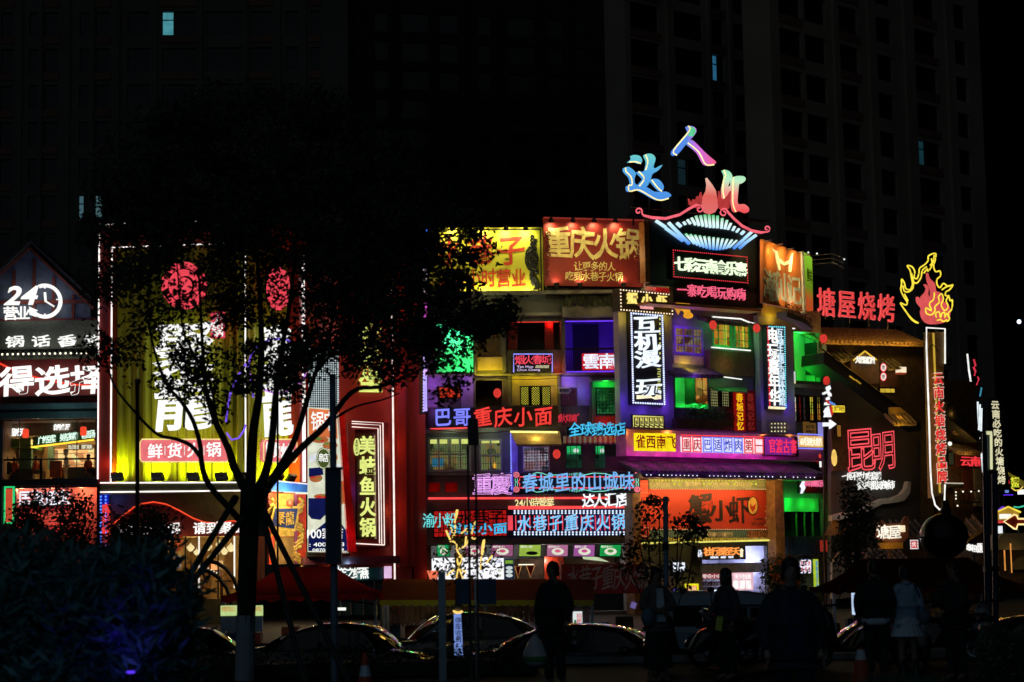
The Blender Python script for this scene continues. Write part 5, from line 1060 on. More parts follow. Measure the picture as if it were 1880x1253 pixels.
t = T('dotted_sign', 'cream market sign with blue bulb border beside the violet panel', 'sign'); t.part('panel', E(240, 190, 110, .95)).pb(Bf, 1467, 801, 1511, 821, 1.1, 1.25); t.part('bulb_border', E(120, 130, 255, 1.4)).dotframe(Bf, 1466, 798, 1513, 824, 16, 5, .04, 1.27)
t.part('lettering', E(255, 245, 215, 1.2)).text(Bf, '62号深夜大排档', 1469, 803, 1510, 819, o=1.26, th=.03, wt=.05, word=True); t.done()
t = T('wall_sign', 'dim amber sign with dark market letters over the cream market sign', 'sign'); t.part('panel', E(120, 85, 35, .6)).pb(Bf, 1478, 775, 1498, 799, .3, .45); l_ = t.part('lettering', blackpanel); l_.text(Bf, '62号', 1480, 780, 1496, 788, o=.45, th=.02, wt=.03, word=True); l_.text(Bf, 'MARKET', 1480, 790, 1496, 795, o=.45, th=.02, wt=.01, word=True); t.done()
t = T('hanging_banner', 'lilac vertical banner at the building corner beside the white arrow', 'banner'); t.part('cloth', E(150, 145, 220, .75)).pb(Bf, 1503, 776, 1512, 806, 1.0, 1.05); t.part('rod', darkmetal).pb(Bf, 1502, 774, 1513, 775.6, .02, 1.06); t.done()
t = T('light_box', 'small white and amber lit poster beside the cyan bulbs', 'sign'); t.part('panel', EG([(0, (225, 200, 120)), (.3, (225, 225, 180)), (.4, (205, 220, 210)), (1, (215, 230, 225))], 2, .85)).pb(Bf, 1449, 682, 1461, 708, .02, .15); t.part('frame', darkmetal).frame(Bf, 1448, 681, 1462, 709, .03, .01, .17); t.done()
redlantern('red lantern under the green window eave beside the violet window', Bf, 1309, 597, .19, 1.2); redlantern('red lantern at the second pillar top beside the cyan sign', Bf, 1389, 603, .19, 1.3); redlantern('red lantern below the cream market sign', Bf, 1500, 838, .23, .8); redlantern('dim red lantern at the roof corner of the green bay', Bf, 1512, 622, .2, .6)
for u, lb, k_ in ((1359, 'bright red vertical board with gold characters on the turned wing', 1.0), (1379, 'dull red vertical board beside the brighter one', .45)):
 t = T('vertical_board', lb, 'sign', group='red vertical boards'); t.part('board', E(int(150 * k_), int(18 * k_), 14, .7)).pb(Bf, u - 9, 718, u + 9, 795, .5, .62); t.part('lettering', E(int(255 * k_), int(190 * k_) if k_ > .9 else 30, 25, .95)).text(Bf, '春城记忆', u - 6, 722, u + 6, 791, o=.62, th=.04, wt=.03, vert=True, fit=.85); t.done()
t = T('planter', 'dark leafy planter on the balcony beneath the green bay', 'plant'); t.part('trough', brownwood).pb(Bf, 1242, 770, 1345, 792, .25, .9); m = t.part('foliage', leafm); rr_ = random.Random(9)
for i in range(26): m.leaves(Bf.px(rr_.uniform(1244, 1345), rr_.uniform(752, 770), rr_.uniform(.3, .9)), .45, 45, .14, .6, rr_)
t.part('red_flowers', P('red_petal', .5, .03, .02)).leaves(Bf.px(1330, 788, 1.0), .5, 60, .12, .3, rr_); t.done()
# big tiled canopy
t = T('tiled_canopy', 'purple lit tiled canopy above the crab restaurant with tiny white bulbs', 'canopy')
tileroof(t, Bf, 1178, 868, 1510, 873, P('blue_grey_tile', .05, .045, .07, .7, var=.4, scale=4), depth=1.6, rise=.55, o=2.4, pitch=.3, r=.09)
cb = t.part('eave_board', blackpanel); cb.poly(Bf, [(1176, 869), (1511, 874), (1511, 882), (1180, 877)], 1.2, 2.36)
m = t.part('bulb', E(235, 235, 255, 1.4)); rr_ = random.Random(2)
for i in range(44):
 if rr_.random() < .8: m.ball(Bf.px(1172 + i * 7.7, 872 + i * .12, 2.43), .03, nu=6, nv=4)
t.done()
for i in range(10): lamp('eave_glow', Bf.px(1180 + i * 35, 862 + i * .5, 2.75), (180, 50, 255), 4.5, size=.05)  # small purple lights added above the eave to make the tiles glint
# crab restaurant
t = T('crab_restaurant', 'crab restaurant with red banner between honey coloured timber posts', 'restaurant')
ps = t.part('post', oldwood); ps.pb(Bf, 1163, 870, 1178, 1128, .9, 1.5); ps2 = t.part('post', oldwood); ps2.pb(Bf, 1425, 875, 1441, 1120, .9, 1.5); t.part('beam', oldwood).pb(Bf, 1178.5, 871, 1425, 880, .9, 1.4)
t.part('green_fascia', P('sage_fascia', .28, .36, .2, .6)).pb(Bf, 1192, 880.5, 1416, 899, .5, .8)
d_ = t.part('yellow_dots', E(205, 205, 70, 1.0)); d_.dots(Bf, 1198, 882.5, 1412, 882.5, 36, .055, .82); [d_.ball(Bf.px(u, 889, .82), .07, nu=8, nv=4) for u in (1238, 1248, 1292, 1303, 1337, 1348, 1380, 1388)]
l_ = t.part('fascia_lettering', P('pale_green_print', .6, .66, .4, .6)); [l_.text(Bf, 'CRAB SHRIMP', u, 885, u + 32, 893, o=.8, th=.02, wt=.0, word=True) for u in (1199, 1256, 1305, 1349, 1390)]
rb = t.part('red_banner', P('scarlet_banner', .58, .06, .025, .6, var=.12)); rb.pb(Bf, 1192, 899.5, 1416, 972, .4, .7)
rd_ = t.part('bulb_row', E(245, 190, 130, 1.0)); rd_.dots(Bf, 1196, 898.5, 1414, 898.5, 54, .028, .83); rd_.dots(Bf, 1196, 972.5, 1414, 972.5, 54, .028, .75)
l_ = t.part('black_lettering', P('ink_black', .02, .012, .01, .5)); l_.text(Bf, '蟹', 1268, 910, 1306, 961, o=.703, th=.03, wt=.05, kai=.08, jit=.012, fit=1.0); l_.text(Bf, '小', 1305, 920, 1343, 957, o=.703, th=.03, wt=.05, fit=.95); l_.text(Bf, '虾', 1341, 914, 1374, 961, o=.703, th=.03, wt=.03, kai=.08, jit=.012, fit=1)
sm = t.part('small_print', P('brown_print', .2, .05, .03)); sm.text(Bf, '口味鲜活', 1384, 951, 1404, 956, o=.703, th=.01); sm.text(Bf, '地道江湖味道', 1380, 959, 1406, 965, o=.703, th=.01); wf = t.part('white_motif', P('cream_print', .75, .62, .45));
for k in range(9): wf.poly(Bf, arc(1408 + 2 * math.sin(k * 2.2), 930 + k * 4.4, 2.2, 2.0, 0, 320, 7), .703, .715)
em = t.part('yellow_crest', P('butter_print', .85, .62, .14)); em.poly(Bf, arc(1382, 929, 9, 16, 0, 345, 22), .703, .73); t.part('crest_mark', P('scarlet_print', .6, .05, .02)).poly(Bf, [(1377, 925), (1382, 931), (1388, 924), (1386, 935), (1382, 940), (1378, 934)], .731, .745); t.part('crest_rim', P('ink_black', .02, .012, .01)).ptube(Bf, arc(1382, 929, 9.4, 16.4, 0, 348, 24), .03, .72, closed=True)
t.part('teal_strip', P('teal_strip', .10, .2, .19, .6)).pb(Bf, 1192, 974, 1372, 989, .5, .7); t.part('food_strip', P('fried_food_print', .45, .22, .1, .7, var=.9, scale=12)).pb(Bf, 1372.5, 974, 1416, 989, .5, .7); t.part('strip_lettering', P('straw_print', .6, .6, .4)).text(Bf, '新鲜·时尚·夜宵', 1296, 977, 1346, 986, o=.703, th=.01)
t.part('yellow_tube', E(225, 215, 100, 1.1)).tube([Bf.px(1178, 998, 1.0), Bf.px(1424, 992, 1.0)], .05); fr_ = t.part('fringe', P('yellow_fringe', .6, .55, .15)); [fr_.pb(Bf, 1226 + i * 5, 987.5, 1228.5 + i * 5, 993, .72, .9) for i in range(38)]
for u0, u1 in ((1172, 1191), (1416.5, 1428)):
 sp_ = t.part('red_side_panel', P('scarlet_banner', .58, .06, .025)); sp_.pb(Bf, u0, 882, u1, 990, .2, .95); b_ = t.part('bulb_row', E(240, 170, 110, .9)); [b_.dots(Bf, u0 + 1, 889 + j * 16, u1 - 1, 889 + j * 16, 6, .022, .97) for j in range(7)]
t.done()
for i in range(6): lamp('banner_lamp', Bf.px(1210 + i * 38, 893, 2.1), (255, 190, 120), 76)
for u in (1171, 1433): lamp('post_lamp', Bf.px(u, 885, 2.2), (255, 195, 90), 14); lamp('post_lamp', Bf.px(u, 1010, 2.2), (255, 195, 90), 8)
for u in (1230, 1300, 1370): lamp('strip_lamp', Bf.px(u, 999, 1.6), (255, 230, 110), 7)
t = T('dotted_sign', 'small dark sign with orange characters and white arrow over the shop', 'sign'); t.part('panel', navy).pb(Bf, 1280, 1003, 1369, 1028, .3, .5)
t.part('lettering', E(255, 150, 70, 1.2)).text(Bf, '社行探至天', 1294, 1006, 1358, 1020, o=.5, th=.05, wt=.06, kai=.1, fit=.98); t.part('outline_tube', E(255, 235, 190, 1.1)).text(Bf, '社行探至天', 1294, 1006, 1358, 1020, o=.49, th=.03, tube=.02, kai=.1, fit=1.02)
l_ = t.part('small_lettering', E(235, 240, 255, 1.1)); l_.text(Bf, '剧本杀 桌游 密室', 1305, 1021.5, 1347, 1025.5, o=.5, th=.03, wt=.05); l_.text(Bf, '几楼', 1282, 1010, 1289, 1023, o=.5, th=.03, wt=.05, vert=True); t.part('arrow', E(255, 245, 200, 1.1)).poly(Bf, [(1362, 1007), (1366, 1012), (1364.3, 1012), (1364.3, 1023), (1359.7, 1023), (1359.7, 1012), (1358, 1012)], .5, .54); t.done()
t = T('poster', 'pink glowing poster in the bright shop room', 'poster'); t.part('panel', E(245, 195, 205, 1.0)).pb(Bf, 1343, 1051, 1383, 1084, -1.0, -.9); l_ = t.part('lettering', E(255, 250, 250, 1.1)); l_.text(Bf, '天天特惠', 1349, 1055, 1379, 1064, o=-.89, th=.02, wt=.02); [l_.pb(Bf, 1347 + i * 11.5, 1066, 1356 + i * 11.5, 1081, -.89, -.87) for i in range(3)]; t.done()
t = T('shop_sign', 'dark red strip with white characters above the shelves', 'sign'); t.part('panel', E(150, 25, 25, .8)).pb(Bf, 1283, 1053, 1342, 1063, -1.2, -1.1); t.part('lettering', E(240, 220, 220)).text(Bf, '零食小卖部', 1289, 1054.5, 1335, 1062, o=-1.09, th=.02, wt=.02); t.done()
t = T('poster', 'yellow framed red notice at the shop entrance behind the van', 'poster'); t.part('frame', E(235, 225, 40, 1.0)).pb(Bf, 1259, 1072, 1283, 1090, .25, .32); t.part('notice', E(230, 85, 55, 1.0)).pb(Bf, 1263, 1076, 1279, 1088, .325, .34); t.part('lettering', E(255, 225, 160)).text(Bf, '招租旺铺', 1264, 1077, 1278, 1087, o=.34, th=.01); t.done()
t = T('menu_sign', 'white lit menu panel beside the thin pole at the crab restaurant', 'sign'); t.part('panel', E(235, 242, 255, 1.1)).pb(Bf, 1236, 1033, 1258, 1050, .1, .2); t.part('frame', darkmetal).frame(Bf, 1235, 1032, 1259, 1051, .03, .05, .22); t.done()
t = T('round_sign', 'small violet moon shaped neon beside the shop entrance', 'neon'); t.part('ring', E(120, 95, 250, 1.2)).ptube(Bf, arc(1243, 1088, 6, 6, 20, 190, 10), .04, .3); t.part('base', blackpanel).poly(Bf, arc(1243, 1088, 8, 8, 0, 340, 14), .1, .25); t.done()
# shops at the far end of the turned wing
t = T('shop_sign', 'pink and white brush sign on dark fascia beside the red lit wall', 'sign'); t.part('fascia', navy).pb(Bf, 1467, 880, 1512, 906, .3, .45); t.part('lettering', E(245, 110, 150, 1.1)).text(Bf, '串串香·好酒', 1478, 881, 1511, 894, o=.45, th=.04, wt=.04, kai=.1); t.part('white_figure', E(235, 240, 255, 1.1)).poly(Bf, [(1474, 883), (1478, 882), (1477, 890), (1479, 896), (1474, 906), (1470, 907), (1472, 897), (1469, 893)], .45, .49); t.done()
t = T('shop_sign', 'three white lit capsules on a blue wall', 'sign'); t.part('panel', P('cobalt_panel', .03, .1, .35, .5)).pb(Bf, 1467, 1026, 1498, 1054, .3, .4); [t.part('capsule', E(245, 238, 250, 1.1)).poly(Bf, arc(1473 + i * 6.6, 1031, 2.9, 3, 180, 0, 6) + arc(1473 + i * 6.6, 1050, 2.9, 3, 0, -180, 6), .4, .46) for i in range(3)]
l_ = t.part('lettering', E(205, 40, 80)); [l_.text(Bf, '奶茶', 1470.6 + i * 6.6, 1029, 1475.4 + i * 6.6, 1052, o=.46, th=.01, wt=.02, vert=True, fit=.7) for i in range(3)]; t.done()
t = T('light_box', 'lime green vertical light box beside the white capsules', 'sign'); t.part('panel', E(170, 195, 50, .95)).pb(Bf, 1498, 1027, 1503, 1086, .42, .6); t.part('lettering', E(60, 130, 190)).text(Bf, '鲜榨果汁奶', 1498.5, 1030, 1502.5, 1083, o=.6, th=.01, vert=True, wt=.02); t.done()
t = T('wall_lamp', 'glowing red striped box lamp on the slatted balcony', 'lamp'); t.part('shade', E(150, 40, 28, .8)).pb(Bf, 1512, 992, 1532, 1013, .7, .95); [t.part('rib', darkmetal).pb(Bf, 1515 + i * 5, 992, 1516 + i * 5, 1013, .955, .99) for i in range(4)]; t.done()
glowlamp(Bf, 1483, 1040, 1.5, (150, 190, 255), 12); lamp('red_wall_lamp', Bf.px(1520, 890, 1.2), (255, 40, 30), 10)
# ================================================================= roof top of the turned wing
PG = Face(1290, 96.5, 34)
Z2 = lambda x, y: (1120 + x / 3.917, 200 + y / 3.917)
t = T('rooftop_sign', 'rooftop pagoda sign with pink outlined eaves and fans of white bars', 'sign')
t.part('panel', P('slate_black_panel', .012, .016, .018, .5)).pb(PG, 1193, 410, 1397, 532, -.4, 0); t.part('orange_side', P('orange_side', .5, .16, .02, .6)).pb(PG, 1184, 408, 1192.6, 518, -.3, .12); t.part('orange_base', P('orange_side', .5, .16, .02)).pb(PG, 1193, 561, 1397, 565, -1.0, -.02)
tb = t.part('eave_tube', E(238, 100, 115, 1.15))
def zl(pts): return [Z2(*p) for p in pts]
sp = lambda cx, cy_, r0, d0, sg: [(cx + r0 * (1 - k / 15) * math.cos(R(d0 + sg * k * 36)), cy_ - r0 * (1 - k / 15) * math.sin(R(d0 + sg * k * 36))) for k in range(12)]
for dz in (0, 9):
 tb.ptube(PG, zl(sp(205, 738, 28, 330, 1)[::-1] + [(240, 765 + dz * .4), (300, 778 + dz), (400, 785 + dz), (500, 758 + dz), (570, 714 + dz), (620, 688 + dz)] + sp(643, 722, 30, 110, -1)), .04, .14, 6)
 tb.ptube(PG, zl(sp(818, 748, 32, 60, 1)[::-1] + [(850, 742 + dz), (890, 785 + dz), (950, 838 + dz), (1020, 873 + dz), (1085, 886 + dz)] + sp(1128, 862, 26, 250, 1)), .04, .14, 6)
fan = EG([(0, (60, 130, 230)), (.4, (175, 225, 255)), (.75, (225, 250, 245)), (1, (40, 190, 90))], 2, 1.1)
ub = t.part('upper_bars', fan); lb_ = t.part('lower_bars', fan)
def bar(mb, p, q, w_):
 (x0, y0), (x1, y1) = p, q; dx, dy = x1 - x0, y1 - y0; l = math.hypot(dx, dy); nx, ny = -dy / l * w_, dx / l * w_
 mb.poly(PG, zl([(x0 + nx, y0 + ny), (x1 + nx, y1 + ny), (x1 - nx, y1 - ny), (x0 - nx, y0 - ny)]), .02, .12)
for p, q in (((335, 805), (405, 852)), ((405, 858), (530, 950)), ((425, 818), (470, 865)), ((470, 865), (576, 972)), ((485, 820), (515, 848)), ((1055, 908), (990, 955)), ((985, 958), (935, 1003)), ((1022, 886), (970, 935)), ((965, 940), (893, 1004)), ((968, 880), (948, 902))): bar(ub, p, q, 9)
for (a, b) in (((533, 812), (548, 834)), ((560, 796), (584, 828)), ((590, 782), (620, 836)), ((622, 768), (646, 842)), ((655, 765), (673, 847)), ((686, 760), (700, 852)), ((716, 760), (726, 856)), ((746, 763), (752, 857)), ((777, 768), (778, 858)), ((812, 786), (806, 862)), ((846, 800), (830, 865)), ((874, 822), (852, 868)), ((902, 845), (886, 876)), ((932, 862), (914, 888))): bar(ub, a, b, 6)
for i in range(12):
 s_ = i / 11; bar(lb_, (548 + 368 * s_, 897 + 48 * s_ ), (612 + 250 * s_, 972 + 44 * math.sin(s_ * 2.5)), 4.6)
fl_ = t.part('flame', EG([(0, (225, 110, 110)), (.5, (225, 100, 90)), (1, (235, 190, 170))], 2, 1.0)); fl_.poly(PG, zl([(698, 497), (735, 545), (762, 590), (772, 650), (778, 710), (755, 745), (725, 757), (690, 745), (665, 700), (672, 640), (700, 590), (706, 545)]), .05, .2)
f2 = t.part('small_flame', E(195, 62, 62, .85)); f2.poly(PG, zl([(568, 645), (590, 680), (600, 650), (618, 660), (630, 628), (642, 640), (657, 598), (664, 650), (660, 700), (640, 720), (600, 700), (575, 690)]), .02, .12); f2.poly(PG, zl([(786, 590), (800, 640), (815, 655), (850, 625), (870, 590), (868, 650), (858, 715), (820, 735), (790, 715), (782, 650)]), .02, .12)
t.part('base_rail', darkmetal).pb(PG, 1160, 392, 1412, 394, -.6, -.5); t.done()
t = T('rooftop_letters', 'three large multicoloured outlined characters standing above the pagoda sign', 'sign')
RF = Face(1290, 97, 30)
gb_ = EG([(0, (75, 140, 225)), (.6, (85, 165, 225)), (1, (110, 205, 195))], 2, 1.05); gr_ = EG([(0, (80, 130, 235)), (.35, (85, 140, 225)), (.55, (195, 110, 225)), (1, (240, 95, 130))], 0, 1.05); gt_ = EG([(0, (235, 80, 85)), (.45, (240, 150, 140)), (.75, (190, 235, 195)), (1, (150, 225, 180))], 2, 1.05)
S = {'g1': [[(167, 333), (215, 340), (232, 372), (222, 390), (188, 378), (142, 382), (168, 358)], [(112, 424), (140, 420), (186, 462), (176, 505), (188, 545), (268, 566), (322, 597), (402, 596), (440, 620), (420, 640), (345, 652), (212, 582), (142, 592), (134, 552), (160, 546), (152, 492), (116, 452)],
   [(258, 330), (300, 325), (328, 358), (312, 420), (340, 425), (378, 404), (345, 445), (306, 470), (292, 510), (262, 562), (212, 556), (238, 518), (248, 498), (206, 452), (258, 450), (276, 380)], [(302, 508), (352, 510), (386, 555), (376, 590), (340, 560)]],
     'g2': [[(562, 124), (606, 132), (622, 160), (598, 200), (560, 240), (482, 332), (460, 300), (552, 205), (574, 160)], [(570, 226), (602, 232), (680, 310), (725, 350), (762, 382), (748, 398), (690, 396), (640, 310), (560, 244)]],
     'g3': [[(822, 440), (858, 450), (880, 482), (868, 515), (838, 513), (836, 470)], [(832, 522), (862, 520), (846, 572), (846, 650), (828, 660), (818, 590)], [(862, 570), (884, 560), (858, 690), (842, 680)], [(890, 492), (958, 485), (976, 510), (950, 536), (930, 538), (922, 600), (920, 682), (966, 686), (1000, 716), (990, 746), (950, 732), (905, 738), (888, 680), (888, 560)]]}
S['g2'] = S['g2'][:1] + [S['g2'][1]]
for nm, key, mm in (('blue_character', 'g1', gb_), ('rainbow_character', 'g2', gr_), ('coral_character', 'g3', gt_)):
 m = t.part(nm, mm); [m.poly(RF, zl(crom(s_, 3, True)), .0, .25) for s_ in S[key]]
m = t.part('green_stroke', E(95, 205, 150, 1.05)); m.poly(RF, zl([(562, 126), (604, 134), (620, 160), (600, 198), (560, 196), (576, 160)]), .255, .27)
yt = t.part('yellow_edge_tube', E(255, 240, 165, 1.3))
for ln in ([(112, 424), (116, 452), (152, 492), (158, 546), (134, 552), (142, 594), (212, 586), (342, 656), (420, 645)], [(206, 452), (246, 500), (212, 556)], [(255, 330), (272, 380), (256, 440)], [(562, 124), (570, 160), (458, 298), (480, 334)], [(560, 246), (638, 312), (688, 400), (748, 402)], [(818, 440), (832, 480), (816, 515), (812, 590), (826, 662)], [(888, 492), (884, 560), (884, 680), (905, 742)], [(140, 384), (186, 382), (220, 394)], [(300, 512), (340, 565), (372, 594)]): yt.ptube(RF, zl(ln), .035, .3, sm=4)
st_ = t.part('strut', darkmetal)
for u, v0, v1 in ((1163, 360, 415), (1192, 362, 412), (1262, 298, 395), (1300, 302, 385), (1352, 380, 410), (1360, 388, 412), (1340, 385, 408)): st_.ptube(RF, [(u, v0), (u, v1)], .05, -.1)
st_.ptube(RF, [(1150, 398), (1400, 408)], .06, -.15); t.done()
t = T('dotted_sign', 'black sign of pale green characters with red dotted border under the pagoda', 'sign'); t.part('panel', P('black_green_panel', .006, .016, .008, .5)).pb(PG, 1234, 464, 1374, 516, .01, .2)
t.part('lettering', E(235, 255, 215, 1.2)).text(PG, '七彩云南食乐寨', 1241, 472, 1371, 508, o=.2, th=.08, wt=.05, fit=1.0, sq=.66); m = t.part('dot_border', E(245, 60, 70, 1.3)); m.dotframe(PG, 1237, 466, 1372, 514, 36, 11, .028, .22); t.done()
glowlamp(PG, 1305, 490, 1.6, (200, 255, 190), 5)
t = T('letter_sign', 'rose neon characters in a row beside the yellow lobster', 'sign'); t.part('board', P('dark_plum_board', .03, .012, .012)).pb(PG, 1236, 522, 1400, 560, -.3, 0); t.part('lettering', E(240, 95, 125, 1.15)).text(PG, '一寨吃喝玩购嗨', 1244, 523, 1370, 551, o=.02, th=.06, wt=.0, fit=.85, sq=.9, kai=.03); t.done()
t = T('lobster_model', 'orange yellow lobster model clinging beside the bulb bordered sign', 'ornament'); orange = E(240, 165, 40, .95)  # painted model, no lamp; its lit look is put into a glowing colour
def zz(x, y): return (1120 + x / 3.917, 380 + y / 3.917)
b = t.part('body', orange, smooth=True)
pth = [(492, 690, .2), (510, 700, .3), (528, 716, .34), (546, 738, .32), (556, 760, .27), (560, 778, .3), (575, 782, .22)]
for x_, y_, r_ in pth: b.ball(Bf.px(*zz(x_, y_), 1.5), r_ * .62, r_ * .62, 10, 7)
for k in (-1, 0, 1): b.ball(Bf.px(*zz(562 + k * 13, 786 - abs(k) * 4), 1.5), .16, .14, 8, 6)
for ln, tip in (([(500, 690), (478, 672), (470, 650)], (474, 636)), ([(520, 690), (546, 664), (550, 640)], (542, 615))):
 c_ = t.part('claw', orange, smooth=True); c_.tube([Bf.px(*zz(*p), 1.6) for p in ln], .09, 8); c_.ball(Bf.px(*zz(*tip), 1.6), .19, .27, 10, 7); c_.tube([Bf.px(*zz(tip[0] - 8, tip[1] - 6), 1.65), Bf.px(*zz(tip[0] - 14, tip[1] - 32), 1.65)], .09, 7, r1=.02); c_.tube([Bf.px(*zz(tip[0] + 8, tip[1] - 4), 1.65), Bf.px(*zz(tip[0] + 8, tip[1] - 30), 1.65)], .08, 7, r1=.02)
for k in range(4):
 l_ = t.part('leg', orange); l_.tube([Bf.px(*zz(505 + k * 8, 705 + k * 8), 1.5), Bf.px(*zz(478 + k * 6, 716 + k * 12), 1.6), Bf.px(*zz(468 + k * 7, 738 + k * 12), 1.5)], .035, 5); l_ = t.part('leg', orange); l_.tube([Bf.px(*zz(525 + k * 8, 700 + k * 9), 1.5), Bf.px(*zz(556 + k * 5, 688 + k * 12), 1.6), Bf.px(*zz(570 + k * 3, 700 + k * 12), 1.5)], .035, 5)
t.part('antenna', E(190, 120, 30, .8)).tube([Bf.px(*zz(520, 690), 1.5), Bf.px(*zz(512, 640), 1.6), Bf.px(*zz(528, 605), 1.6)], .02, 5); t.done()
CS = Face(1400, 97, 52); CS2 = Face(1476, 99.5, 68)
t = T('billboard', 'orange billboard with white antler strokes and silver characters', 'billboard'); t.part('panel', P('orange_panel', .66, .19, .04, .6, var=.2, scale=.8)).poly(CS, [(1400, 440), (1475, 466), (1475, 573), (1400, 556)], -.15, 0)
o_ = t.part('antler_stroke', P('cream_stroke', .9, .85, .7, .6)); o_.poly(CS, [(1419, 457), (1428, 462), (1430, 474), (1440, 482), (1450, 478), (1454, 466), (1457, 464), (1453, 500), (1448, 499), (1450, 484), (1440, 489), (1431, 482), (1434, 496), (1430, 497), (1424, 470)], .003, .04)
t.part('lettering', P('silver_print', .55, .58, .52, .5)).text(CS, '潮汕记', 1405, 504, 1470, 555, o=.003, th=.04, wt=.03, kai=-.05, jit=.03, fit=1.05, sq=.95); t.part('edge_post', P('pale_post', .55, .55, .5)).pb(CS, 1474.6, 464, 1478, 576, -.15, .1); t.done()
t = T('billboard', 'narrow lime green advertisement turned away beside the orange billboard', 'billboard'); t.part('panel', EG([(0, (195, 70, 30)), (.25, (190, 90, 40)), (.45, (110, 140, 30)), (1, (150, 215, 50))], 2, .8)).poly(CS2, [(1478, 464), (1491, 474), (1493, 571), (1478, 573)], -.1, 0); t.part('print', P('dark_green_print', .05, .12, .02)).text(CS2, '鲜', 1482, 495, 1491, 520, o=.003, th=.01, wt=.03); t.done()
for u, v, lb in ((1404, 447, 'first'), (1426, 455, 'second'), (1446, 462, 'third'), (1466, 470, 'fourth')): lamp('spot_beam', CS.px(u, v, .6), (255, 225, 150), 80, 'SPOT', .08, CS.px(u, v + 22, 0), 140, .8)
for u, v in ((1450, 553), (1468, 560)): lamp('spot_beam', CS.px(u, v, .7), (255, 225, 160), 50, 'SPOT', .08, CS.px(u, v - 25, 0), 130, .8)
t = T('lamp_truss', 'steel arms with small spotlights reaching out over the orange billboard', 'lamp truss'); m = t.part('arm', steel)
for u, v in ((1404, 443), (1424, 450), (1444, 458), (1462, 464), (1474, 470)): m.tube([CS.px(u, v, .05), CS.px(u + 14, v - 2 , 1.5)], .025, 5)
for k in range(3): m.tube([CS2.px(1490, 470 + k * 8, .1), CS2.px(1492, 470 + k * 8, 0) + Vector((1.0, -.3, .05)), CS2.px(1492, 472 + k * 9, 0) + Vector((1.6, -.3, -.15))], .02, 5)
l_ = t.part('spotlight', E(225, 235, 225, 1.2)); [l_.ball(p_, .05, nu=8, nv=5) for p_ in (CS.px(1484, 464, 1.6), CS.px(1500, 466, 1.6), CS2.px(1492, 472, 0) + Vector((1.6, -.3, -.2)))]; t.done()
t = T('roof_plants', 'small dark potted shrubs along the eave below the orange billboard', 'plant'); m = t.part('foliage', P('dull_red_leaf', .16, .03, .02)); rr_ = random.Random(5); [m.leaves(CS.px(1448 + i * 4.5, 562 + i * 3 , .6), .28, 40, .12, 1.2, rr_) for i in range(10)]; t.part('trough', concrete).poly(CS, [(1445, 572), (1478, 586), (1492, 600), (1492, 606), (1478, 594), (1445, 582)], .2, .8); t.done()
# ================================================================= barbecue hall and right-hand street
C1 = Face(1600, 109, 30); C2 = Face(1600, 103, 18); C3 = Face(1718, 101, 30); C4 = Face(1770, 112, 40)
darkwall = P('charcoal_render', .055, .052, .047, .9, var=.3, scale=.6)
t = T('barbecue_hall', 'dark timber barbecue hall with long tiled roof and small lit gable', 'building')
w = t.part('wall', P('dark_timber_wall', .05, .035, .02, .8, var=.5, scale=3)); w.pb(C1, 1505, 628, 1712, 1140, -6, 0)
tileroof(t, C1, 1506, 629, 1702, 634, P('ochre_brown_tile', .26, .17, .09, .75, var=.5, scale=5), depth=2.6, rise=1.05, o=1.0, pitch=.3, r=.1)
sl_ = t.part('sloping_roof', P('dark_roof_slab', .03, .027, .024, .8)); sl_.poly(C1, [(1513, 648), (1520, 646), (1692, 782), (1690, 792), (1512, 668)], .3, 2.2)
sr = t.part('roof_rail', darkmetal); sr.tube([C1.px(1508, 640, 2.3), C1.px(1690, 778, 2.3)], .05, 5)
gl_ = t.part('gable', P('umber_boards', .10, .06, .03, .8)); gl_.poly(C1, [(1562, 662), (1588, 643), (1614, 664), (1614, 705), (1562, 705)], .05, .5)
yt = t.part('gable_light', E(235, 190, 60, 1.1)); yt.tube([C1.px(1567, 662, .6), C1.px(1588, 645, .6), C1.px(1609, 661, .6)], .05, 5)
tileroof(t, C1, 1545, 664, 1566, 658, tilem, depth=.8, rise=.5, o=1.0, name='porch_roof'); tileroof(t, C1, 1630, 678, 1656, 675, tilem, depth=.8, rise=.5, o=1.0, name='porch_roof')
win = t.part('window', darkmetal); win.frame(C1, 1615, 712, 1645, 723, .05, .01, .12); pn = t.part('pane', E(215, 180, 60, .9), parent=win); [pn.pb(C1, 1616.5 + i * 9.6, 714, 1624.5 + i * 9.6, 721, .02, .06) for i in range(3)]
st_ = t.part('lit_slats', E(190, 150, 40, .9)); [st_.poly(C1, [(1561 + i * 11, 690 + i * 7), (1570 + i * 11, 697 + i * 7), (1570 + i * 11, 698.5 + i * 7), (1561 + i * 11, 691.5 + i * 7)], 2.22, 2.3) for i in range(2)]
pt_ = t.part('board_panel', P('russet_boards', .12, .05, .03, .8)); pt_.pb(C1, 1615, 684, 1648, 711, .01, .1)
t.done()
for u, v, o, p_ in ((1552, 668, 1.2, 5), (1588, 656, 1.2, 6), (1642, 684, 1.2, 5), (1630, 726, .6, 4), (1600, 640, 1.6, 6), (1660, 640, 1.6, 7), (1530, 620, 1.6, 13), (1560, 620, 1.6, 14), (1590, 620, 1.6, 16), (1620, 620, 1.6, 18), (1650, 622, 1.6, 22), (1680, 624, 1.6, 24)): glowlamp(C1, u, v, o, (255, 190, 70), p_)
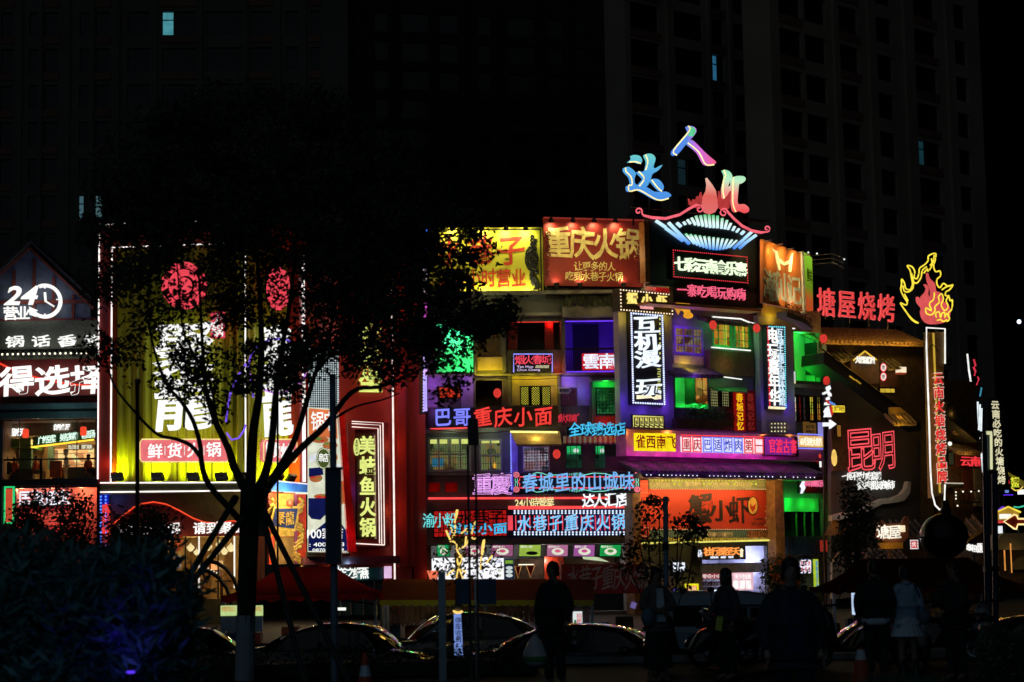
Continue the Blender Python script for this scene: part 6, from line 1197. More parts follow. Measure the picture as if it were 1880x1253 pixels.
for lb, v in (('upper round white lantern with red rim under the lit gable', 675), ('lower round white lantern with red rim under the lit gable', 692)):
 t = T('round_lantern', lb, 'lantern', group='round white lanterns of the barbecue hall'); c = C1.px(1622, v, 1.0); t.part('shade', E(250, 225, 215, 1.1), smooth=True).ball(c, .15, .21, 10, 7); t.part('rim', E(220, 60, 60, 1.1)).ptube(C1, arc(1622, v, 5.3, 7.6, 0, 340, 16), .025, 1.1, closed=True)
 t.part('mark', P('ink_black', .02, .012, .01)).text(C1, '塘', 1619.5, v - 4, 1624.5, v + 4, o=1.16, th=.01); t.done()
t = T('box_lantern', 'small square cream lantern hanging at the hall corner', 'lantern'); t.part('shade', E(250, 225, 190, 1.1)).pb(C1, 1653, 674, 1664, 684, .6, 1.0); t.part('base', E(150, 60, 35, .8)).pb(C1, 1652, 684.3, 1664, 687, .6, 1.0); t.part('hook', darkmetal).pb(C1, 1658, 669, 1659, 673.7, .75, .8); t.done()
sgn('tiny white sign letters across the small lit gable', C1, '大塘烧烤屋', (1572, 656, 1606, 667), (245, 240, 225), o=.65, th=.08, wt=.06, fit=1.05)
t = T('rooftop_letters', 'four rose red neon characters standing on the tiled roof', 'sign'); SF = Face(1570, 107, 38)
t.part('lettering', E(225, 62, 62, 1.0)).text(SF, '塘屋烧烤', 1500, 533, 1646, 590, o=0, th=.12, wt=.0, fit=.76, sq=1.1); t.part('outline_tube', E(245, 112, 108, 1.2)).text(SF, '塘屋烧烤', 1500, 533, 1646, 590, o=.06, th=.06, tube=.011, fit=.77, sq=1.1)
st_ = t.part('strut', steel); [st_.ptube(SF, [(u, v), (u, v + 16)], .03, -.05) for u, v in ((1515, 570), (1530, 572), (1560, 578), (1595, 584), (1630, 590))]; t.done()
t = T('gable_wall', 'plain charcoal gable wall carrying the red outlined city name', 'wall'); gw = t.part('wall', darkwall); gw.poly(C2, [(1526, 700), (1542, 700), (1690, 812), (1690, 1130), (1526, 1130)], -.4, 0)
sc_ = t.part('corner_strip', brownwood); sc_.pb(C2, 1527, 745, 1556, 865, .004, .2)
cr = t.part('curved_parapet', P('pale_parapet', .4, .39, .36, .85)); cv = [(1528, 947), (1550, 941), (1575, 938), (1600, 925), (1620, 916), (1640, 914), (1655, 908), (1664, 898), (1668, 884)]
cr.poly(C2, cv + [(1673, 886), (1671, 906), (1660, 920), (1640, 924), (1620, 926), (1600, 936), (1578, 948), (1550, 953), (1528, 957)], .05, .5)
lw_ = t.part('pale_base', P('pale_parapet', .4, .39, .36, .85)); lw_.poly(C2, [(1528, 1035), (1545, 1010), (1560, 1040), (1570, 1012), (1590, 1040), (1590, 1100), (1528, 1100)], .05, .3)
x = t.part('window', darkmetal); x.frame(C2, 1536, 780, 1545, 803, .03, .21, .26); t.part('pane', E(150, 100, 35, .8), parent=x).pb(C2, 1537, 781, 1544, 802, .21, .24); t.done()
t = T('wall_light', 'slim glowing amber wall light beside the red outlined characters', 'lamp'); t.part('shade', E(245, 200, 100, 1.1), smooth=True).lathe(C2.px(1532, 856, .35), [(.04, 0), (.13, .15), (.15, .45), (.1, .75), (.03, .85)], 10); t.part('bracket', darkmetal).pb(C2, 1530, 845, 1534, 848, .21, .33); t.done()
lamp('parapet_lamp', C2.px(1560, 930, 1.5), (255, 240, 220), 9); lamp('parapet_lamp', C2.px(1630, 905, 1.6), (255, 240, 220), 9); glowlamp(C2, 1532, 842, .8, (255, 200, 90), 5)
lamp('red_side', C2.px(1520, 905, .9), (255, 30, 25), 14)
t = T('neon_sign', 'large red outlined city name on the charcoal wall', 'sign'); m = t.part('tube', E(240, 80, 88, 1.2)); m.text(C2, '昆', 1555, 792, 1604, 864, o=.3, th=.05, tube=.022, kai=.06, fit=1, sq=1.05); m.text(C2, '明', 1602, 795, 1642, 862, o=.3, th=.05, tube=.022, kai=.08, fit=1, sq=1.0)
t.part('dark_fill', P('dark_red_fill', .05, .008, .008)).text(C2, '昆', 1555, 792, 1604, 864, o=.25, th=.04, kai=.06, fit=.98, sq=1.03); t.done()
t = T('slogan_sign', 'two staggered lines of white brush characters under the city name', 'sign'); m = t.part('lettering', E(240, 240, 235, 1.1)); m.text(C2, '一座不努力吃烧烤', 1547, 867, 1618, 882, o=.25, th=.06, wt=.035, kai=.12, jit=.02); m.text(C2, '就没有朋友的城市', 1574, 883, 1643, 899, o=.25, th=.06, wt=.035, kai=.12, jit=.02)
t.part('mounting_rail', darkmetal).pb(C2, 1548, 882.5, 1642, 883.5, .01, .24); t.done()
t = T('tiled_porch', 'small yellow lit tiled porch roof at the wall edge above the pillar foot', 'roof'); tileroof(t, C2, 1641, 779, 1682, 779, P('ochre_brown_tile', .15, .10, .06), depth=.9, rise=.5, o=1.2, pitch=.22); t.part('soffit', P('amber_boards', .35, .22, .06)).poly(C2, [(1633, 748), (1652, 748), (1676, 766), (1634, 766)], .05, .2); t.done()
glowlamp(C2, 1655, 782, 1.5, (255, 200, 60), 5); glowlamp(C2, 1650, 764, .7, (255, 190, 50), 4); glowlamp(C2, 1662, 770, 1.9, (255, 210, 70), 5)
# arrow pole beside the gable wall
t = T('arrow_sign', 'white arrow sign topped by brush figure and red balloon shape', 'sign'); AR = Face(1525, 99, 25)
t.part('arrow', E(245, 248, 250, 1.1)).poly(AR, [(1513, 776), (1525, 776), (1525, 771), (1536, 779), (1525, 787.5), (1525, 783), (1513, 783)], 0, .15); b_ = t.part('brush_figure', E(240, 243, 245, 1.1))
for pts in ([(1518, 711), (1524, 708), (1526, 714), (1522, 718), (1527, 724), (1527, 728), (1523, 727), (1520, 721)], [(1511, 722), (1517, 719), (1518, 723), (1513, 725)], [(1518, 731), (1523, 728), (1524, 734), (1519, 735)], [(1516, 739), (1523, 739), (1524, 744), (1515, 744)], [(1517, 750), (1522, 746), (1524, 756), (1527, 766), (1514, 766), (1516, 760), (1514, 756)]): b_.poly(AR, pts, .0, .12)
t.part('red_balloon', E(205, 50, 40, .95)).poly(AR, arc(1519, 699, 4.5, 8, 0, 340, 14), 0, .15); r_ = t.part('red_stroke', E(205, 50, 40, .95)); r_.poly(AR, [(1515, 734), (1522, 737), (1530, 742), (1528, 745), (1520, 741)], .13, .16); r_.poly(AR, arc(1526, 755, 4.5, 8.5, 0, 340, 14), -.05, -.01); t.part('blue_ribbon', E(90, 140, 220)).poly(AR, [(1523, 736), (1534, 742), (1534, 745), (1524, 742)], .165, .19)
t.part('pole', darkmetal).ptube(AR, [(1513, 690), (1513, 1120)], .05, -.1); t.done()
t = T('box_sign', 'small yellow lit box sign beside the brush figure', 'sign'); t.part('panel', E(245, 220, 60, 1.05)).pb(AR, 1531, 745, 1551, 757, -.1, .1); t.part('lettering', E(130, 75, 20, .8)).text(AR, '烤吧', 1532, 746, 1550, 756, o=.1, th=.01, wt=.02); t.done()
# neon outlined pillar and flame
t = T('neon_pillar', 'tall timber pillar outlined by a white tube with red stacked characters', 'sign'); t.part('shaft', P('amber_timber', .26, .17, .05, .7, var=.4, scale=3)).poly(C3, [(1704, 610), (1733, 610), (1734, 905), (1712, 915)], -.35, 0)
wt_ = t.part('white_tube', E(245, 242, 235, 1.2)); wt_.ptube(C3, [(1735, 668), (1735, 604), (1701, 602), (1701, 640), (1703, 700), (1706, 780), (1708, 860), (1711, 905), (1717, 928), (1725, 936), (1731, 934), (1734, 920), (1735, 890)], .045, .1, 6)
t.part('yellow_strip', E(205, 170, 60, .9)).pb(C3, 1719, 612, 1721.5, 905, .01, .06); m = t.part('lettering', E(225, 45, 45, 1.05)); m.text(C3, '云南火塘烧烤品牌', 1717, 683, 1737, 889, o=.15, th=.08, wt=.0, vert=True, fit=.8, kai=.08); t.part('white_outline', E(250, 225, 205, 1.15)).text(C3, '云南火塘烧烤品牌', 1717, 683, 1737, 889, o=.13, th=.06, tube=.022, vert=True, fit=.9, kai=.08)
t.part('crossbar', darkmetal).ptube(C3, [(1703, 645), (1712, 632), (1722, 645)], .03, .05); t.done()
for v in (625, 680, 740, 800, 860): glowlamp(C3, 1712, v, .9, (255, 190, 60), 5)
ZF = lambda pts: [(1400 + x / 3.917, 420 + y / 3.917) for x, y in pts]
t = T('flame_sign', 'yellow neon flame outline around a rose flame crowning the pillar', 'sign'); y_ = t.part('yellow_tube', E(250, 225, 65, 1.15));
FLM = [[(1120, 680), (1080, 655), (1040, 610), (1005, 560), (992, 535), (1030, 550), (1040, 530), (1015, 490), (995, 445), (1000, 400), (1000, 365), (1020, 390), (1030, 430), (1060, 440), (1078, 400), (1070, 350), (1060, 300), (1040, 268), (1075, 275), (1095, 310), (1090, 350), (1110, 360), (1125, 320), (1130, 285), (1165, 260), (1190, 230), (1195, 195), (1245, 180), (1240, 230), (1230, 270), (1245, 310), (1275, 305), (1280, 340), (1255, 365), (1255, 400), (1275, 425), (1300, 395), (1335, 415), (1370, 405), (1345, 440), (1320, 455), (1315, 480), (1340, 490), (1350, 520), (1365, 515), (1360, 580), (1335, 610), (1345, 650), (1325, 668)],
       [(1108, 678), (1068, 650), (1020, 580)], [(1085, 385), (1110, 392), (1140, 350), (1150, 300), (1180, 275)], [(1010, 410), (1020, 450), (1050, 455), (1080, 430), (1085, 385), (1070, 320)], [(1215, 215), (1220, 260), (1200, 300)], [(1235, 190), (1225, 240), (1205, 265)], [(1290, 440), (1320, 420), (1350, 410)], [(1020, 470), (1045, 520), (1020, 500)], [(1160, 320), (1185, 290), (1190, 310)],
       [(1235, 460), (1230, 510), (1200, 540), (1215, 590), (1175, 570), (1180, 610), (1215, 620), (1240, 590), (1240, 560), (1270, 530), (1265, 490), (1290, 470), (1300, 510), (1285, 550), (1310, 590), (1335, 560), (1320, 520), (1340, 480)], [(1250, 640), (1245, 610), (1270, 600), (1280, 640), (1290, 610), (1310, 605), (1310, 640), (1325, 610), (1340, 640)], [(1255, 660), (1280, 655), (1300, 668), (1325, 655)]]
for f_ in FLM: y_.ptube(C3, ZF(f_), .04, .25, 5, sm=4)
r_ = t.part('rose_flame', E(222, 88, 88, .95)); r_.poly(C3, ZF(crom([(1190, 318), (1205, 360), (1240, 395), (1250, 450), (1280, 460), (1300, 520), (1345, 560), (1350, 620), (1325, 665), (1270, 685), (1200, 683), (1160, 650), (1145, 600), (1150, 570), (1120, 530), (1118, 490), (1150, 520), (1148, 490), (1175, 460), (1185, 430), (1170, 400), (1195, 420), (1192, 470), (1205, 500), (1218, 470), (1210, 420), (1192, 370)], 3, True)), .0, .15)
st_ = t.part('frame', darkmetal); st_.ptube(C3, [(1720, 610), (1720, 540)], .06, -.1); st_.ptube(C3, [(1668, 590), (1745, 592)], .04, -.1); t.done()
# street end
t = T('street_building', 'dark brown timber house with tiled eaves beyond the neon pillar', 'building'); w = t.part('wall', P('umber_house_wall', .10, .055, .03, .85, var=.5, scale=2)); w.pb(C4, 1735, 700, 1801, 1130, -5, 0)
t.part('pale_corner', P('aged_plaster', .3, .28, .22)).pb(C4, 1790, 855, 1803, 930, .01, .2); t.part('door_panel', P('oxblood_door', .16, .04, .03)).pb(C4, 1768, 860, 1790, 920, .01, .1)
tileroof(t, C4, 1757, 832, 1800, 834, P('ochre_brown_tile', .15, .10, .06), depth=1, rise=.5, o=1.1, pitch=.22); tileroof(t, C4, 1752, 795, 1792, 801, P('ochre_brown_tile', .15, .10, .06), depth=1, rise=.6, o=.9, pitch=.22, name='upper_roof')
t.part('sloping_roof', P('dark_roof_slab', .03, .027, .024)).poly(C4, [(1738, 740), (1745, 738), (1800, 800), (1796, 812), (1736, 765)], .2, 1.5)
wn = t.part('window', darkmetal); wn.frame(C4, 1741, 830, 1753, 855, .05, .01, .1); t.part('pane', E(60, 60, 40, .5), parent=wn).pb(C4, 1742, 831, 1752, 854, .01, .05)
sh = t.part('shelf_light', E(200, 190, 170, .9)); sh.pb(C4, 1738, 886.5, 1769, 888.5, .3, .5); t.part('canopy', darkmetal).pb(C4, 1735, 889, 1769, 896, .01, .7)
rl = t.part('balcony_rail', darkmetal); rl.ptube(C4, [(1752, 901), (1800, 901)], .04, 1.0); rl.ptube(C4, [(1754 + i * 4.6, 904 if i % 2 else 922) for i in range(11)], .03, 1.0); rl.ptube(C4, [(1752, 923), (1800, 923)], .04, 1.0); bu = t.part('bulb', E(250, 240, 210, 1.3)); [bu.ball(C4.px(u, v, 1.06), .05, nu=6, nv=4) for u, v in ((1755, 904), (1768, 903), (1783, 903), (1797, 902), (1755, 910), (1755, 916), (1758, 929), (1744, 939))]; t.done()
for u, v, p_ in ((1762, 836, 6), (1785, 838, 6), (1770, 806, 5), (1790, 880, 6), (1765, 915, 6), (1748, 760, 4)): glowlamp(C4, u, v, 1.5, (255, 195, 90), p_)
t = T('bare_bulb', 'round white bulb under the dark eave near the neon pillar', 'lamp'); t.part('bulb', E(235, 245, 225, 1.3), smooth=True).ball(C4.px(1744, 815, .8), .12); t.part('cord', darkmetal).tube([C4.px(1744, 811, .8), C4.px(1744, 790, .8)], .015, 4); t.done()
t = T('neon_sign', 'pair of red neon characters on the brown timber house', 'sign'); t.part('lettering', E(235, 55, 62, 1.15)).text(C4, '云南', 1765, 838, 1801, 857, o=.4, th=.06, wt=.03, fit=.9); t.part('rail', darkmetal).pb(C4, 1766, 857, 1800, 858, .1, .4); t.done()
EF = Face(1795, 118, 30)
t = T('neon_outline', 'white neon tube outline with red strokes at the street end', 'neon'); t.part('white_tube', E(240, 240, 235, 1.15)).ptube(EF, [(1776, 650), (1779, 680), (1783, 705), (1788, 729), (1789, 740)], .055, .1); r_ = t.part('red_stroke', E(215, 50, 70, 1.0)); r_.ptube(EF, [(1788, 660), (1791, 672), (1787, 676)], .06, .1); r_.ptube(EF, [(1788, 676), (1791, 682), (1789, 690)], .06, .1); r_.ptube(EF, [(1795, 692), (1797, 697), (1793, 707)], .05, .1)
t.part('blue_stroke', E(60, 130, 160)).ptube(EF, [(1802, 712), (1799, 728)], .05, .1); b_ = t.part('white_bar', E(225, 235, 240, 1.1))
for x0, y0, x1, y1 in ((1789, 748, 1789, 783), (1795, 738, 1793, 788), (1799, 743, 1797, 790), (1802, 750, 1801, 792), (1789, 732, 1789, 740), (1797, 800, 1798, 806), (1802, 832, 1805, 868)): b_.ptube(EF, [(x0, y0), (x1, y1)], .06, .1)
t.part('mast', darkmetal).ptube(EF, [(1804, 740), (1806, 1110)], .07, -.05); t.done()
t = T('vertical_sign', 'leaning column of cream outlined characters on a dark board at the street end', 'sign'); b_ = t.part('board', blackpanel); b_.poly(EF, [(1820, 730), (1842, 730), (1853, 900), (1828, 900)], -.3, 0)
o_ = t.part('outline_tube', E(240, 232, 190, 1.1)); c_ = t.part('dark_fill', P('olive_fill', .08, .07, .03))
for i, ch in enumerate('云南必吃的火塘烧烤'):
 u = 1827.5 + i * 1.45; v = 744 + i * 17.2; o_.text(EF, ch, u - 7, v - 8, u + 7, v + 8, o=.05, th=.04, tube=.035, fit=.9); c_.text(EF, ch, u - 7, v - 8, u + 7, v + 8, o=.02, th=.03, wt=.0, fit=.9)
t.done()
FE = Face(1855, 122, 5)
t = T('arrow_sign', 'dark red arrow sign edged with cream bulbs pointing toward the lamp post', 'sign'); aw_ = [(1843, 958), (1862, 945), (1867, 947), (1869, 953), (1905, 953), (1905, 963), (1869, 963), (1866, 972), (1862, 971)]
t.part('panel', P('arrow_red', .4, .03, .02, .5)).poly(FE, aw_, -.1, .1); t.part('edge_tube', E(255, 225, 150, 1.2)).ptube(FE, aw_, .06, .14, closed=True); t.part('post', steel).pb(FE, 1870, 972, 1872, 1010, -.1, 0); t.done()
t = T('neon_house', 'little house roof outlined in yellow neon above the arrow sign', 'stall'); t.part('roof_tube', E(245, 215, 70, 1.1)).ptube(FE, [(1831, 940), (1851, 931), (1874, 941)], .06, .3); t.part('wall', E(195, 150, 50, .7)).poly(FE, [(1832, 941), (1851, 933), (1871, 941), (1871, 955), (1832, 955)], -.3, 0); t.part('window', E(245, 240, 225, 1.1)).pb(FE, 1835, 944, 1857, 953, .01, .05); t.part('violet_roof', E(120, 60, 225, .9)).poly(FE, [(1830, 938), (1840, 930), (1846, 931), (1832, 939)], .0, .1); t.part('green_tube', E(60, 190, 150)).ptube(FE, [(1861, 931), (1870, 932), (1882, 929)], .05, .2)
t.part('red_base', E(220, 60, 60, .9)).pb(FE, 1831, 956, 1843, 961, -.2, 0); t.part('counter', E(235, 240, 245, 1.0)).pb(FE, 1832, 966, 1841, 988, -.3, -.1); t.part('frame', darkmetal).pb(FE, 1831, 989, 1900, 1100, -.4, -.1); t.done()
t = T('shop_sign', 'small yellow and red lit characters under a sloping yellow awning', 'sign'); t.part('yellow_lettering', E(225, 230, 60, 1.1)).text(FE, '烤鱼', 1857, 877, 1871, 895, o=.1, th=.06, vert=True, wt=.03, fit=1); t.part('red_lettering', E(215, 40, 60)).text(FE, '小', 1844, 875, 1853, 893, o=.1, th=.06, wt=.05); t.part('tail_light', E(240, 200, 90)).ptube(FE, [(1857, 896), (1864, 901), (1872, 900), (1878, 894)], .04, .1)
t.part('awning', P('yellow_awning', .5, .45, .1, .7)).poly(FE, [(1846, 866), (1850, 866), (1890, 890), (1890, 898), (1868, 888)], -.5, -.2); t.part('screen', E(245, 245, 240, 1.1)).pb(FE, 1869, 899, 1890, 908, 0, .1); t.part('blue_screen', E(110, 140, 215, .9)).pb(FE, 1846, 898, 1852, 905, 0, .1); t.part('violet_glow_tube', E(90, 40, 215)).pb(FE, 1843, 908, 1860, 910, 0, .08)
t.part('post', darkmetal).pb(FE, 1846, 910.5, 1848, 1110, -.4, -.3); t.done()
lamp('awning_lamp', FE.px(1860, 880, 1.5), (255, 235, 110), 14)
t = T('wooden_kiosk', 'dim grey curved roof kiosk with two amber light posts at the street end', 'kiosk'); KF = Face(1855, 80, 0)
t.part('roof', P('grey_kiosk_roof', .16, .16, .13, .6)).poly(KF, [(1833, 1010), (1833, 990), (1838, 982), (1846, 979), (1900, 979), (1900, 1010)], -2, 0); pz = t.part('amber_post', E(230, 150, 70, .9)); pz.pb(KF, 1844.5, 1010.5, 1846, 1048, -.05, .05); pz.pb(KF, 1856, 998, 1857.5, 1052, .01, .08); t.part('back', P('kiosk_boards', .2, .15, .07)).pb(KF, 1834, 1011, 1900, 1075, -2, -1.9); t.part('arch', P('kiosk_boards_pale', .45, .42, .25)).poly(KF, arc(1878, 1046, 20, 24, 0, 180, 14), -1.5, -1.4)
t.part('frame', brownwood).pb(KF, 1834, 1060, 1900, 1075, -1.0, -.1); t.done(); lamp('kiosk_lamp', KF.px(1865, 1020, .8), (255, 200, 110), 7)
t = T('shop_sign', 'white outlined characters with a small cream seal above the tent roof', 'sign'); GF = Face(1640, 92, 10); t.part('lettering', E(245, 240, 225, 1.15)).text(GF, '塘屋', 1611, 965, 1654, 990, o=.2, th=.08, wt=.0, fit=.9, kai=.05, jit=.02); t.part('outline_tube', E(255, 240, 205, 1.1)).text(GF, '塘屋', 1611, 965, 1654, 990, o=.2, th=.05, tube=.025, fit=.95, kai=.05)
t.part('seal', E(250, 230, 190, 1.1)).pb(GF, 1654, 965, 1662, 977, .1, .25); bk = t.part('backboard', P('rust_board', .22, .07, .03, .7)); bk.poly(GF, [(1608, 990), (1612, 962), (1618, 953), (1626, 962), (1655, 960), (1662, 948), (1669, 948), (1668, 985), (1655, 1000), (1630, 996)], -.1, .05); t.part('amber_fascia', P('amber_fascia', .4, .25, .06)).pb(GF, 1616, 996.5, 1658, 1008, -.1, .2); t.part('post', brownwood).pb(GF, 1634, 1008.5, 1637, 1110, -.1, .1); t.done()
lamp('seal_lamp', GF.px(1640, 985, 1.0), (255, 190, 100), 7); lamp('seal_lamp', GF.px(1640, 1002, .9), (255, 190, 80), 5)
t = T('led_board', 'tiny red and white display board above the tent roof', 'sign'); t.part('panel', E(205, 35, 45, .95)).pb(GF, 1673, 993, 1684, 1007, 0, .1); t.part('dot_border', E(245, 235, 235)).dotframe(GF, 1672, 992.5, 1685, 1007.5, 5, 5, .03, .12); t.part('lettering', E(255, 230, 225)).text(GF, '烤', 1675, 995, 1682, 1005, o=.1, th=.02); t.part('mast', darkmetal).pb(GF, 1678, 1008, 1680, 1110, 0, .05); t.done()
t = T('shop_sign', 'tilted cluster of white glowing characters behind the globe', 'sign'); m = t.part('lettering', E(245, 242, 235, 1.15)); [m.text(GF, ch, 1775 + i * 6.6, 999 + i * 1.2 - (5 if i > 2 else 0), 1784 + i * 6.6, 1012 + i * 1.2, o=.1, th=.06, wt=.04) for i, ch in enumerate('串串主题')]; t.part('rail', darkmetal).poly(GF, [(1776, 1012), (1806, 1017), (1806, 1018), (1776, 1013)], 0, .1); t.part('post', darkmetal).pb(GF, 1790, 1018, 1792, 1110, 0, .1); t.done()
t = T('low_tiled_roof', 'low yellow lit tiled roof stepping down behind the globe', 'roof'); tileroof(t, GF, 1762, 1000, 1806, 972, P('ochre_brown_tile', .15, .10, .06), depth=1.2, rise=.6, o=.8, pitch=.25); t.part('wall', brownwood).pb(GF, 1765, 1001, 1806, 1110, -1.5, -.6); t.done(); lamp('roof_glow', GF.px(1785, 995, 1.8), (255, 200, 70), 7)
t = T('low_tiled_roof', 'low dark tiled roof behind the white outlined characters', 'roof'); tileroof(t, GF, 1655, 985, 1702, 985, tilem, depth=1.4, rise=.7, o=-.3, pitch=.28); t.part('wall', brownwood).pb(GF, 1600, 1012, 1704, 1115, -3, -1.8); tileroof(t, GF, 1602, 1030, 1668, 1032, tilem, depth=1.2, rise=.5, o=-.2, pitch=.28, name='lower_roof'); t.done(); lamp('roof_glow', GF.px(1640, 1030, 1.2), (255, 190, 80), 4)
t = T('slatted_awning', 'orange lit slatted awning beside the conifer', 'awning'); m = t.part('slat', P('amber_slat', .4, .22, .06)); [m.poly(GF, [(1514 + i * 4.2, 983), (1516 + i * 4.2, 983), (1531 + i * 2, 955), (1529 + i * 2, 955)], 0, .06) for i in range(6)]; t.part('beam', P('amber_slat', .4, .22, .06)).poly(GF, [(1536, 982), (1564, 962), (1566, 964), (1540, 984)], .07, .14); t.part('post', brownwood).pb(GF, 1514, 984, 1517, 1110, -.1, 0); t.done(); lamp('slat_glow', GF.px(1530, 965, 1.0), (255, 180, 60), 6)
t = T('globe_sculpture', 'large dark globe sculpture with a small figure on top', 'sculpture'); SFc = Face(1733, 70, 0); c = SFc.px(1733, 985, 0); m = t.part('globe', P('dark_bronze', .025, .02, .03, .3, .6), smooth=True); m.ball(c, .84, .8, 28, 18)
rg = t.part('ring', darkmetal); rg.tube([c + Vector((.88 * math.cos(a * .26), .88 * math.sin(a * .26), .12 * math.sin(a * .26))) for a in range(25)], .03, 5); fg = t.part('figure', P('dark_bronze', .025, .02, .03)); fg.lathe(c + Vector((.1, 0, .75)), [(.16, 0), (.2, .15), (.13, .3), (.14, .4), (.09, .5)], 10); t.part('pedestal', concrete).lathe((c.x, c.y, GZ), [(.5, 0), (.5, .3), (.2, .5), (.15, c.z - GZ - .7)], 12); t.done()
t = T('street_lamp', 'distant lone street lamp shining white near the edge of the dark sky', 'lamp'); p_ = at(1871, 591, 150); t.part('lamp_head', E(215, 235, 255, 2.2), smooth=True).ball(p_, .17); t.part('pole', darkmetal).tube([(p_.x + .6, p_.y, GZ), (p_.x + .6, p_.y, p_.z + .3), (p_.x, p_.y, p_.z + .2)], .08, 6); t.done()
# ================================================================= street furniture and stalls
def tent(lb, u0, u1, vb, vt, vpk, Y, mat, val, zg=GZ, peak=.33, depth=3.2):
 """pop-up canopy: hipped roof, scalloped valance, four legs"""
 t = T('market_tent', lb, 'tent', group='pop-up tents along the kerb'); F = Face((u0 + u1) / 2, Y, 0)
 a0, a1, z0, z1 = F.rect(u0, vt, u1, vb); zp = F.az((u0 + u1) / 2, vpk)[1]; m = t.part('roof', mat); n = 8
 am = a0 + (a1 - a0) * .5; wd = a1 - a0
 def p(a, o, z): return F.pt(a, z, o)
 k0, k1 = am - wd * peak * .5, am + wd * peak * .5; rows = []
 for i in range(n + 1):     # sagging hip from eave to ridge
  s = i / n; e = s ** 1.5
  x0, x1 = a0 + (k0 - a0) * s, a1 + (k1 - a1) * s; y0, y1 = 0 - depth * .5 * s, -depth + depth * .5 * s; rows.append((x0, x1, y0, y1, z1 + (zp - z1) * e))
 for (A0, A1, Y0, Y1, Za), (B0, B1, W0, W1, Zb) in zip(rows, rows[1:]):
  m.quad(p(A0, Y0, Za), p(A1, Y0, Za), p(B1, W0, Zb), p(B0, W0, Zb)); m.quad(p(A1, Y0, Za), p(A1, Y1, Za), p(B1, W1, Zb), p(B1, W0, Zb)); m.quad(p(A1, Y1, Za), p(A0, Y1, Za), p(B0, W1, Zb), p(B1, W1, Zb)); m.quad(p(A0, Y1, Za), p(A0, Y0, Za), p(B0, W0, Zb), p(B0, W1, Zb))
 v_ = t.part('valance', val); ns = max(6, int(wd / .3))
 for (xa, ya, xb, yb) in ((a0, .01, a1, .01), (a1 + .01, 0, a1 + .01, -depth), (a0 - .01, 0, a0 - .01, -depth), (a0, -depth - .01, a1, -depth - .01)):
  for i in range(ns):
   s0, s1 = i / ns, (i + 1) / ns; q0, q1 = (xa + (xb - xa) * s0, ya + (yb - ya) * s0), (xa + (xb - xa) * s1, ya + (yb - ya) * s1); qm = ((q0[0] + q1[0]) / 2, (q0[1] + q1[1]) / 2)
   v_.quad(p(*q0, z1 + .01), p(*q0, z0 + .06), p(*qm, z0), p(*q1, z0 + .06), p(*q1, z1 + .01))
 for x, o in ((a0 + .06, -.06), (a1 - .06, -.06), (a0 + .06, -depth + .06), (a1 - .06, -depth + .06)): t.part('leg', steel).fb(F, x - .03, x + .03, zg, z1, o - .03, o + .03)
 fr = t.part('frame', darkmetal); fr.tube([p(a0 + .06, -.06, z1 - .25), p(am, -.06, z1 - .02), p(a1 - .06, -.06, z1 - .25)], .02, 5); t.done()
redcv = CANVAS('red_canvas_tent', .4, .02, .016); beige = CANVAS('rust_canvas_tent', .36, .085, .05); limev = CANVAS('lime_valance', .5, .5, .08)
tent('dark red pop-up tent with a broad flat top behind the white based tree', 406, 694, 1106, 1092, 1041, 45.5, redcv, redcv, peak=.36)
t = T('market_awning', 'long rust canvas stall awning with lime scalloped valance', 'awning'); AF = Face(890, 47, 0)
m = t.part('canopy', beige); prof = [(0, 1102), (.25, 1085), (.6, 1072), (1.1, 1064), (2.4, 1064), (2.6, 1100)]
for (o0, v0), (o1, v1) in zip(prof, prof[1:]):
 ins = lambda o: 695 + 14 * min(1, max(0, o) / .8)
 m.quad(AF.px(ins(o0) , v0, -o0), AF.px(1090, v0, -o0), AF.px(1090, v1, -o1), AF.px(ins(o1), v1, -o1))
va = t.part('valance', limev); n = 26
for i in range(n):
 u0, u1 = 695 + 395 * i / n, 695 + 395 * (i + 1) / n; va.quad(AF.px(u0, 1102, .01), AF.px(u0, 1110, .01), AF.px((u0 + u1) / 2, 1114, .01), AF.px(u1, 1110, .01), AF.px(u1, 1102, .01))
for u, o in ((700, -.1), (890, -.1), (1086, -.1), (712, -2.4), (1086, -2.4)): a, z = AF.az(u, 1100, o); t.part('leg', steel).fb(AF, a - .03, a + .03, GZ, z, o - .03, o + .03)
t.done(); lamp('awning_fill', AF.px(800, 1120, -1.5), (220, 230, 90), 8)
tent('almost black red pop-up tent behind the couple at the motorbikes', 1526, 1892, 1090, 1079, 1025, 44, CANVAS('black_red_canvas', .12, .008, .006), CANVAS('black_red_canvas', .12, .008, .006), peak=.55)
SB = Face(950, 50, 0)
t = T('merchandise_rack', 'stall rail hung with dark clothes under the rust awning', 'rack'); m = t.part('garment', P('mixed_garments', .10, .05, .07, .9, var=.9, scale=3)); rr_ = random.Random(3)
for i in range(38):
 u = 702 + i * 10; m.poly(SB, [(u, 1117 + rr_.uniform(-2, 3)), (u + 5, 1113), (u + 9, 1117), (u + 8.5 + rr_.uniform(-1, 1), 1142 + rr_.uniform(-8, 12)), (u + .5, 1142 + rr_.uniform(-8, 12))], -.12 + rr_.uniform(-.1, .1), .1)
t.part('rail', steel).ptube(SB, [(700, 1113), (1088, 1113)], .025, 0); lg = t.part('upright', steel); [lg.ptube(SB, [(u, 1113), (u, 1160)], .025, 0) for u in (700, 890, 1088)]; t.done()
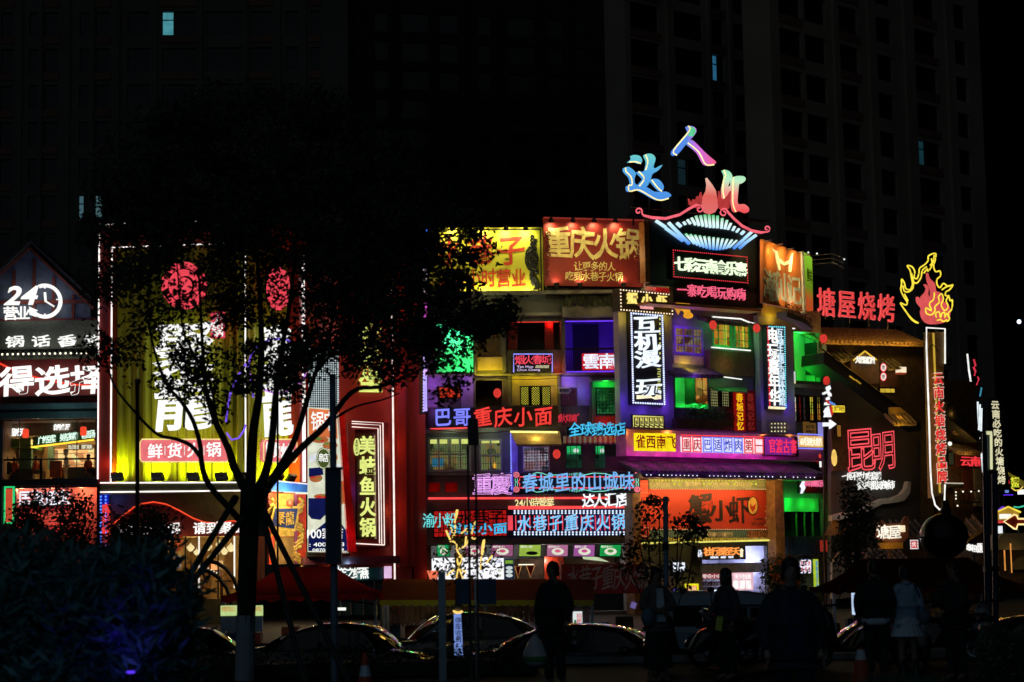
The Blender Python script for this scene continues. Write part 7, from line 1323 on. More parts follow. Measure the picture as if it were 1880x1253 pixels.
t = T('sandwich_board', 'white standing board with red characters under the rust awning', 'sign'); t.part('board', E(225, 235, 235, .95)).pb(SB, 1052, 1123, 1069, 1148, .3, .4); t.part('lettering', E(205, 50, 60)).text(SB, '招租', 1059, 1127, 1068, 1146, o=.4, th=.01, vert=True, wt=.03); t.part('leaf_mark', E(60, 120, 70)).poly(SB, arc(1056, 1142, 2.5, 4, 0, 330, 10), .4, .41); g = t.part('leg', darkmetal); g.pb(SB, 1053, 1148, 1055, 1165, .3, .4); g.pb(SB, 1066, 1148, 1068, 1165, .3, .4); t.done()
LB = Face(440, 44, 0)
for lb, u0, u1 in (('pale green lit stall board left of the white painted trunk', 405, 434), ('pale green lit stall board right of the white painted trunk', 466, 482)):
 t = T('stall_sign', lb.replace('left of', 'before').replace('right of', 'past'), 'sign', group='lit stall boards under the red tent'); t.part('panel', E(190, 215, 140, .95)).pb(LB, u0, 1112, u1, 1131, 0, .1); t.part('lettering', E(200, 130, 60)).text(LB, '烤鸡公' if u1 - u0 > 20 else '鸡', u0 + 2, 1114, u1 - 2, 1124, o=.1, th=.01); t.part('frame', steel).pb(LB, u0, 1131.3, u1, 1160, .02, .08); t.done()
for u, lb in ((700, 'first'), (725, 'second'), (770, 'third')): pass
lamp('stall_lamp', at(627, 1116, 47), (235, 245, 255), 5); lamp('stall_lamp', at(500, 1116, 47), (255, 225, 190), 4); lamp('stall_lamp', at(780, 1110, 48.5), (255, 235, 170), 2.6); lamp('stall_lamp', at(960, 1110, 48.5), (255, 235, 170), 2.6);
t = T('tube_lamp', 'short white tube lamp glowing inside the red tent', 'lamp'); t.part('tube', E(235, 240, 225, 1.3)).tube([at(619, 1118.5, 47), at(635, 1118.5, 47)], .035, 6); t.part('bracket', darkmetal).tube([at(627, 1118, 47), at(627, 1106, 47)], .015, 4); t.done()
t = T('hanging_bulb', 'white bulb hanging inside the almost black tent', 'lamp'); t.part('bulb', E(225, 245, 255, 1.6), smooth=True).ball(at(1801, 1111, 42), .075); t.part('cord', darkmetal).tube([at(1801, 1107, 42), at(1803, 1090, 42)], .012, 4); t.done(); lamp('tent_bulb', at(1801, 1113, 41.6), (200, 230, 255), 6)
t = T('standing_sign', 'white lit upright board at the edge of the almost black tent', 'sign'); t.part('panel', E(195, 215, 245, .95)).pb(Face(1570, 42, 0), 1565, 1089, 1577, 1129, 0, .1); t.part('lettering', E(70, 110, 190)).text(Face(1570, 42, 0), '冷饮', 1567, 1092, 1575, 1124, o=.1, th=.01, vert=True); t.part('stand', darkmetal).pb(Face(1570, 42, 0), 1569, 1129.5, 1573, 1215, .02, .08); t.done()
# poles
polem = P('blue_grey_pole', .20, .27, .34, .5, .2); PF = Face(614, 29, 0)
t = T('signal_pole', 'slate blue pole carrying a tall narrow box beside the red tent', 'pole'); m = t.part('pole', polem); m.lathe(at(614, 1195, 29) * 1, [(.055, -.5), (.055, 0), (.052, 1.5), (.048, 4.0)], 12); t.part('box', P('navy_casing', .03, .045, .07, .5)).pb(PF, 597, 862, 626, 1036, .06, .2); m = t.part('visor', darkmetal); m.pb(PF, 597, 858, 628, 861.5, .04, .3); t.done()
t = T('lamp_post', 'black lamp post of two slim uprights with a solid head before the main building', 'lamp post'); LF = Face(868, 26, 0); m = t.part('upright', darkmetal); [m.pb(LF, u0, 818, u1, 1262, -.04, .04) for u0, u1 in ((859.5, 864), (874, 878))]; t.part('head', blackpanel).pb(LF, 858.5, 769, 878, 817.6, -.06, .06); c_ = t.part('crosspiece', darkmetal); [c_.pb(LF, 864.3, v, 873.7, v + 4, -.03, .03) for v in (1056, 1112, 1180)]; t.part('base', blackpanel).pb(LF, 855, 1262.3, 882, 1280, -.1, .1); t.done()
t = T('metal_post', 'plain pale grey square post in front of the rust awning', 'post'); GFp = Face(812, 27, 0); t.part('post', P('pale_blue_post', .36, .42, .46, .5)).pb(GFp, 805.5, 1050, 818.5, 1268, -.05, .05); t.part('cap', P('pale_blue_post', .36, .42, .46)).pb(GFp, 805, 1047, 819, 1049.7, -.055, .055); t.done()
t = T('information_board', 'dim blue board behind the black lamp post', 'sign'); IF_ = Face(875, 30, 0); m = t.part('panel', P('dusty_blue_panel', .05, .12, .22, .6)); m.pb(IF_, 838, 1063, 862, 1110, -.03, .03); m.pb(IF_, 876, 1063, 911, 1110, -.03, .03); t.part('leg', steel).pb(IF_, 872, 1063, 875, 1245, -.02, .02); t.done()
t = T('metal_pole', 'thin blue grey pole rising before the crab restaurant', 'pole'); m = t.part('pole', polem); q = at(1223, 1240, 30); m.tube([(q.x, q.y, 0), at(1222, 912, 30)], .038, 8); t.part('collar', darkmetal).lathe(at(1222, 1010, 30), [(.05, 0), (.05, .12)], 10); t.done()
t = T('metal_pole', 'thin dark pole standing before the yellow lit wall', 'pole'); m = t.part('pole', darkmetal); q = at(253, 1240, 34); m.tube([(q.x, q.y, 0), at(252, 700, 34)], .035, 8); t.part('cap', steel).ball(at(252, 700, 34), .05, nu=8, nv=5); t.done()
t = T('lamp_post', 'tall dark lamp post of two uprights with a lit arm at the street end', 'lamp post'); RF_ = Face(1822, 36, 0); m = t.part('upright', P('deep_blue_metal', .03, .045, .08, .4, .5)); m.ptube(RF_, [(1809, 795), (1816, 1250)], .06, 0, 8); m.ptube(RF_, [(1826, 870), (1829, 1250)], .055, 0, 8); l_ = t.part('lamp_arm', E(225, 225, 175, .9)); l_.ptube(RF_, [(1811, 795.5), (1821, 795.5)], .035, .05); l_.ptube(RF_, [(1819.5, 798), (1820, 862)], .025, .05)
t.part('bracket', darkmetal).ptube(RF_, [(1810, 865), (1832, 868)], .04, 0); t.part('cabinet', darkmetal).pb(RF_, 1809, 1040, 1835, 1050, -.1, .1); t.done()
# tree wrapped in light tubes
t = T('lit_tree', 'small tree wrapped in glowing golden light tubes beside the black lamp post', 'tree'); LT = Face(840, 43, 0); tr = t.part('trunk', brownwood); tr.ptube(LT, [(841, 1215), (841, 1100), (842, 1060), (840, 1015)], .07, -.1, 7)
G = t.part('light_tube', E(255, 215, 110, 1.15))
for ln in ([(838, 1062), (842, 1040), (848, 1026), (840, 1012), (838, 1000)], [(850, 1062), (842, 1040), (840, 1026), (850, 1020)], [(838, 1009), (837, 998), (828, 992), (822, 982), (819, 974)], [(828, 996), (824, 985), (820, 975)], [(832, 988), (829, 972), (823, 962)], [(834, 984), (836, 970), (835, 958), (839, 945), (840, 936)], [(839, 936), (836, 950)], [(838, 1009), (854, 1003), (860, 990), (861, 979), (857, 976)], [(854, 1003), (856, 985)], [(866, 981), (869, 966), (874, 957)], [(885, 1020), (888, 1005), (889, 991), (886, 1000), (884, 1018)], [(866, 987), (870, 990), (875, 988)], [(882, 1046), (884, 1022)], [(893, 1034), (904, 1020)], [(846, 980), (852, 976), (857, 970)], [(834, 1046), (826, 1052), (820, 1058)], [(848, 1046), (856, 1052)]): G.ptube(LT, ln, .02, .02, 5, sm=3)
lv = t.part('foliage', leafm); rr_ = random.Random(12)
for u, v, r_ in ((818, 1040, .5), (835, 1030, .45), (858, 1042, .5), (884, 1040, .45), (846, 975, .4), (828, 985, .35), (870, 1000, .4), (895, 1025, .35), (825, 1052, .4)): lv.leaves(LT.px(u, v, rr_.uniform(-.4, .4)), r_, 75, .10, .9, rr_)
t.done(); lamp('tree_glow', LT.px(845, 1000, .7), (255, 200, 90), 5)
t = T('led_standee', 'narrow bluish lit standing column with vertical characters below the lit tree', 'sign'); SFd = Face(840, 37, 0); t.part('panel', E(125, 155, 230, .85)).poly(SFd, [(833, 1128), (846, 1126), (850, 1204), (834, 1206)], -.1, .05); t.part('lettering', E(50, 55, 90, .8)).text(SFd, '停车收费', 836, 1134, 847, 1180, o=.05, th=.02, vert=True, wt=.03); t.part('rim_light', E(255, 205, 110, 1.2)).ptube(SFd, arc(841, 1121, 8, 4.5, 180, 350, 12), .025, .1); t.part('cap', P('cream_cap', .5, .45, .3), smooth=True).ball(SFd.px(840, 1122, -.05), .09); t.part('foot', darkmetal).pb(SFd, 832, 1206.5, 851, 1212, -.15, .1); t.done()
# traffic cones
def cone(lb, u, vt, Y):
 t = T('traffic_cone', lb, 'traffic cone', group='orange traffic cones'); p_ = at(u, vt, Y); x, y, h = p_.x, p_.y, p_.z
 t.part('body', P('cone_red', .55, .07, .02, .6)).lathe((x, y, 0), [(.15, .03), (.15 - .2 * .37, .40)], 18); t.part('body', P('cone_red', .55, .07, .02, .6)).lathe((x, y, 0), [(.15 - .2 * .5, .53), (.03, h), (.028, h + .005)], 18)
 t.part('reflective_band', P('reflective_white', .75, .8, .85, .35)).lathe((x, y, 0), [(.15 - .2 * .371, .401), (.15 - .2 * .499, .529)], 18); t.part('base', P('black_rubber', .02, .02, .02, .8)).box(x - .2, x + .2, y - .2, y + .2, 0, .03); t.done()
cone('traffic cone standing before the dark sedan by the hedge', 670, 1200, 24.5); cone('traffic cone standing behind the couple by the motorbikes', 1580, 1190, 26.5)
# ================================================================= vehicles
def loft(m, rings, close=True):
 n = len(rings[0]); vs = [v for r in rings for v in r]; fs = []
 for i in range(len(rings) - 1):
  for k in range(n): fs.append((i * n + k, i * n + (k + 1) % n, (i + 1) * n + (k + 1) % n, (i + 1) * n + k))
 fs += [tuple(range(n))[::-1], tuple((len(rings) - 1) * n + k for k in range(n))]; m.add(vs, fs)
def bent(m, w, x0, x1, w0, w1, z0, z1, bow):
 """a pane curved both ways"""
 m.smooth = True; V = []; nx, nz = 8, 4
 for j in range(nz + 1):
  s = j / nz; ww = w0 + (w1 - w0) * s
  for i in range(nx + 1): q = i / nx * 2 - 1; V.append(w(x0 + (x1 - x0) * s + bow * (1 - q * q) * (1 - .5 * s) - bow * .3, q * ww, z0 + (z1 - z0) * s + .05 * math.sin(s * math.pi)))
 m.add(V, [(j * (nx + 1) + i, j * (nx + 1) + i + 1, (j + 1) * (nx + 1) + i + 1, (j + 1) * (nx + 1) + i) for j in range(nz) for i in range(nx)])
def car(lb, u, Y, yaw, paint, L=4.5, Hh=1.45, Wd=1.78, zg=GZ, suv=False, grp='cars parked along the kerb'):
 """saloon car, front towards local +x"""
 t = T('parked_car', lb, 'car', group=grp); c = at(u, 1040, Y); c.z = zg; cs, sn = math.cos(R(yaw)), math.sin(R(yaw))
 def w(x, y, z): return Vector((c.x + x * cs - y * sn, c.y + x * sn + y * cs, c.z + z))
 h = L / 2; W2 = Wd / 2
 st = [(-h, .38, .80, .70), (-h + .06, .28, .92, .84), (-h + .5, .22, .98 if not suv else 1.02, .97), (-.9, .20, .94, 1.0), (.5, .20, .92, 1.0), (h - 1.15, .20, .90, .98), (h - .5, .22, .80, .93), (h - .1, .28, .66, .80), (h, .36, .58, .66)]
 rings = []
 for x, zb, zt, k in st:
  wv = W2 * k; rings.append([w(x, -wv * .9, zb), w(x, -wv, zb + .16), w(x, -wv * 1.01, (zb + zt) / 2 + .05), w(x, -wv * .96, zt - .06), w(x, -wv * .86, zt), w(x, 0, zt + .03), w(x, wv * .86, zt), w(x, wv * .96, zt - .06), w(x, wv * 1.01, (zb + zt) / 2 + .05), w(x, wv, zb + .16), w(x, wv * .9, zb)])
 b = t.part('body', paint, smooth=True); loft(b, rings)
 rx = [-h + (.55 if not suv else .12), -h + (1.25 if not suv else .5), -.35, .15, .55, h - 1.05]; rz = [.93, Hh - .10, Hh, Hh - .01, Hh - .07, .89]; g = []
 for x, z in zip(rx, rz):
  zb = .88; top = W2 * (.84 - .18 * min(1, max(0, z - .88) / .4)); base = W2 * .88
  g.append([w(x, -base, zb), w(x, -(base * .35 + top * .65), zb + (z - zb) * .65), w(x, -top, max(z - .05, zb + .01)), w(x, -top * .8, z), w(x, 0, z + .03), w(x, top * .8, z), w(x, top, max(z - .05, zb + .01)), w(x, base * .35 + top * .65, zb + (z - zb) * .65), w(x, base, zb)])
 gh = t.part('roof', paint, smooth=True); loft(gh, g)
 for sgn_ in (-1, 1):   # side glass
  gl = t.part('side_window', glassdark)
  def q(x, s): # point on the flank at height fraction s of the local roof
   i = max(j for j in range(len(rx) - 1) if rx[j] <= x + 1e-6); f = (x - rx[i]) / (rx[i + 1] - rx[i]); z = rz[i] + (rz[i + 1] - rz[i]) * f; base = W2 * .88; top = W2 * (.84 - .18 * min(1, max(0, z - .88) / .4)); zz_ = .88 + (z - .88) * s
   yy = base + (top - base) * s; return w(x, sgn_ * (yy + .022), zz_)
  for xa, xb in ((rx[1] - .38, -.33), (-.25, .72)):
   n_ = 5; lo = [q(xa + (xb - xa) * i / n_, .14) for i in range(n_ + 1)]; hi = [q(xa + (.2 if xa < -.4 else 0) + (xb - (.22 if xb > 0 else 0) - xa - (.2 if xa < -.4 else 0)) * i / n_, .84) for i in range(n_ + 1)]
   for i in range(n_): gl.quad(lo[i], lo[i + 1], hi[i + 1], hi[i])
 ws = t.part('windscreen', glassdark); x0, x1 = h - 1.0, .62; bent(ws, w, x0, x1, W2 * .74, W2 * .58, .93, Hh - .06, .14)
 rw2 = t.part('rear_window', glassdark); x0, x1 = rx[0] - .02, rx[1] - .06; bent(rw2, w, x0, x1, W2 * .72, W2 * .56, .98, Hh - .11, -.12)
 rub = P('black_rubber', .02, .02, .02, .8)
 for x in (-h + .85, h - .88):
  for s_ in (-1, 1):
   y = s_ * W2 * .97; wl = t.part('wheel', rub); rr = .31
   wl.add([w(x + rr * math.cos(k * .3927), y + d_ * s_, .31 + rr * math.sin(k * .3927)) for d_ in (-.2, .02) for k in range(16)], [(k, (k + 1) % 16, 16 + (k + 1) % 16, 16 + k) for k in range(16)] + [tuple(range(16))[::-1], tuple(range(16, 32))])
   t.part('rim', steel, parent=wl).add([w(x + .2 * math.cos(k * .3927), y + .03 * s_, .31 + .2 * math.sin(k * .3927)) for k in range(16)], [tuple(range(16))])
 for s_ in (-1, 1):
  hl = t.part('headlight', P('headlamp_glass', .5, .52, .55, .1)); hl.hexa([w(h - .42, s_ * W2 * .82, .62), w(h - .02, s_ * W2 * .5, .56), w(h - .02, s_ * W2 * .5, .66), w(h - .42, s_ * W2 * .84, .74)], [w(h - .4, s_ * W2 * .90, .62), w(h + .01, s_ * W2 * .55, .56), w(h + .01, s_ * W2 * .55, .66), w(h - .4, s_ * W2 * .92, .74)])
  tl = t.part('tail_light', P('tail_lamp_red', .5, .02, .015, .15)); tl.hexa([w(-h + .02, s_ * W2 * .5, .72), w(-h + .3, s_ * W2 * .86, .74), w(-h + .3, s_ * W2 * .86, .86), w(-h + .02, s_ * W2 * .5, .84)], [w(-h - .02, s_ * W2 * .55, .72), w(-h + .28, s_ * W2 * .94, .74), w(-h + .28, s_ * W2 * .94, .86), w(-h - .02, s_ * W2 * .55, .84)])
  mi = t.part('wing_mirror', paint, smooth=True); mi.ball(w(.62, s_ * (W2 + .09), .98), .11, .08, 8, 6)
  for xh in (-.2, .75): t.part('door_handle', steel).hexa([w(xh - .5, s_ * W2 * .985, .78), w(xh - .32, s_ * W2 * .985, .78), w(xh - .32, s_ * W2 * 1.02, .78), w(xh - .5, s_ * W2 * 1.02, .78)], [w(xh - .5, s_ * W2 * .985, .81), w(xh - .32, s_ * W2 * .985, .81), w(xh - .32, s_ * W2 * 1.02, .81), w(xh - .5, s_ * W2 * 1.02, .81)])
  t.part('window_trim', steel).tube([w(rx[1] - .5, s_ * (W2 * .88 + .03), .92), w(.8, s_ * (W2 * .88 + .03), .90)], .012, 4)
 t.part('number_plate', P('plate_blue', .03, .08, .35, .4)).hexa([w(h + .0, -.22, .42), w(h + .02, -.22, .42), w(h + .02, .22, .42), w(h, .22, .42)], [w(h - .0, -.22, .54), w(h + .02, -.22, .54), w(h + .02, .22, .54), w(h, .22, .54)]); t.done()
blk = P('black_car_paint', .008, .008, .010, .12, coat=1, var=.1); slv = P('graphite_car_paint', .10, .11, .125, .2, .5, coat=1, var=.1); nvy = P('midnight_car_paint', .01, .014, .026, .13, coat=1, var=.1)
car('black saloon with violet glints on its windscreen behind the hedge', 632, 40, -12, blk, 4.1, 1.42)
car('graphite saloon parked nose to nose with the black one', 852, 45, 186, slv, 4.4, 1.48)
car('midnight blue saloon behind the man with the carrier bag', 1086, 36.5, -6, nvy, 4.6, 1.42)
car('black saloon half hidden behind the bush and the white painted trunk', 322, 40.5, -8, blk, 4.5, 1.42)
car('black saloon behind the couple at the motorbikes', 1640, 37.5, 176, blk, 4.4, 1.46)
car('dark saloon with red glints behind the lamp post at the street end', 1905, 36.8, 184, nvy, 4.6, 1.46)
# minibus
t = T('minibus', 'boxy slate blue minibus parked behind the long haired woman', 'minibus'); vp = P('slate_blue_van_paint', .22, .33, .4, .35, coat=.4, var=.15); VF = Face(1345, 38, 3)
b = t.part('body', vp); a0, a1, z0, z1 = VF.rect(1228, 1085, 1462, 1218); rings = []
for a, k in ((a0, .94), (a0 + .08, 1), (a1 - .9, 1), (a1 - .35, .8), (a1, .55)):
 zt = z0 + (z1 - z0) * (1 if k > .9 else (.93 if k > .7 else .55)); rings.append([VF.pt(a, z0 - .12, 0), VF.pt(a, z0 + .6, .05), VF.pt(a, zt - .25, -.03), VF.pt(a, zt - .06, -.15), VF.pt(a, zt, -.4), VF.pt(a, zt, -1.3), VF.pt(a, zt - .06, -1.6), VF.pt(a, z0 + .6, -1.75), VF.pt(a, z0 - .12, -1.7)])
loft(b, rings); gl = t.part('side_window', glassdark); gl.pb(VF, 1236, 1116, 1302, 1150, .02, .055); gl.pb(VF, 1310, 1116, 1372, 1150, .02, .055); gl.pb(VF, 1378, 1116, 1420, 1148, .02, .055); t.part('trim_strip', darkmetal).pb(VF, 1230, 1111, 1440, 1113.5, .01, .06)
for u in (1262, 1425):
 p_ = VF.px(u, 1218, .03); wl = t.part('wheel', P('black_rubber', .02, .02, .02)); wl.add([p_ + VF.d * (.3 * math.cos(k * .3927)) + Vector((0, 0, .3 * math.sin(k * .3927))) + VF.n * d_ - Vector((0, 0, .1)) for d_ in (-.2, .03) for k in range(16)], [(k, (k + 1) % 16, 16 + (k + 1) % 16, 16 + k) for k in range(16)] + [tuple(range(16))[::-1], tuple(range(16, 32))])
 t.part('rim', steel, parent=wl).add([p_ + VF.d * (.17 * math.cos(k * .3927)) + Vector((0, 0, .17 * math.sin(k * .3927) - .1)) + VF.n * .04 for k in range(16)], [tuple(range(16))])
t.part('door_handle', steel).pb(VF, 1304, 1162, 1312, 1165, .05, .09); t.done()
# motor scooters
def scooter(lb, u, Y, yaw, body, box=None, zg=0):
 t = T('motor_scooter', lb, 'scooter', group='scooters parked at the plaza edge'); c = at(u, 1040, Y); cs, sn = math.cos(R(yaw)), math.sin(R(yaw))
 def w(x, y, z): return Vector((c.x + x * cs - y * sn, c.y + x * sn + y * cs, zg + z))
 rub = P('black_rubber', .02, .02, .02, .8)
 for x in (-.6, .62):
  wl = t.part('wheel', rub, smooth=True); wl.tube([w(x + .2 * math.cos(k * .35), 0, .25 + .2 * math.sin(k * .35)) for k in range(18)], .05, 7, closed=True); rm = t.part('rim', steel, parent=wl); rm.tube([w(x + .14 * math.cos(k * .52), 0, .25 + .14 * math.sin(k * .52)) for k in range(12)], .016, 5, closed=True); [rm.tube([w(x, 0, .25), w(x + .14 * math.cos(k * 1.26), 0, .25 + .14 * math.sin(k * 1.26))], .012, 4) for k in range(5)]
 b = t.part('body', body, smooth=True); loft(b, [[w(x, y * wd, z0 + (z1 - z0) * zz_) for y, zz_ in ((-.7, 0), (-1, .5), (-.6, 1), (.6, 1), (1, .5), (.7, 0))] for x, z0, z1, wd in ((-.88, .55, .68, .06), (-.7, .42, .72, .13), (-.35, .34, .70, .15), (-.12, .28, .60, .13), (.05, .26, .34, .15), (.3, .26, .36, .15), (.42, .3, .85, .17), (.52, .5, .95, .13), (.58, .7, .98, .06))])
 t.part('mudguard', body, smooth=True).tube([w(.62 + .27 * math.cos(k * .35), 0, .25 + .27 * math.sin(k * .35)) for k in range(1, 9)], .06, 6)
 t.part('fork', steel).tube([w(.62, .05, .25), w(.48, .05, .9), w(.42, 0, 1.0)], .025, 6); s_ = t.part('seat', blackpanel, smooth=True); loft(s_, [[w(x, y * wd, z + dz) for y, dz in ((-1, 0), (-.9, .07), (0, .1), (.9, .07), (1, 0))] for x, z, wd in ((-.8, .72, .08), (-.6, .71, .14), (-.2, .68, .13), (-.1, .66, .06))])
 t.part('handlebar', darkmetal).tube([w(.32, -.34, 1.02), w(.42, -.15, 1.0), w(.44, 0, .99), w(.42, .15, 1.0), w(.32, .34, 1.02)], .02, 6)
 for s2 in (-1, 1): mr = t.part('mirror', darkmetal, smooth=True); mr.tube([w(.38, s2 * .2, 1.0), w(.36, s2 * .32, 1.22)], .01, 4); mr.ball(w(.35, s2 * .34, 1.27), .065, .045, 8, 6)
 t.part('headlight', P('headlamp_glass', .5, .52, .55, .1), smooth=True).ball(w(.56, 0, .9), .075, .06, 8, 6); t.part('tail_light', P('tail_lamp_red', .5, .02, .015)).ball(w(-.89, 0, .62), .045, .03, 8, 5)
 if box: t.part('top_box', box).hexa([w(-1.02, -.2, .78), w(-.62, -.2, .78), w(-.62, .2, .78), w(-1.02, .2, .78)], [w(-1.05, -.22, 1.1), w(-.6, -.22, 1.1), w(-.6, .22, 1.1), w(-1.05, .22, 1.1)])
 t.done()
bl_ = P('gloss_black_scooter', .012, .012, .014, .15, coat=.8); nb_ = P('navy_scooter', .012, .016, .05, .2, coat=.8); pv = P('pearl_scooter', .25, .27, .3, .25, coat=.6)
scooter('black scooter angled in front of the minibus between the two women', 1268, 32, 205, bl_); scooter('navy scooter with blue top box beside the long haired woman', 1352, 32.5, 160, nb_, P('navy_top_box', .02, .03, .14, .3, coat=.5)); scooter('black scooter behind the man in the dark coat', 1420, 33, 30, bl_)
scooter('black scooter parked behind the traffic cone and the couple', 1562, 32, 200, bl_); scooter('pearl grey scooter by the girl in the white skirt', 1668, 32.4, 60, pv); scooter('black scooter behind the person with outstretched hand', 1718, 33, 150, nb_); scooter('pearl grey scooter at the right hand shrub'.replace('right hand ', 'round '), 1802, 32.4, 80, pv)
# ================================================================= clutter under the stalls and the plaza's own street lamp
rr_ = random.Random(77); cl_ = P('dark_tablecloth', .03, .03, .05, .9); ply = P('folding_ply', .12, .08, .05, .8); crate_m = [P('blue_crate', .02, .06, .16, .6), P('red_crate', .2, .03, .02, .6), P('dim_carton', .16, .11, .06, .9)]
for i, (u, Y, lb) in enumerate(((450, 49, 'folding stall table under the dark red tent by the white trunk'), (560, 49, 'folding stall table under the middle of the dark red tent'), (655, 49, 'folding stall table under the dark red tent by the rust awning'), (745, 51, 'folding stall table at the start of the rust awning'), (830, 51, 'folding stall table under the rust awning by the grey post'), (935, 51, 'folding stall table under the rust awning by the lamp post'), (1030, 51, 'folding stall table at the end of the rust awning'), (1130, 53, 'folding stall table beneath the dim red cloth banner'), (1550, 48, 'folding stall table at the corner of the almost black tent'), (1700, 48, 'folding stall table deep inside the almost black tent'), (1850, 48, 'folding stall table beyond the lamp post'))):
 t = T('stall_table', lb, 'table', group='folding stall tables'); p_ = at(u, 1040, Y); x, y = p_.x, p_.y; t.part('table_top', ply).box(x - .62, x + .62, y - .3, y + .3, GZ + .70, GZ + .74); t.part('cloth', cl_).box(x - .63, x + .63, y - .32, y - .302, GZ + .12, GZ + .742)
 for sx in (-1, 1):
  for sy in (-1, 1): t.part('leg', steel).box(x + sx * .57 - .02, x + sx * .57 + .02, y + sy * .25 - .02, y + sy * .25 + .02, GZ + .0, GZ + .70)
 t.done()
 for k, dx in enumerate((-.35, .2)):
  c_ = T('crate', ('slatted crate standing on the ' if k else 'open box standing on the ') + lb.split(' under ')[0].split(' at ')[0].split(' beneath ')[0].split(' deep ')[0].split(' beyond ')[0].replace('folding stall ', '') + lb[len('folding stall table'):], 'crate', group='crates on the stall tables'); w_ = rr_.uniform(.16, .24); h_ = rr_.uniform(.18, .42); z = GZ + .743; X = x + dx
  b_ = c_.part('box', crate_m[(i + k) % 3]); b_.box(X - w_, X + w_, y - .2, y - .18, z, z + h_); b_.box(X - w_, X + w_, y + .18, y + .2, z, z + h_); b_.box(X - w_, X - w_ + .02, y - .18, y + .18, z, z + h_); b_.box(X + w_ - .02, X + w_, y - .18, y + .18, z, z + h_); b_.box(X - w_ + .02, X + w_ - .02, y - .18, y + .18, z, z + .02)
  c_.part('goods', P('mixed_packets', .3, .42, .4, .6)).leaves((X, y, z + h_ * .8), w_ * .8, 26, .12, .5, rr_); c_.done()
t = T('street_lamp', 'tall plaza street lamp standing behind the photographer', 'street lamp'); lx, ly = -4.5, -2.0; t.part('pole', darkmetal).lathe((lx, ly, 0), [(.11, 0), (.09, .6), (.06, 7.4)], 12); t.part('arm', darkmetal).tube([(lx, ly, 7.35), (lx, ly + .5, 7.6), (lx, ly + 1.3, 7.65)], .04, 8); t.part('head', darkmetal).box(lx - .14, lx + .14, ly + 1.0, ly + 1.75, 7.6, 7.72); t.part('diffuser', E(200, 230, 255, 3, False)).box(lx - .11, lx + .11, ly + 1.05, ly + 1.7, 7.575, 7.598); t.done()
lamp('street_lamp_light', (lx, ly + 1.4, 7.5), (115, 200, 255), 560, 'SPOT', .15, (lx + 3.5, ly + 26, 0), 110, .8)
# ================================================================= people
def skin_mesh(js, es, root, sub=2):
 names = list(js); me = bpy.data.meshes.new('s'); me.from_pydata([js[n][0] for n in names], [(names.index(a), names.index(b)) for a, b in es], [])
 o = bpy.data.objects.new('s', me); COL.objects.link(o); sk = o.modifiers.new('skin', 'SKIN'); sk.use_smooth_shade = True
 if sub: ss = o.modifiers.new('sub', 'SUBSURF'); ss.levels = sub; ss.render_levels = sub
 if not me.skin_vertices: bpy.context.view_layer.objects.active = o
 for i, n in enumerate(names):
  r = js[n][1]; r = r if isinstance(r, tuple) else (r, r); d = me.skin_vertices[0].data[i]; d.radius = r; d.use_root = (n == root)
 dg = bpy.context.evaluated_depsgraph_get(); dg.update(); ev = o.evaluated_get(dg); m2 = ev.to_mesh()
 vs = [v.co.copy() for v in m2.vertices]; fs = [tuple(p.vertices) for p in m2.polygons]; ev.to_mesh_clear(); bpy.data.objects.remove(o); bpy.data.meshes.remove(me); return vs, fs
skinm = P('skin_tone', .26, .15, .10, .6, var=.12); hairm = P('black_hair', .012, .010, .009, .5, var=.3, scale=12)
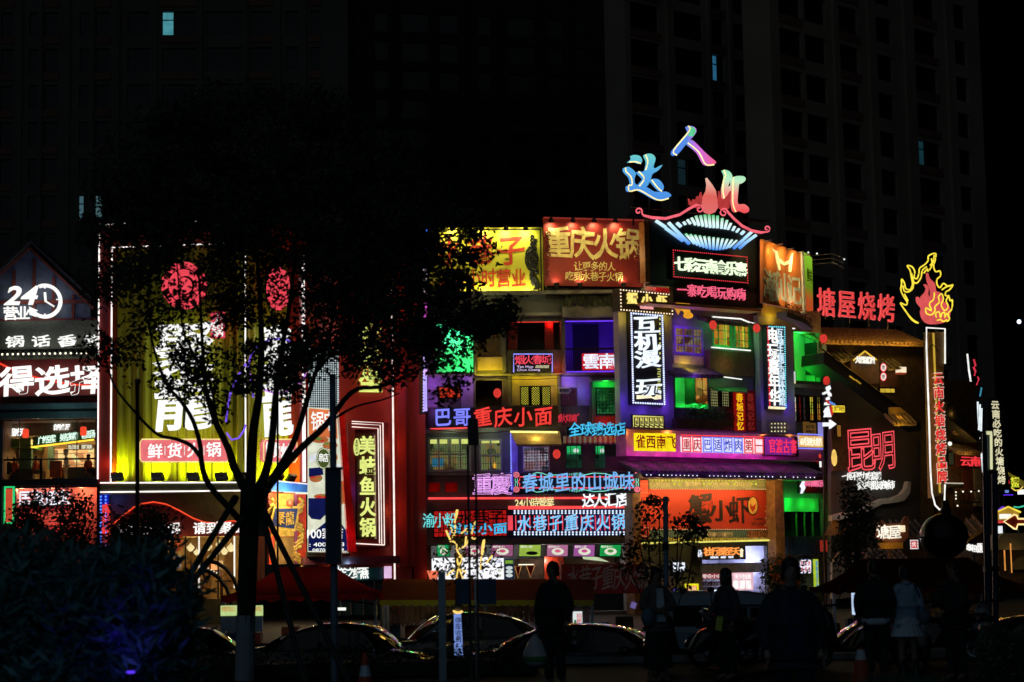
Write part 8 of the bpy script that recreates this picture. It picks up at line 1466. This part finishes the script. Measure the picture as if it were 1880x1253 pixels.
def person(lb, u, Y, H=1.72, yaw=0, top=None, bottom=None, pose={}, skirt=None, longhair=False, zg=0, loose=.03, shoe=None, fem=False, seated=False, legs_bare=False, hat=None, group='people on the plaza', extra=None, loc=None):
 t = T('person', lb, 'person', group=group); k = H / 1.75
 c = Vector(loc) if loc else at(u, 1040, Y); c = Vector((c.x, c.y, zg if loc is None else c.z)); cs, sn = math.cos(R(yaw)), math.sin(R(yaw))
 def w(p): x, y, z = p[0] * k, p[1] * k, p[2] * k; return Vector((c.x + x * cs - y * sn, c.y + x * sn + y * cs, c.z + z))
 sw = .155 if fem else .18
 J = dict(pelvis=((0, 0, .96), (.145, .105)), waist=((0, 0, 1.10), (.125 if fem else .14, .095)), chest=((0, 0, 1.29), (.15 if fem else .17, .11)), collar=((0, .01, 1.43), (.085, .07)), neck=((0, .0, 1.50), .052), jaw=((0, -.018, 1.555), (.062, .072)), face=((0, -.012, 1.625), (.074, .092)), crown=((0, .008, 1.70), (.064, .078)),
             shl=((sw, 0, 1.375), .056), ell=((sw + .06, .03, 1.13), .044), wrl=((sw + .06, -.05, .90), .029), pal=((sw + .06, -.075, .845), (.022, .038)), shr=((-sw, 0, 1.375), .056), elr=((-sw - .06, .03, 1.13), .044), wrr=((-sw - .06, -.05, .90), .029), par=((-sw - .06, -.075, .845), (.022, .038)),
             hil=((.085, 0, .88), .088), knl=((.095, -.015, .50), .058), anl=((.10, .02, .10), .04), tol=((.11, -.14, .045), (.04, .035)), hir=((-.085, 0, .88), .088), knr=((-.095, -.015, .50), .058), anr=((-.10, .02, .10), .04), tor=((-.11, -.14, .045), (.04, .035)))
 if seated:
  dz = -.45
  for n in J:
   if n[:2] not in ('kn', 'an', 'to', 'hi'): (p, r) = J[n]; J[n] = ((p[0], p[1], p[2] + dz), r)
  for s_, x in (('l', .1), ('r', -.1)): J['hi' + s_] = ((x, -.02, .47), .085); J['kn' + s_] = ((x, -.44, .48), .058); J['an' + s_] = ((x, -.42, .10), .04); J['to' + s_] = ((x, -.58, .05), .035)
 for n, p in pose.items(): J[n] = (p, J[n][1])
 for s_ in 'lr':   # the palm follows the wrist
  e, wr = Vector(J['el' + s_][0]), Vector(J['wr' + s_][0])
  if 'wr' + s_ in pose or seated: J['pa' + s_] = (tuple(wr + (wr - e).normalized() * .065), J['pa' + s_][1])
 ES_ = [('pelvis', 'waist'), ('waist', 'chest'), ('chest', 'collar'), ('collar', 'neck'), ('neck', 'jaw'), ('jaw', 'face'), ('face', 'crown'), ('collar', 'shl'), ('shl', 'ell'), ('ell', 'wrl'), ('wrl', 'pal'), ('collar', 'shr'), ('shr', 'elr'), ('elr', 'wrr'), ('wrr', 'par'), ('pelvis', 'hil'), ('hil', 'knl'), ('knl', 'anl'), ('anl', 'tol'), ('pelvis', 'hir'), ('hir', 'knr'), ('knr', 'anr'), ('anr', 'tor')]
 b = t.part('body', skinm, smooth=True); vs, fs = skin_mesh(J, ES_, 'pelvis'); b.add([w(v) for v in vs], fs)
 for s_, sg_ in (('l', 1), ('r', -1)):     # fingers and thumb, each a short bent chain rooted in the palm
  pa, wr = Vector(J['pa' + s_][0]), Vector(J['wr' + s_][0]); d = (pa - wr).normalized(); side = d.cross(Vector((1, 0, 0))); side = side.normalized() if side.length > .2 else Vector((0, 1, 0)); curl = d.cross(side).normalized() * -sg_
  for q_, ln in ((-.027, .062), (-.009, .076), (.009, .072), (.026, .056)):
   r0 = pa + side * q_ + d * .012; b.tube([w(p) for p in (r0, r0 + d * ln * .5 + curl * .006, r0 + d * ln * .82 + curl * .022, r0 + d * ln + curl * .036)], .0095 * k, 6, r1=.006 * k)
  r0 = pa - side * .03 - d * .025; b.tube([w(p) for p in (r0, r0 - side * .022 + d * .022, r0 - side * .03 + d * .052 + curl * .012)], .011 * k, 6, r1=.007 * k)
 hd = Vector(J['face'][0])
 b.ball(w(hd + Vector((0, -.102, -.012))), .014 * k, .022 * k, 8, 6)
 for s_ in (-1, 1): b.ball(w(hd + Vector((s_ * .078, .008, -.008))), .016 * k, .032 * k, 8, 6)
 fc = t.part('eyes', P('eye_dark', .02, .018, .016, .3)); [fc.ball(w(hd + Vector((s_ * .03, -.088, .012))), .010 * k, .007 * k, 8, 5) for s_ in (-1, 1)]
 mo = t.part('mouth', P('lip_tone', .3, .10, .09)); mo.tube([w(hd + Vector((x, -.094 + abs(x) * .3, -.058))) for x in (-.022, -.008, .008, .022)], .006 * k, 5)
 hr = t.part('hair', hairm, smooth=True); n = 12; hc = hd + Vector((0, .012, .018))
 rows = []
 for j in range(8):
  ph = j / 7; row = []
  for i in range(n):
   a = 2 * math.pi * i / n; fr_ = max(0, -math.sin(a)); low = (.10 if not longhair else .40) * (1 - fr_) - .045 * fr_; zz_ = .108 - (.108 + low) * ph; rr = math.sqrt(max(0.02, 1 - max(0, zz_ / .112) ** 2)) if zz_ > 0 else 1.0
   fl = 1 if zz_ > -.12 else 1 - (abs(zz_) - .12) * .35
   row.append(w(hc + Vector((.088 * rr * math.cos(a) * fl, .105 * rr * math.sin(a), zz_))))
  rows.append(row)
 loft(hr, rows)
 if hat:
  h_ = t.part('cap', hat, smooth=True); loft(h_, [[w(hd + Vector((.096 * r_ * math.cos(a * .5236), .01 + .112 * r_ * math.sin(a * .5236), z))) for a in range(12)] for r_, z in ((1, .03), (1, .09), (.75, .13), (.1, .145))])
 T_ = {n: J[n] for n in ('pelvis', 'waist', 'chest', 'collar', 'shl', 'ell', 'wrl', 'shr', 'elr', 'wrr')}
 def grow(d, e): return {n: (p, tuple(x + e for x in (r if isinstance(r, tuple) else (r, r)))) for n, (p, r) in d.items()}
 tp = t.part('jacket' if loose > .02 else 'jumper', top, smooth=True); G = grow(T_, loose); pz = G['pelvis'][0]; G['hem'] = ((pz[0], pz[1], pz[2] - .12 if not seated else pz[2] - .03), tuple(x + .012 for x in G['pelvis'][1]))
 G['shl'] = (G['shl'][0], (.06 + loose * .25,) * 2); G['shr'] = (G['shr'][0], (.06 + loose * .25,) * 2); G['collar'] = (G['collar'][0], (.09, .08)); G['wrl'] = (G['wrl'][0], (.04, .04)); G['wrr'] = (G['wrr'][0], (.04, .04))
 vs, fs = skin_mesh(G, [('hem', 'pelvis'), ('pelvis', 'waist'), ('waist', 'chest'), ('chest', 'collar'), ('collar', 'shl'), ('shl', 'ell'), ('ell', 'wrl'), ('collar', 'shr'), ('shr', 'elr'), ('elr', 'wrr')], 'pelvis'); tp.add([w(v) for v in vs], fs)
 tp.lathe(w((0, .005, 1.435 if not seated else .985)), [(.085 * k, 0), (.075 * k, .05 * k), (.07 * k, .055 * k)], 12)
 if skirt:
  s_ = t.part('skirt', skirt[0]); L_, fl, nn = skirt[1], skirt[2], 40; rws = []
  for f_ in (0, .5, 1): rws.append([w(((.15 + fl * f_) * math.cos(i * 2 * math.pi / nn) * (1 + (.05 * f_ if i % 2 else 0)), (.115 + fl * f_) * math.sin(i * 2 * math.pi / nn) * (1 + (.05 * f_ if i % 2 else 0)), 1.02 - L_ * f_)) for i in range(nn)])
  loft(s_, rws)
 if bottom:
  tr = t.part('trousers', bottom, smooth=True); D = grow({n: J[n] for n in ('pelvis', 'hil', 'knl', 'anl', 'hir', 'knr', 'anr')}, .022); D['anl'] = (D['anl'][0], (.07, .07)); D['anr'] = (D['anr'][0], (.07, .07)); vs, fs = skin_mesh(D, [('pelvis', 'hil'), ('hil', 'knl'), ('knl', 'anl'), ('pelvis', 'hir'), ('hir', 'knr'), ('knr', 'anr')], 'pelvis'); tr.add([w(v) for v in vs], fs)
 for s_ in 'lr':
  a_, q_ = Vector(J['an' + s_][0]), Vector(J['to' + s_][0]); d = (q_ - a_); d.z = 0; d.normalize(); x_ = Vector((-d.y, d.x, 0)); sh = t.part('shoe', shoe or P('black_shoe', .02, .02, .02, .5), smooth=True); base = Vector((a_.x, a_.y, a_.z - .09)); hb = .3 if legs_bare else .085
  loft(sh, [[w(base + d * dx + x_ * (y * wd) + Vector((0, 0, z0 * hh))) for y, z0 in ((-1, 0), (-1, .6), (-.5, 1), (.5, 1), (1, .6), (1, 0))] for dx, wd, hh in ((-.09, .035, .07), (-.05, .045, hb), (.03, .045, hb), (.10, .048, .065), (.17, .04, .05), (.20, .02, .03))])
 if extra: extra(t, w, k)
 t.done(); return w, J
blackcl = P('black_cloth', .014, .014, .017, .9); darkjean = P('dark_denim', .012, .014, .02, .9); greyj = P('taupe_jacket', .11, .10, .09, .9); mauve = P('mauve_grey_jacket', .07, .055, .075, .9); navyc = P('navy_coat', .012, .013, .024, .85); skyk = P('pale_blue_knit', .34, .46, .58, .9, bump=.4, scale=30); whitec = P('white_cotton', .6, .68, .75, .85)
def shirt(z0, z1, wd, mat):
 def f(t, w, k): t.part('shirt', mat).hexa([w((-wd, -.185, z0)), w((wd, -.185, z0)), w((wd, -.12, z0)), w((-wd, -.12, z0))], [w((-wd * .6, -.165, z1)), w((wd * .6, -.165, z1)), w((wd * .6, -.10, z1)), w((-wd * .6, -.10, z1))])
 return f
wb_, jb = person('man in a loose black jacket looking aside with a white carrier bag in his hand', 1015, 28, 1.76, -35, blackcl, blackcl, {'wrr': (-.23, -.06, .84), 'elr': (-.25, .03, 1.1)}, loose=.05)
hnd = wb_(jb['par'][0]); t = T('carrier_bag', 'white plastic carrier bag with greens hanging from the man in black', 'bag'); m = t.part('bag', P('white_plastic_film', .55, .58, .58, .4), smooth=True); bz = hnd - Vector((.03, 0, .47)); m.lathe(bz, [(.10, 0), (.17, .05), (.18, .16), (.13, .28), (.06, .38), (.02, .44)], 14); t.part('greens', P('vegetable_green', .05, .22, .06, .7), smooth=True).lathe(bz + Vector((0, 0, .01)), [(.105, .0), (.178, .05), (.187, .12), (.15, .14)], 14); t.part('handle', P('white_plastic_film', .55, .58, .58, .4)).tube([bz + Vector((-.02, 0, .42)), hnd + Vector((-.01, 0, -.03)), hnd + Vector((.02, -.01, -.02)), bz + Vector((.03, 0, .42))], .008, 5); t.done()
def foldextra(t, w, k):
 shirt(.93, 1.42, .07, whitec)(t, w, k); t.part('handbag', P('pale_blue_bag', .12, .2, .26, .7), smooth=True).ball(w((-.21, -.16, 1.0)), .10, .13, 12, 8)
person('woman in an open taupe jacket and white shirt with folded arms', 1203, 28.6, 1.66, 20, greyj, None, {'ell': (.25, -.05, 1.14), 'wrl': (.02, -.22, 1.12), 'elr': (-.25, -.05, 1.14), 'wrr': (-.03, -.25, 1.08)}, skirt=(blackcl, .78, .07), fem=True, loose=.045, extra=foldextra)
t = T('mobile_phone', 'pale violet phone screen glowing beside the woman with folded arms', 'phone'); p_ = at(1163, 1111, 28.2); t.part('screen', E(120, 105, 170, .7)).hexa([p_ + Vector((-.05, 0, -.03)), p_ + Vector((.02, 0, -.06)), p_ + Vector((.02, .008, -.06)), p_ + Vector((-.05, .008, -.03))], [p_ + Vector((-.02, 0, .05)), p_ + Vector((.05, 0, .02)), p_ + Vector((.05, .008, .02)), p_ + Vector((-.02, .008, .05))])
t.part('case', blackpanel).hexa([p_ + Vector((-.055, .009, -.035)), p_ + Vector((.022, .009, -.065)), p_ + Vector((.022, .016, -.065)), p_ + Vector((-.055, .016, -.035))], [p_ + Vector((-.022, .009, .055)), p_ + Vector((.055, .009, .022)), p_ + Vector((.055, .016, .022)), p_ + Vector((-.022, .016, .055))]); t.done()
person('long haired woman in mauve grey jacket looking aside in front of the minibus', 1332, 29, 1.63, -60, mauve, blackcl, {'elr': (-.22, -.04, 1.12), 'wrr': (-.12, -.25, 1.05), 'ell': (.22, .03, 1.12), 'wrl': (.2, -.05, .9)}, longhair=True, fem=True, loose=.045)
t = T('shoulder_pouch', 'bright lime pouch hanging at the hip of the long haired woman', 'bag'); p_ = at(1320, 1144, 28.6); t.part('pouch', P('lime_pouch', .55, .65, .06, .6)).hexa([p_ + Vector((-.05, -.03, -.10)), p_ + Vector((.03, -.03, -.12)), p_ + Vector((.03, .03, -.12)), p_ + Vector((-.05, .03, -.10))], [p_ + Vector((-.02, -.03, .10)), p_ + Vector((.06, -.03, .08)), p_ + Vector((.06, .03, .08)), p_ + Vector((-.02, .03, .10))]); t.part('strap', darkmetal).tube([p_ + Vector((0, 0, .09)), at(1330, 1090, 28.6)], .01, 4); t.done()
person('largest man, in a long dark open coat over a blue jumper', 1450, 18, 1.74, 4, navyc, darkjean, {'knl': (.11, -.10, .5), 'anl': (.11, -.06, .1), 'tol': (.12, -.22, .05)}, loose=.075, extra=shirt(.9, 1.42, .075, P('deep_blue_jumper', .012, .013, .05, .9)))
person('man seen from behind in black jacket with white shirt hem', 1604, 28.6, 1.72, 176, blackcl, blackcl, loose=.05, extra=lambda t, w, k: t.part('shirt_hem', whitec, smooth=True).lathe(w((0, 0, .80)), [(.195, 0), (.205, .03), (.2, .09)], 16))
def girlx(t, w, k):
 t.part('shoulder_bag', P('dusty_grey_bag', .16, .17, .2, .7), smooth=True).ball(w((-.27, -.02, .95)), .11, .12, 10, 8); t.part('bag_strap', darkmetal).tube([w((-.25, 0, 1.05)), w((-.17, .1, 1.3)), w((-.12, .08, 1.45))], .012, 5)
person('girl seen from behind in pale blue jumper and white pleated skirt', 1661, 28.6, 1.63, 184, skyk, None, {'ell': (.22, -.02, 1.12), 'wrl': (.18, -.2, 1.0)}, skirt=(whitec, .36, .10), fem=True, loose=.035, legs_bare=True, extra=girlx)
person('person in dark clothes stretching a hand toward the girl in the white skirt', 1750, 28, 1.66, -50, blackcl, blackcl, {'elr': (-.24, -.12, 1.15), 'wrr': (-.16, -.36, 1.12), 'ell': (.2, -.1, 1.13), 'wrl': (.02, -.3, 1.02)}, loose=.06)
# diners on the terrace
tz = L0.az(90, 880)[1]; org = P('orange_uniform', .6, .09, .02, .8); chefw = P('chef_white', .55, .6, .5, .8)
def diner(lb, u, o, **kw):
 p_ = L0.px(u, 880, o); p_.z = tz; person(lb, 0, 0, loc=p_, group='people on the restaurant terrace', **kw)
diner('seated diner in orange top turned sideways near the terrace pillar', 66, -1.5, H=1.66, yaw=70, top=org, bottom=P('tan_trousers', .3, .2, .1), seated=True, fem=True, loose=.02, pose={'wrl': (.1, -.35, .62), 'ell': (.2, -.1, .7)})
diner('seated diner in orange top at the far terrace corner', 26, -1.9, H=1.6, yaw=180, top=org, bottom=blackcl, seated=True, fem=True, loose=.02)
diner('seated diner in orange top and dark cap facing the kitchen', 162, -1.2, H=1.66, yaw=60, top=org, bottom=blackcl, seated=True, loose=.02, hat=blackcl)
diner('diner in black sitting at the dark window edge', 12, -1.2, H=1.62, yaw=200, top=blackcl, bottom=blackcl, seated=True, loose=.03)
diner('cook in white with tall hat behind the terrace rail', 121, -2.0, H=1.42, yaw=-60, top=chefw, bottom=chefw, loose=.03)
cp_ = L0.px(121, 835, -2.0)
t = T('chef_hat', 'tall white hat on the cook behind the terrace rail', 'hat'); t.part(None, chefw, smooth=True).lathe(L0.px(121, 836, -2.0), [(.11, 0), (.11, .08), (.14, .2), (.13, .3), (.03, .33)], 12); t.done()
# ================================================================= trees and planting
bark = P('dark_bark', .035, .028, .02, .9, var=.6, scale=6, bump=.6)
TY = 30.0
t = T('street_tree', 'large dark street tree with white painted trunk base spreading over the corner restaurant', 'tree')
tr = t.part('trunk', bark, smooth=True); base = at(450, 1247, TY)
def limb(pts, r0, r1, dy=0):
 P_ = [at(u, v, TY + dy * i / max(1, len(pts) - 1)) for i, (u, v) in enumerate(pts)]
 # gentle interpolation so that limbs bend rather than kink
 q = []
 for i in range(len(P_) - 1):
  a, b_, c_, d_ = P_[max(0, i - 1)], P_[i], P_[i + 1], P_[min(len(P_) - 1, i + 2)]
  for s in (0, .33, .66): q.append(.5 * ((2 * b_) + (c_ - a) * s + (2 * a - 5 * b_ + 4 * c_ - d_) * s * s + (3 * b_ - a - 3 * c_ + d_) * s ** 3))
 q.append(P_[-1]); tr.tube(q, r0 * .72, 9, r1=r1 * .8)
limb([(449, 1250), (450, 1180), (453, 1100), (456, 1010), (458, 950), (461, 890)], .185, .195)
limb([(456, 975), (425, 938), (383, 890), (370, 850), (367, 815), (354, 772), (332, 737), (306, 706), (285, 650), (272, 590)], .075, .018, -1.5); limb([(370, 842), (350, 818), (322, 806), (288, 797), (245, 754), (208, 705), (192, 645), (180, 590)], .05, .012, 1.5)
limb([(455, 910), (429, 856), (419, 823), (398, 780), (383, 737), (375, 690), (370, 600), (365, 500)], .10, .02, 2); limb([(460, 900), (464, 803), (474, 737), (480, 650), (478, 560), (470, 440), (462, 330)], .115, .02, 0); limb([(470, 905), (489, 864), (500, 803), (505, 737), (516, 650), (532, 560), (545, 420), (548, 320)], .10, .02, -1.5)
limb([(470, 930), (505, 877), (553, 823), (599, 780), (630, 737), (657, 714), (694, 711), (745, 692), (790, 670)], .095, .014, -1); limb([(500, 880), (520, 848), (543, 803), (563, 737), (579, 685), (602, 620), (622, 540), (650, 440)], .085, .018, 1.5); limb([(600, 778), (650, 748), (700, 735), (735, 722)], .03, .01, .5)
limb([(398, 782), (385, 700), (340, 620), (330, 540), (320, 430)], .035, .012, 1); limb([(622, 540), (690, 480), (760, 440), (830, 430)], .035, .012, -1); limb([(580, 684), (640, 620), (720, 570), (800, 560), (880, 560)], .035, .012, -1.5); limb([(532, 560), (590, 450), (640, 350), (690, 290)], .03, .012, 1); limb([(470, 440), (420, 340), (390, 260)], .03, .012, 1)
t.part('painted_base', P('whitewash', .34, .38, .40, .85, var=.3)).tube([at(449, 1250, TY), at(450, 1200, TY), at(451, 1130, TY)], .148, 12, r1=.143)
lv = t.part('foliage', leafm); rr_ = random.Random(21)
from mathutils.geometry import intersect_point_line
POLY = [(150, 440), (200, 300), (310, 190), (450, 160), (600, 170), (700, 250), (800, 330), (860, 395), (905, 460), (945, 560), (905, 605), (850, 635), (800, 680), (720, 700), (640, 690), (560, 715), (480, 700), (420, 715), (340, 735), (250, 705), (190, 685), (150, 620)]
def inside(u, v):
 c_ = False
 for i in range(len(POLY)):
  (x0, y0), (x1, y1) = POLY[i], POLY[i - 1]
  if (y0 > v) != (y1 > v) and u < (x1 - x0) * (v - y0) / (y1 - y0) + x0: c_ = not c_
 return c_
def dens(u, v):
 d = 1.0
 if v < 350: d = .75
 if u < 420 and v > 430: d = .50
 if u < 290 and v > 440: d = .5
 if 290 < u < 420 and v > 620: d = .6
 if 420 <= u < 560 and v > 480: d = .52
 if u >= 560 and 430 < v < 660: d = 1.25
 if u > 770: d = .5
 if v > 660: d *= .6
 if (u - 337) ** 2 + (v - 525) ** 2 < 60 ** 2: d = .22
 if 280 < u < 395 and 590 < v < 700: d = .5
 if (u - 513) ** 2 + (v - 532) ** 2 < 50 ** 2: d = .16
 if u > 880 and v < 450: d = .4
 if 465 < u < 560 and 620 < v: d = .5
 return d
n = 0
while n < 385:
 u, v = rr_.uniform(140, 950), rr_.uniform(150, 745)
 if not inside(u, v) or rr_.random() > dens(u, v) / 1.25: continue
 lv.leaves(at(u, v, TY + rr_.uniform(-2.6, 2.6)), rr_.uniform(.2, .5), 190, .088, .75, rr_); n += 1
for _ in range(3800):    # single leaves and sprigs that break up the outline
 u, v = rr_.uniform(130, 965), rr_.uniform(140, 760)
 if rr_.random() < dens(u, v) * .8 and (inside(u, v) or inside(u + rr_.uniform(-30, 30), v + rr_.uniform(-30, 30))): lv.leaves(at(u, v, TY + rr_.uniform(-2.5, 2.5)), .06, 3, .085, .8, rr_)
for u, v in ((388, 705), (395, 730), (375, 700), (400, 760), (360, 720), (530, 700), (515, 690), (540, 725), (300, 705), (885, 600), (905, 590), (868, 612), (925, 572), (935, 560), (870, 470), (895, 455), (845, 600), (830, 520), (815, 545), (855, 530), (822, 580), (845, 690), (830, 710), (815, 725), (850, 500), (795, 560), (880, 575)): lv.leaves(at(u, v, TY + rr_.uniform(-1, 1)), .24, 90, .09, .8, rr_)
t.done()
stakem = P('green_stake', .03, .045, .04, .8)
for a, b_, lb in (((432, 915), (352, 1050), 'outer stake leaning away from the trunk toward the bush'), ((455, 940), (366, 1052), 'inner stake leaning away from the trunk toward the bush'), ((478, 925), (622, 1215), 'long stake leaning from the trunk to the signal pole'), ((480, 940), (548, 1205), 'steep stake leaning from the trunk beside the long one')):
 t = T('tree_stake', lb, 'stake', group='timber stakes of the street tree'); p0, p1 = at(*a, TY - .15), at(*b_, TY - 1.2); d = (p1 - p0).normalized(); L_ = (p0.z + .02) / -d.z if d.z < 0 else 3; t.part('pole', stakem).tube([p0, p0 + d * L_], .045, 8); t.part('tie', darkmetal).tube([p0 - d * .02, p0 + d * .12], .055, 8); t.done()
def bush(lb, name, cat, blobs, Y, mat, leaf, per, seed, zg=0, stems=None, squash=.9, group=None, up=0, extra=None, wd=.26):
 t = T(name, lb, cat, group); m = t.part('foliage', mat); r_ = random.Random(seed)
 for u, v, rad in blobs: m.leaves(at(u, v, Y + r_.uniform(-.4, .4)), rad, per, leaf, squash, r_, up, wd)
 s_ = t.part('stem', bark)
 cu = sum(b_[0] for b_ in blobs) / len(blobs); b0 = at(cu, 1040, Y); b0.z = zg
 for u, v, rad in (stems or blobs[::2]): e = at(u, v, Y); s_.tube([b0 + Vector((r_.uniform(-.15, .15), 0, 0)), b0.lerp(e, .55) + Vector((r_.uniform(-.1, .1), 0, .05)), e], .03, 6, r1=.01)
 if extra: extra(t)
 t.done()
rb_ = random.Random(8)
oleander = P('blue_green_leaf', .07, .15, .12, .5, var=.5, scale=2)
bl1 = [(rb_.uniform(-30, 330), rb_.uniform(1010, 1250), rb_.uniform(.16, .26)) for _ in range(120)] + [(rb_.uniform(-20, 370), rb_.uniform(1000, 1060), .13) for _ in range(26)]
bl1 = [(u, v + 26 + 22 * math.sin(u * .06) + 10 * math.sin(u * .17), r_) for u, v, r_ in bl1 if v > 1000 + max(0, (u - 240)) * .55]
bush('tall blue green oleander bush filling the near corner with a violet lamp inside', 'oleander_bush', 'bush', bl1, 15, oleander, .15, 95, 31, up=.9, wd=.11)
lamp('violet_uplight', at(236, 1190, 14.35), (80, 40, 255), .7, size=.04); lamp('violet_uplight', at(215, 1175, 14.6), (70, 30, 255), .2, size=.05)
t = T('garden_uplight', 'small violet garden spotlight hidden in the oleander bush', 'lamp'); p_ = at(240, 1236, 14.5); t.part('lens', E(90, 50, 255, 1.6)).lathe(p_, [(.03, 0), (.03, .012)], 10); t.part('housing', darkmetal).lathe((p_.x, p_.y, 0), [(.03, 0), (.028, .2), (.035, p_.z - .005)], 10); t.done()
bush('dark leafy small tree before the pink shop front', 'small_tree', 'tree', [(rb_.uniform(25, 180), rb_.uniform(930, 1035), rb_.uniform(.35, .55)) for _ in range(26)] + [(70, 915, .3), (110, 905, .3), (150, 925, .3), (45, 940, .3)], 48, leafm, .12, 150, 33, GZ)
bush('dark leafy small tree before the wave shaped canopy', 'small_tree', 'tree', [(rb_.uniform(195, 305), rb_.uniform(945, 1020), rb_.uniform(.3, .5)) for _ in range(20)], 46, leafm, .12, 130, 34, GZ)
bush('thin dark tree spreading before the crab restaurant banner', 'small_tree', 'tree', [(1185, 935, .3), (1205, 960, .35), (1170, 985, .35), (1200, 1000, .3), (1245, 960, .22), (1265, 955, .22), (1280, 965, .2), (1290, 975, .15), (1255, 985, .22), (1270, 990, .2), (1150, 1035, .3), (1175, 1040, .3), (1200, 1050, .35), (1235, 1045, .3), (1255, 1060, .3), (1225, 1080, .35), (1245, 1085, .3), (1160, 1010, .2), (1210, 925, .2), (1195, 918, .15)], 44, leafm, .11, 85, 35, GZ)
bush('dark conifer standing before the city name wall', 'conifer', 'tree', [(1570 + rb_.uniform(-1, 1) * (v_ - 890) * .17, v_, .5) for v_ in range(900, 1055, 7)] + [(1550, 1000, .5), (1590, 990, .5), (1540, 1030, .5), (1600, 1020, .5), (1600, 960, .35)], 62, P('conifer_needle', .03, .05, .025, .7), .13, 95, 36, GZ)
def flowers(t):
 f_ = t.part('flowers', P('coral_petal', .5, .12, .04, .7)); r_ = random.Random(4); [f_.leaves(at(r_.uniform(1418, 1470), r_.uniform(1022, 1085), 57.5), .12, 5, .1, .8, r_) for _ in range(42)]
bush('rounded flowering shrub with coral blossoms beside the crab restaurant post', 'flowering_shrub', 'shrub', [(rb_.uniform(1416, 1468), rb_.uniform(1030, 1095), .4) for _ in range(22)], 58, leafg, .12, 80, 37, GZ, extra=flowers)
lamp('shrub_glow', at(1440, 1015, 56), (255, 200, 110), 10)
bush('dense round shrub in the near plaza corner by the lamp post', 'shrub', 'shrub', [(rb_.uniform(1815, 1900), rb_.uniform(1165, 1260), .22) for _ in range(34)], 22, leafg, .06, 120, 38)
def hedge(lb, u0, u1, Y, h, seed):
 t = T('hedge', lb, 'hedge'); m = t.part('foliage', leafm); r_ = random.Random(seed); p0, p1 = at(u0, 1040, Y), at(u1, 1040, Y)
 for _ in range(int((p1.x - p0.x) * 26)): m.leaves((r_.uniform(p0.x, p1.x), Y + r_.uniform(-.35, .35), h * (.35 + .5 * r_.random())), .2, 34, .06, .9, r_, .3)
 t.part('twigs', bark).box(p0.x, p1.x, Y - .25, Y + .25, 0, h * .45); t.done()
hedge('low clipped hedge in front of the parked saloons', 300, 985, 32.3, .46, 41)
def grass(lb, u0, u1, Y, n, seed):
 t = T('grass', lb, 'grass', kind='stuff'); m = t.part(None, P('grass_blade', .05, .12, .07, .7, var=.5)); r_ = random.Random(seed); p0, p1 = at(u0, 1040, Y), at(u1, 1040, Y)
 for _ in range(n):
  x, y = r_.uniform(p0.x, p1.x), Y + r_.uniform(-.4, .4); h = r_.uniform(.1, .32); dx, dy = r_.gauss(0, .08), r_.gauss(0, .08); m.add([(x - .008, y, 0), (x + .008, y, 0), (x + dx * .5 + .006, y + dy * .5, h * .6), (x + dx, y + dy, h), (x + dx * .5 - .006, y + dy * .5, h * .6)], [(0, 1, 2, 3, 4)])
 t.done()
grass('tuft of long grass at the bottom edge near the gap in the hedge', 400, 560, 25, 900, 51); grass('tuft of long grass at the foot of the grey post', 745, 860, 25.5, 800, 52); grass('tuft of long grass between the cone and the couple', 1590, 1720, 25, 900, 53)
cd.dof.use_dof = True; cd.dof.focus_distance = 97; cd.dof.aperture_fstop = 2.8
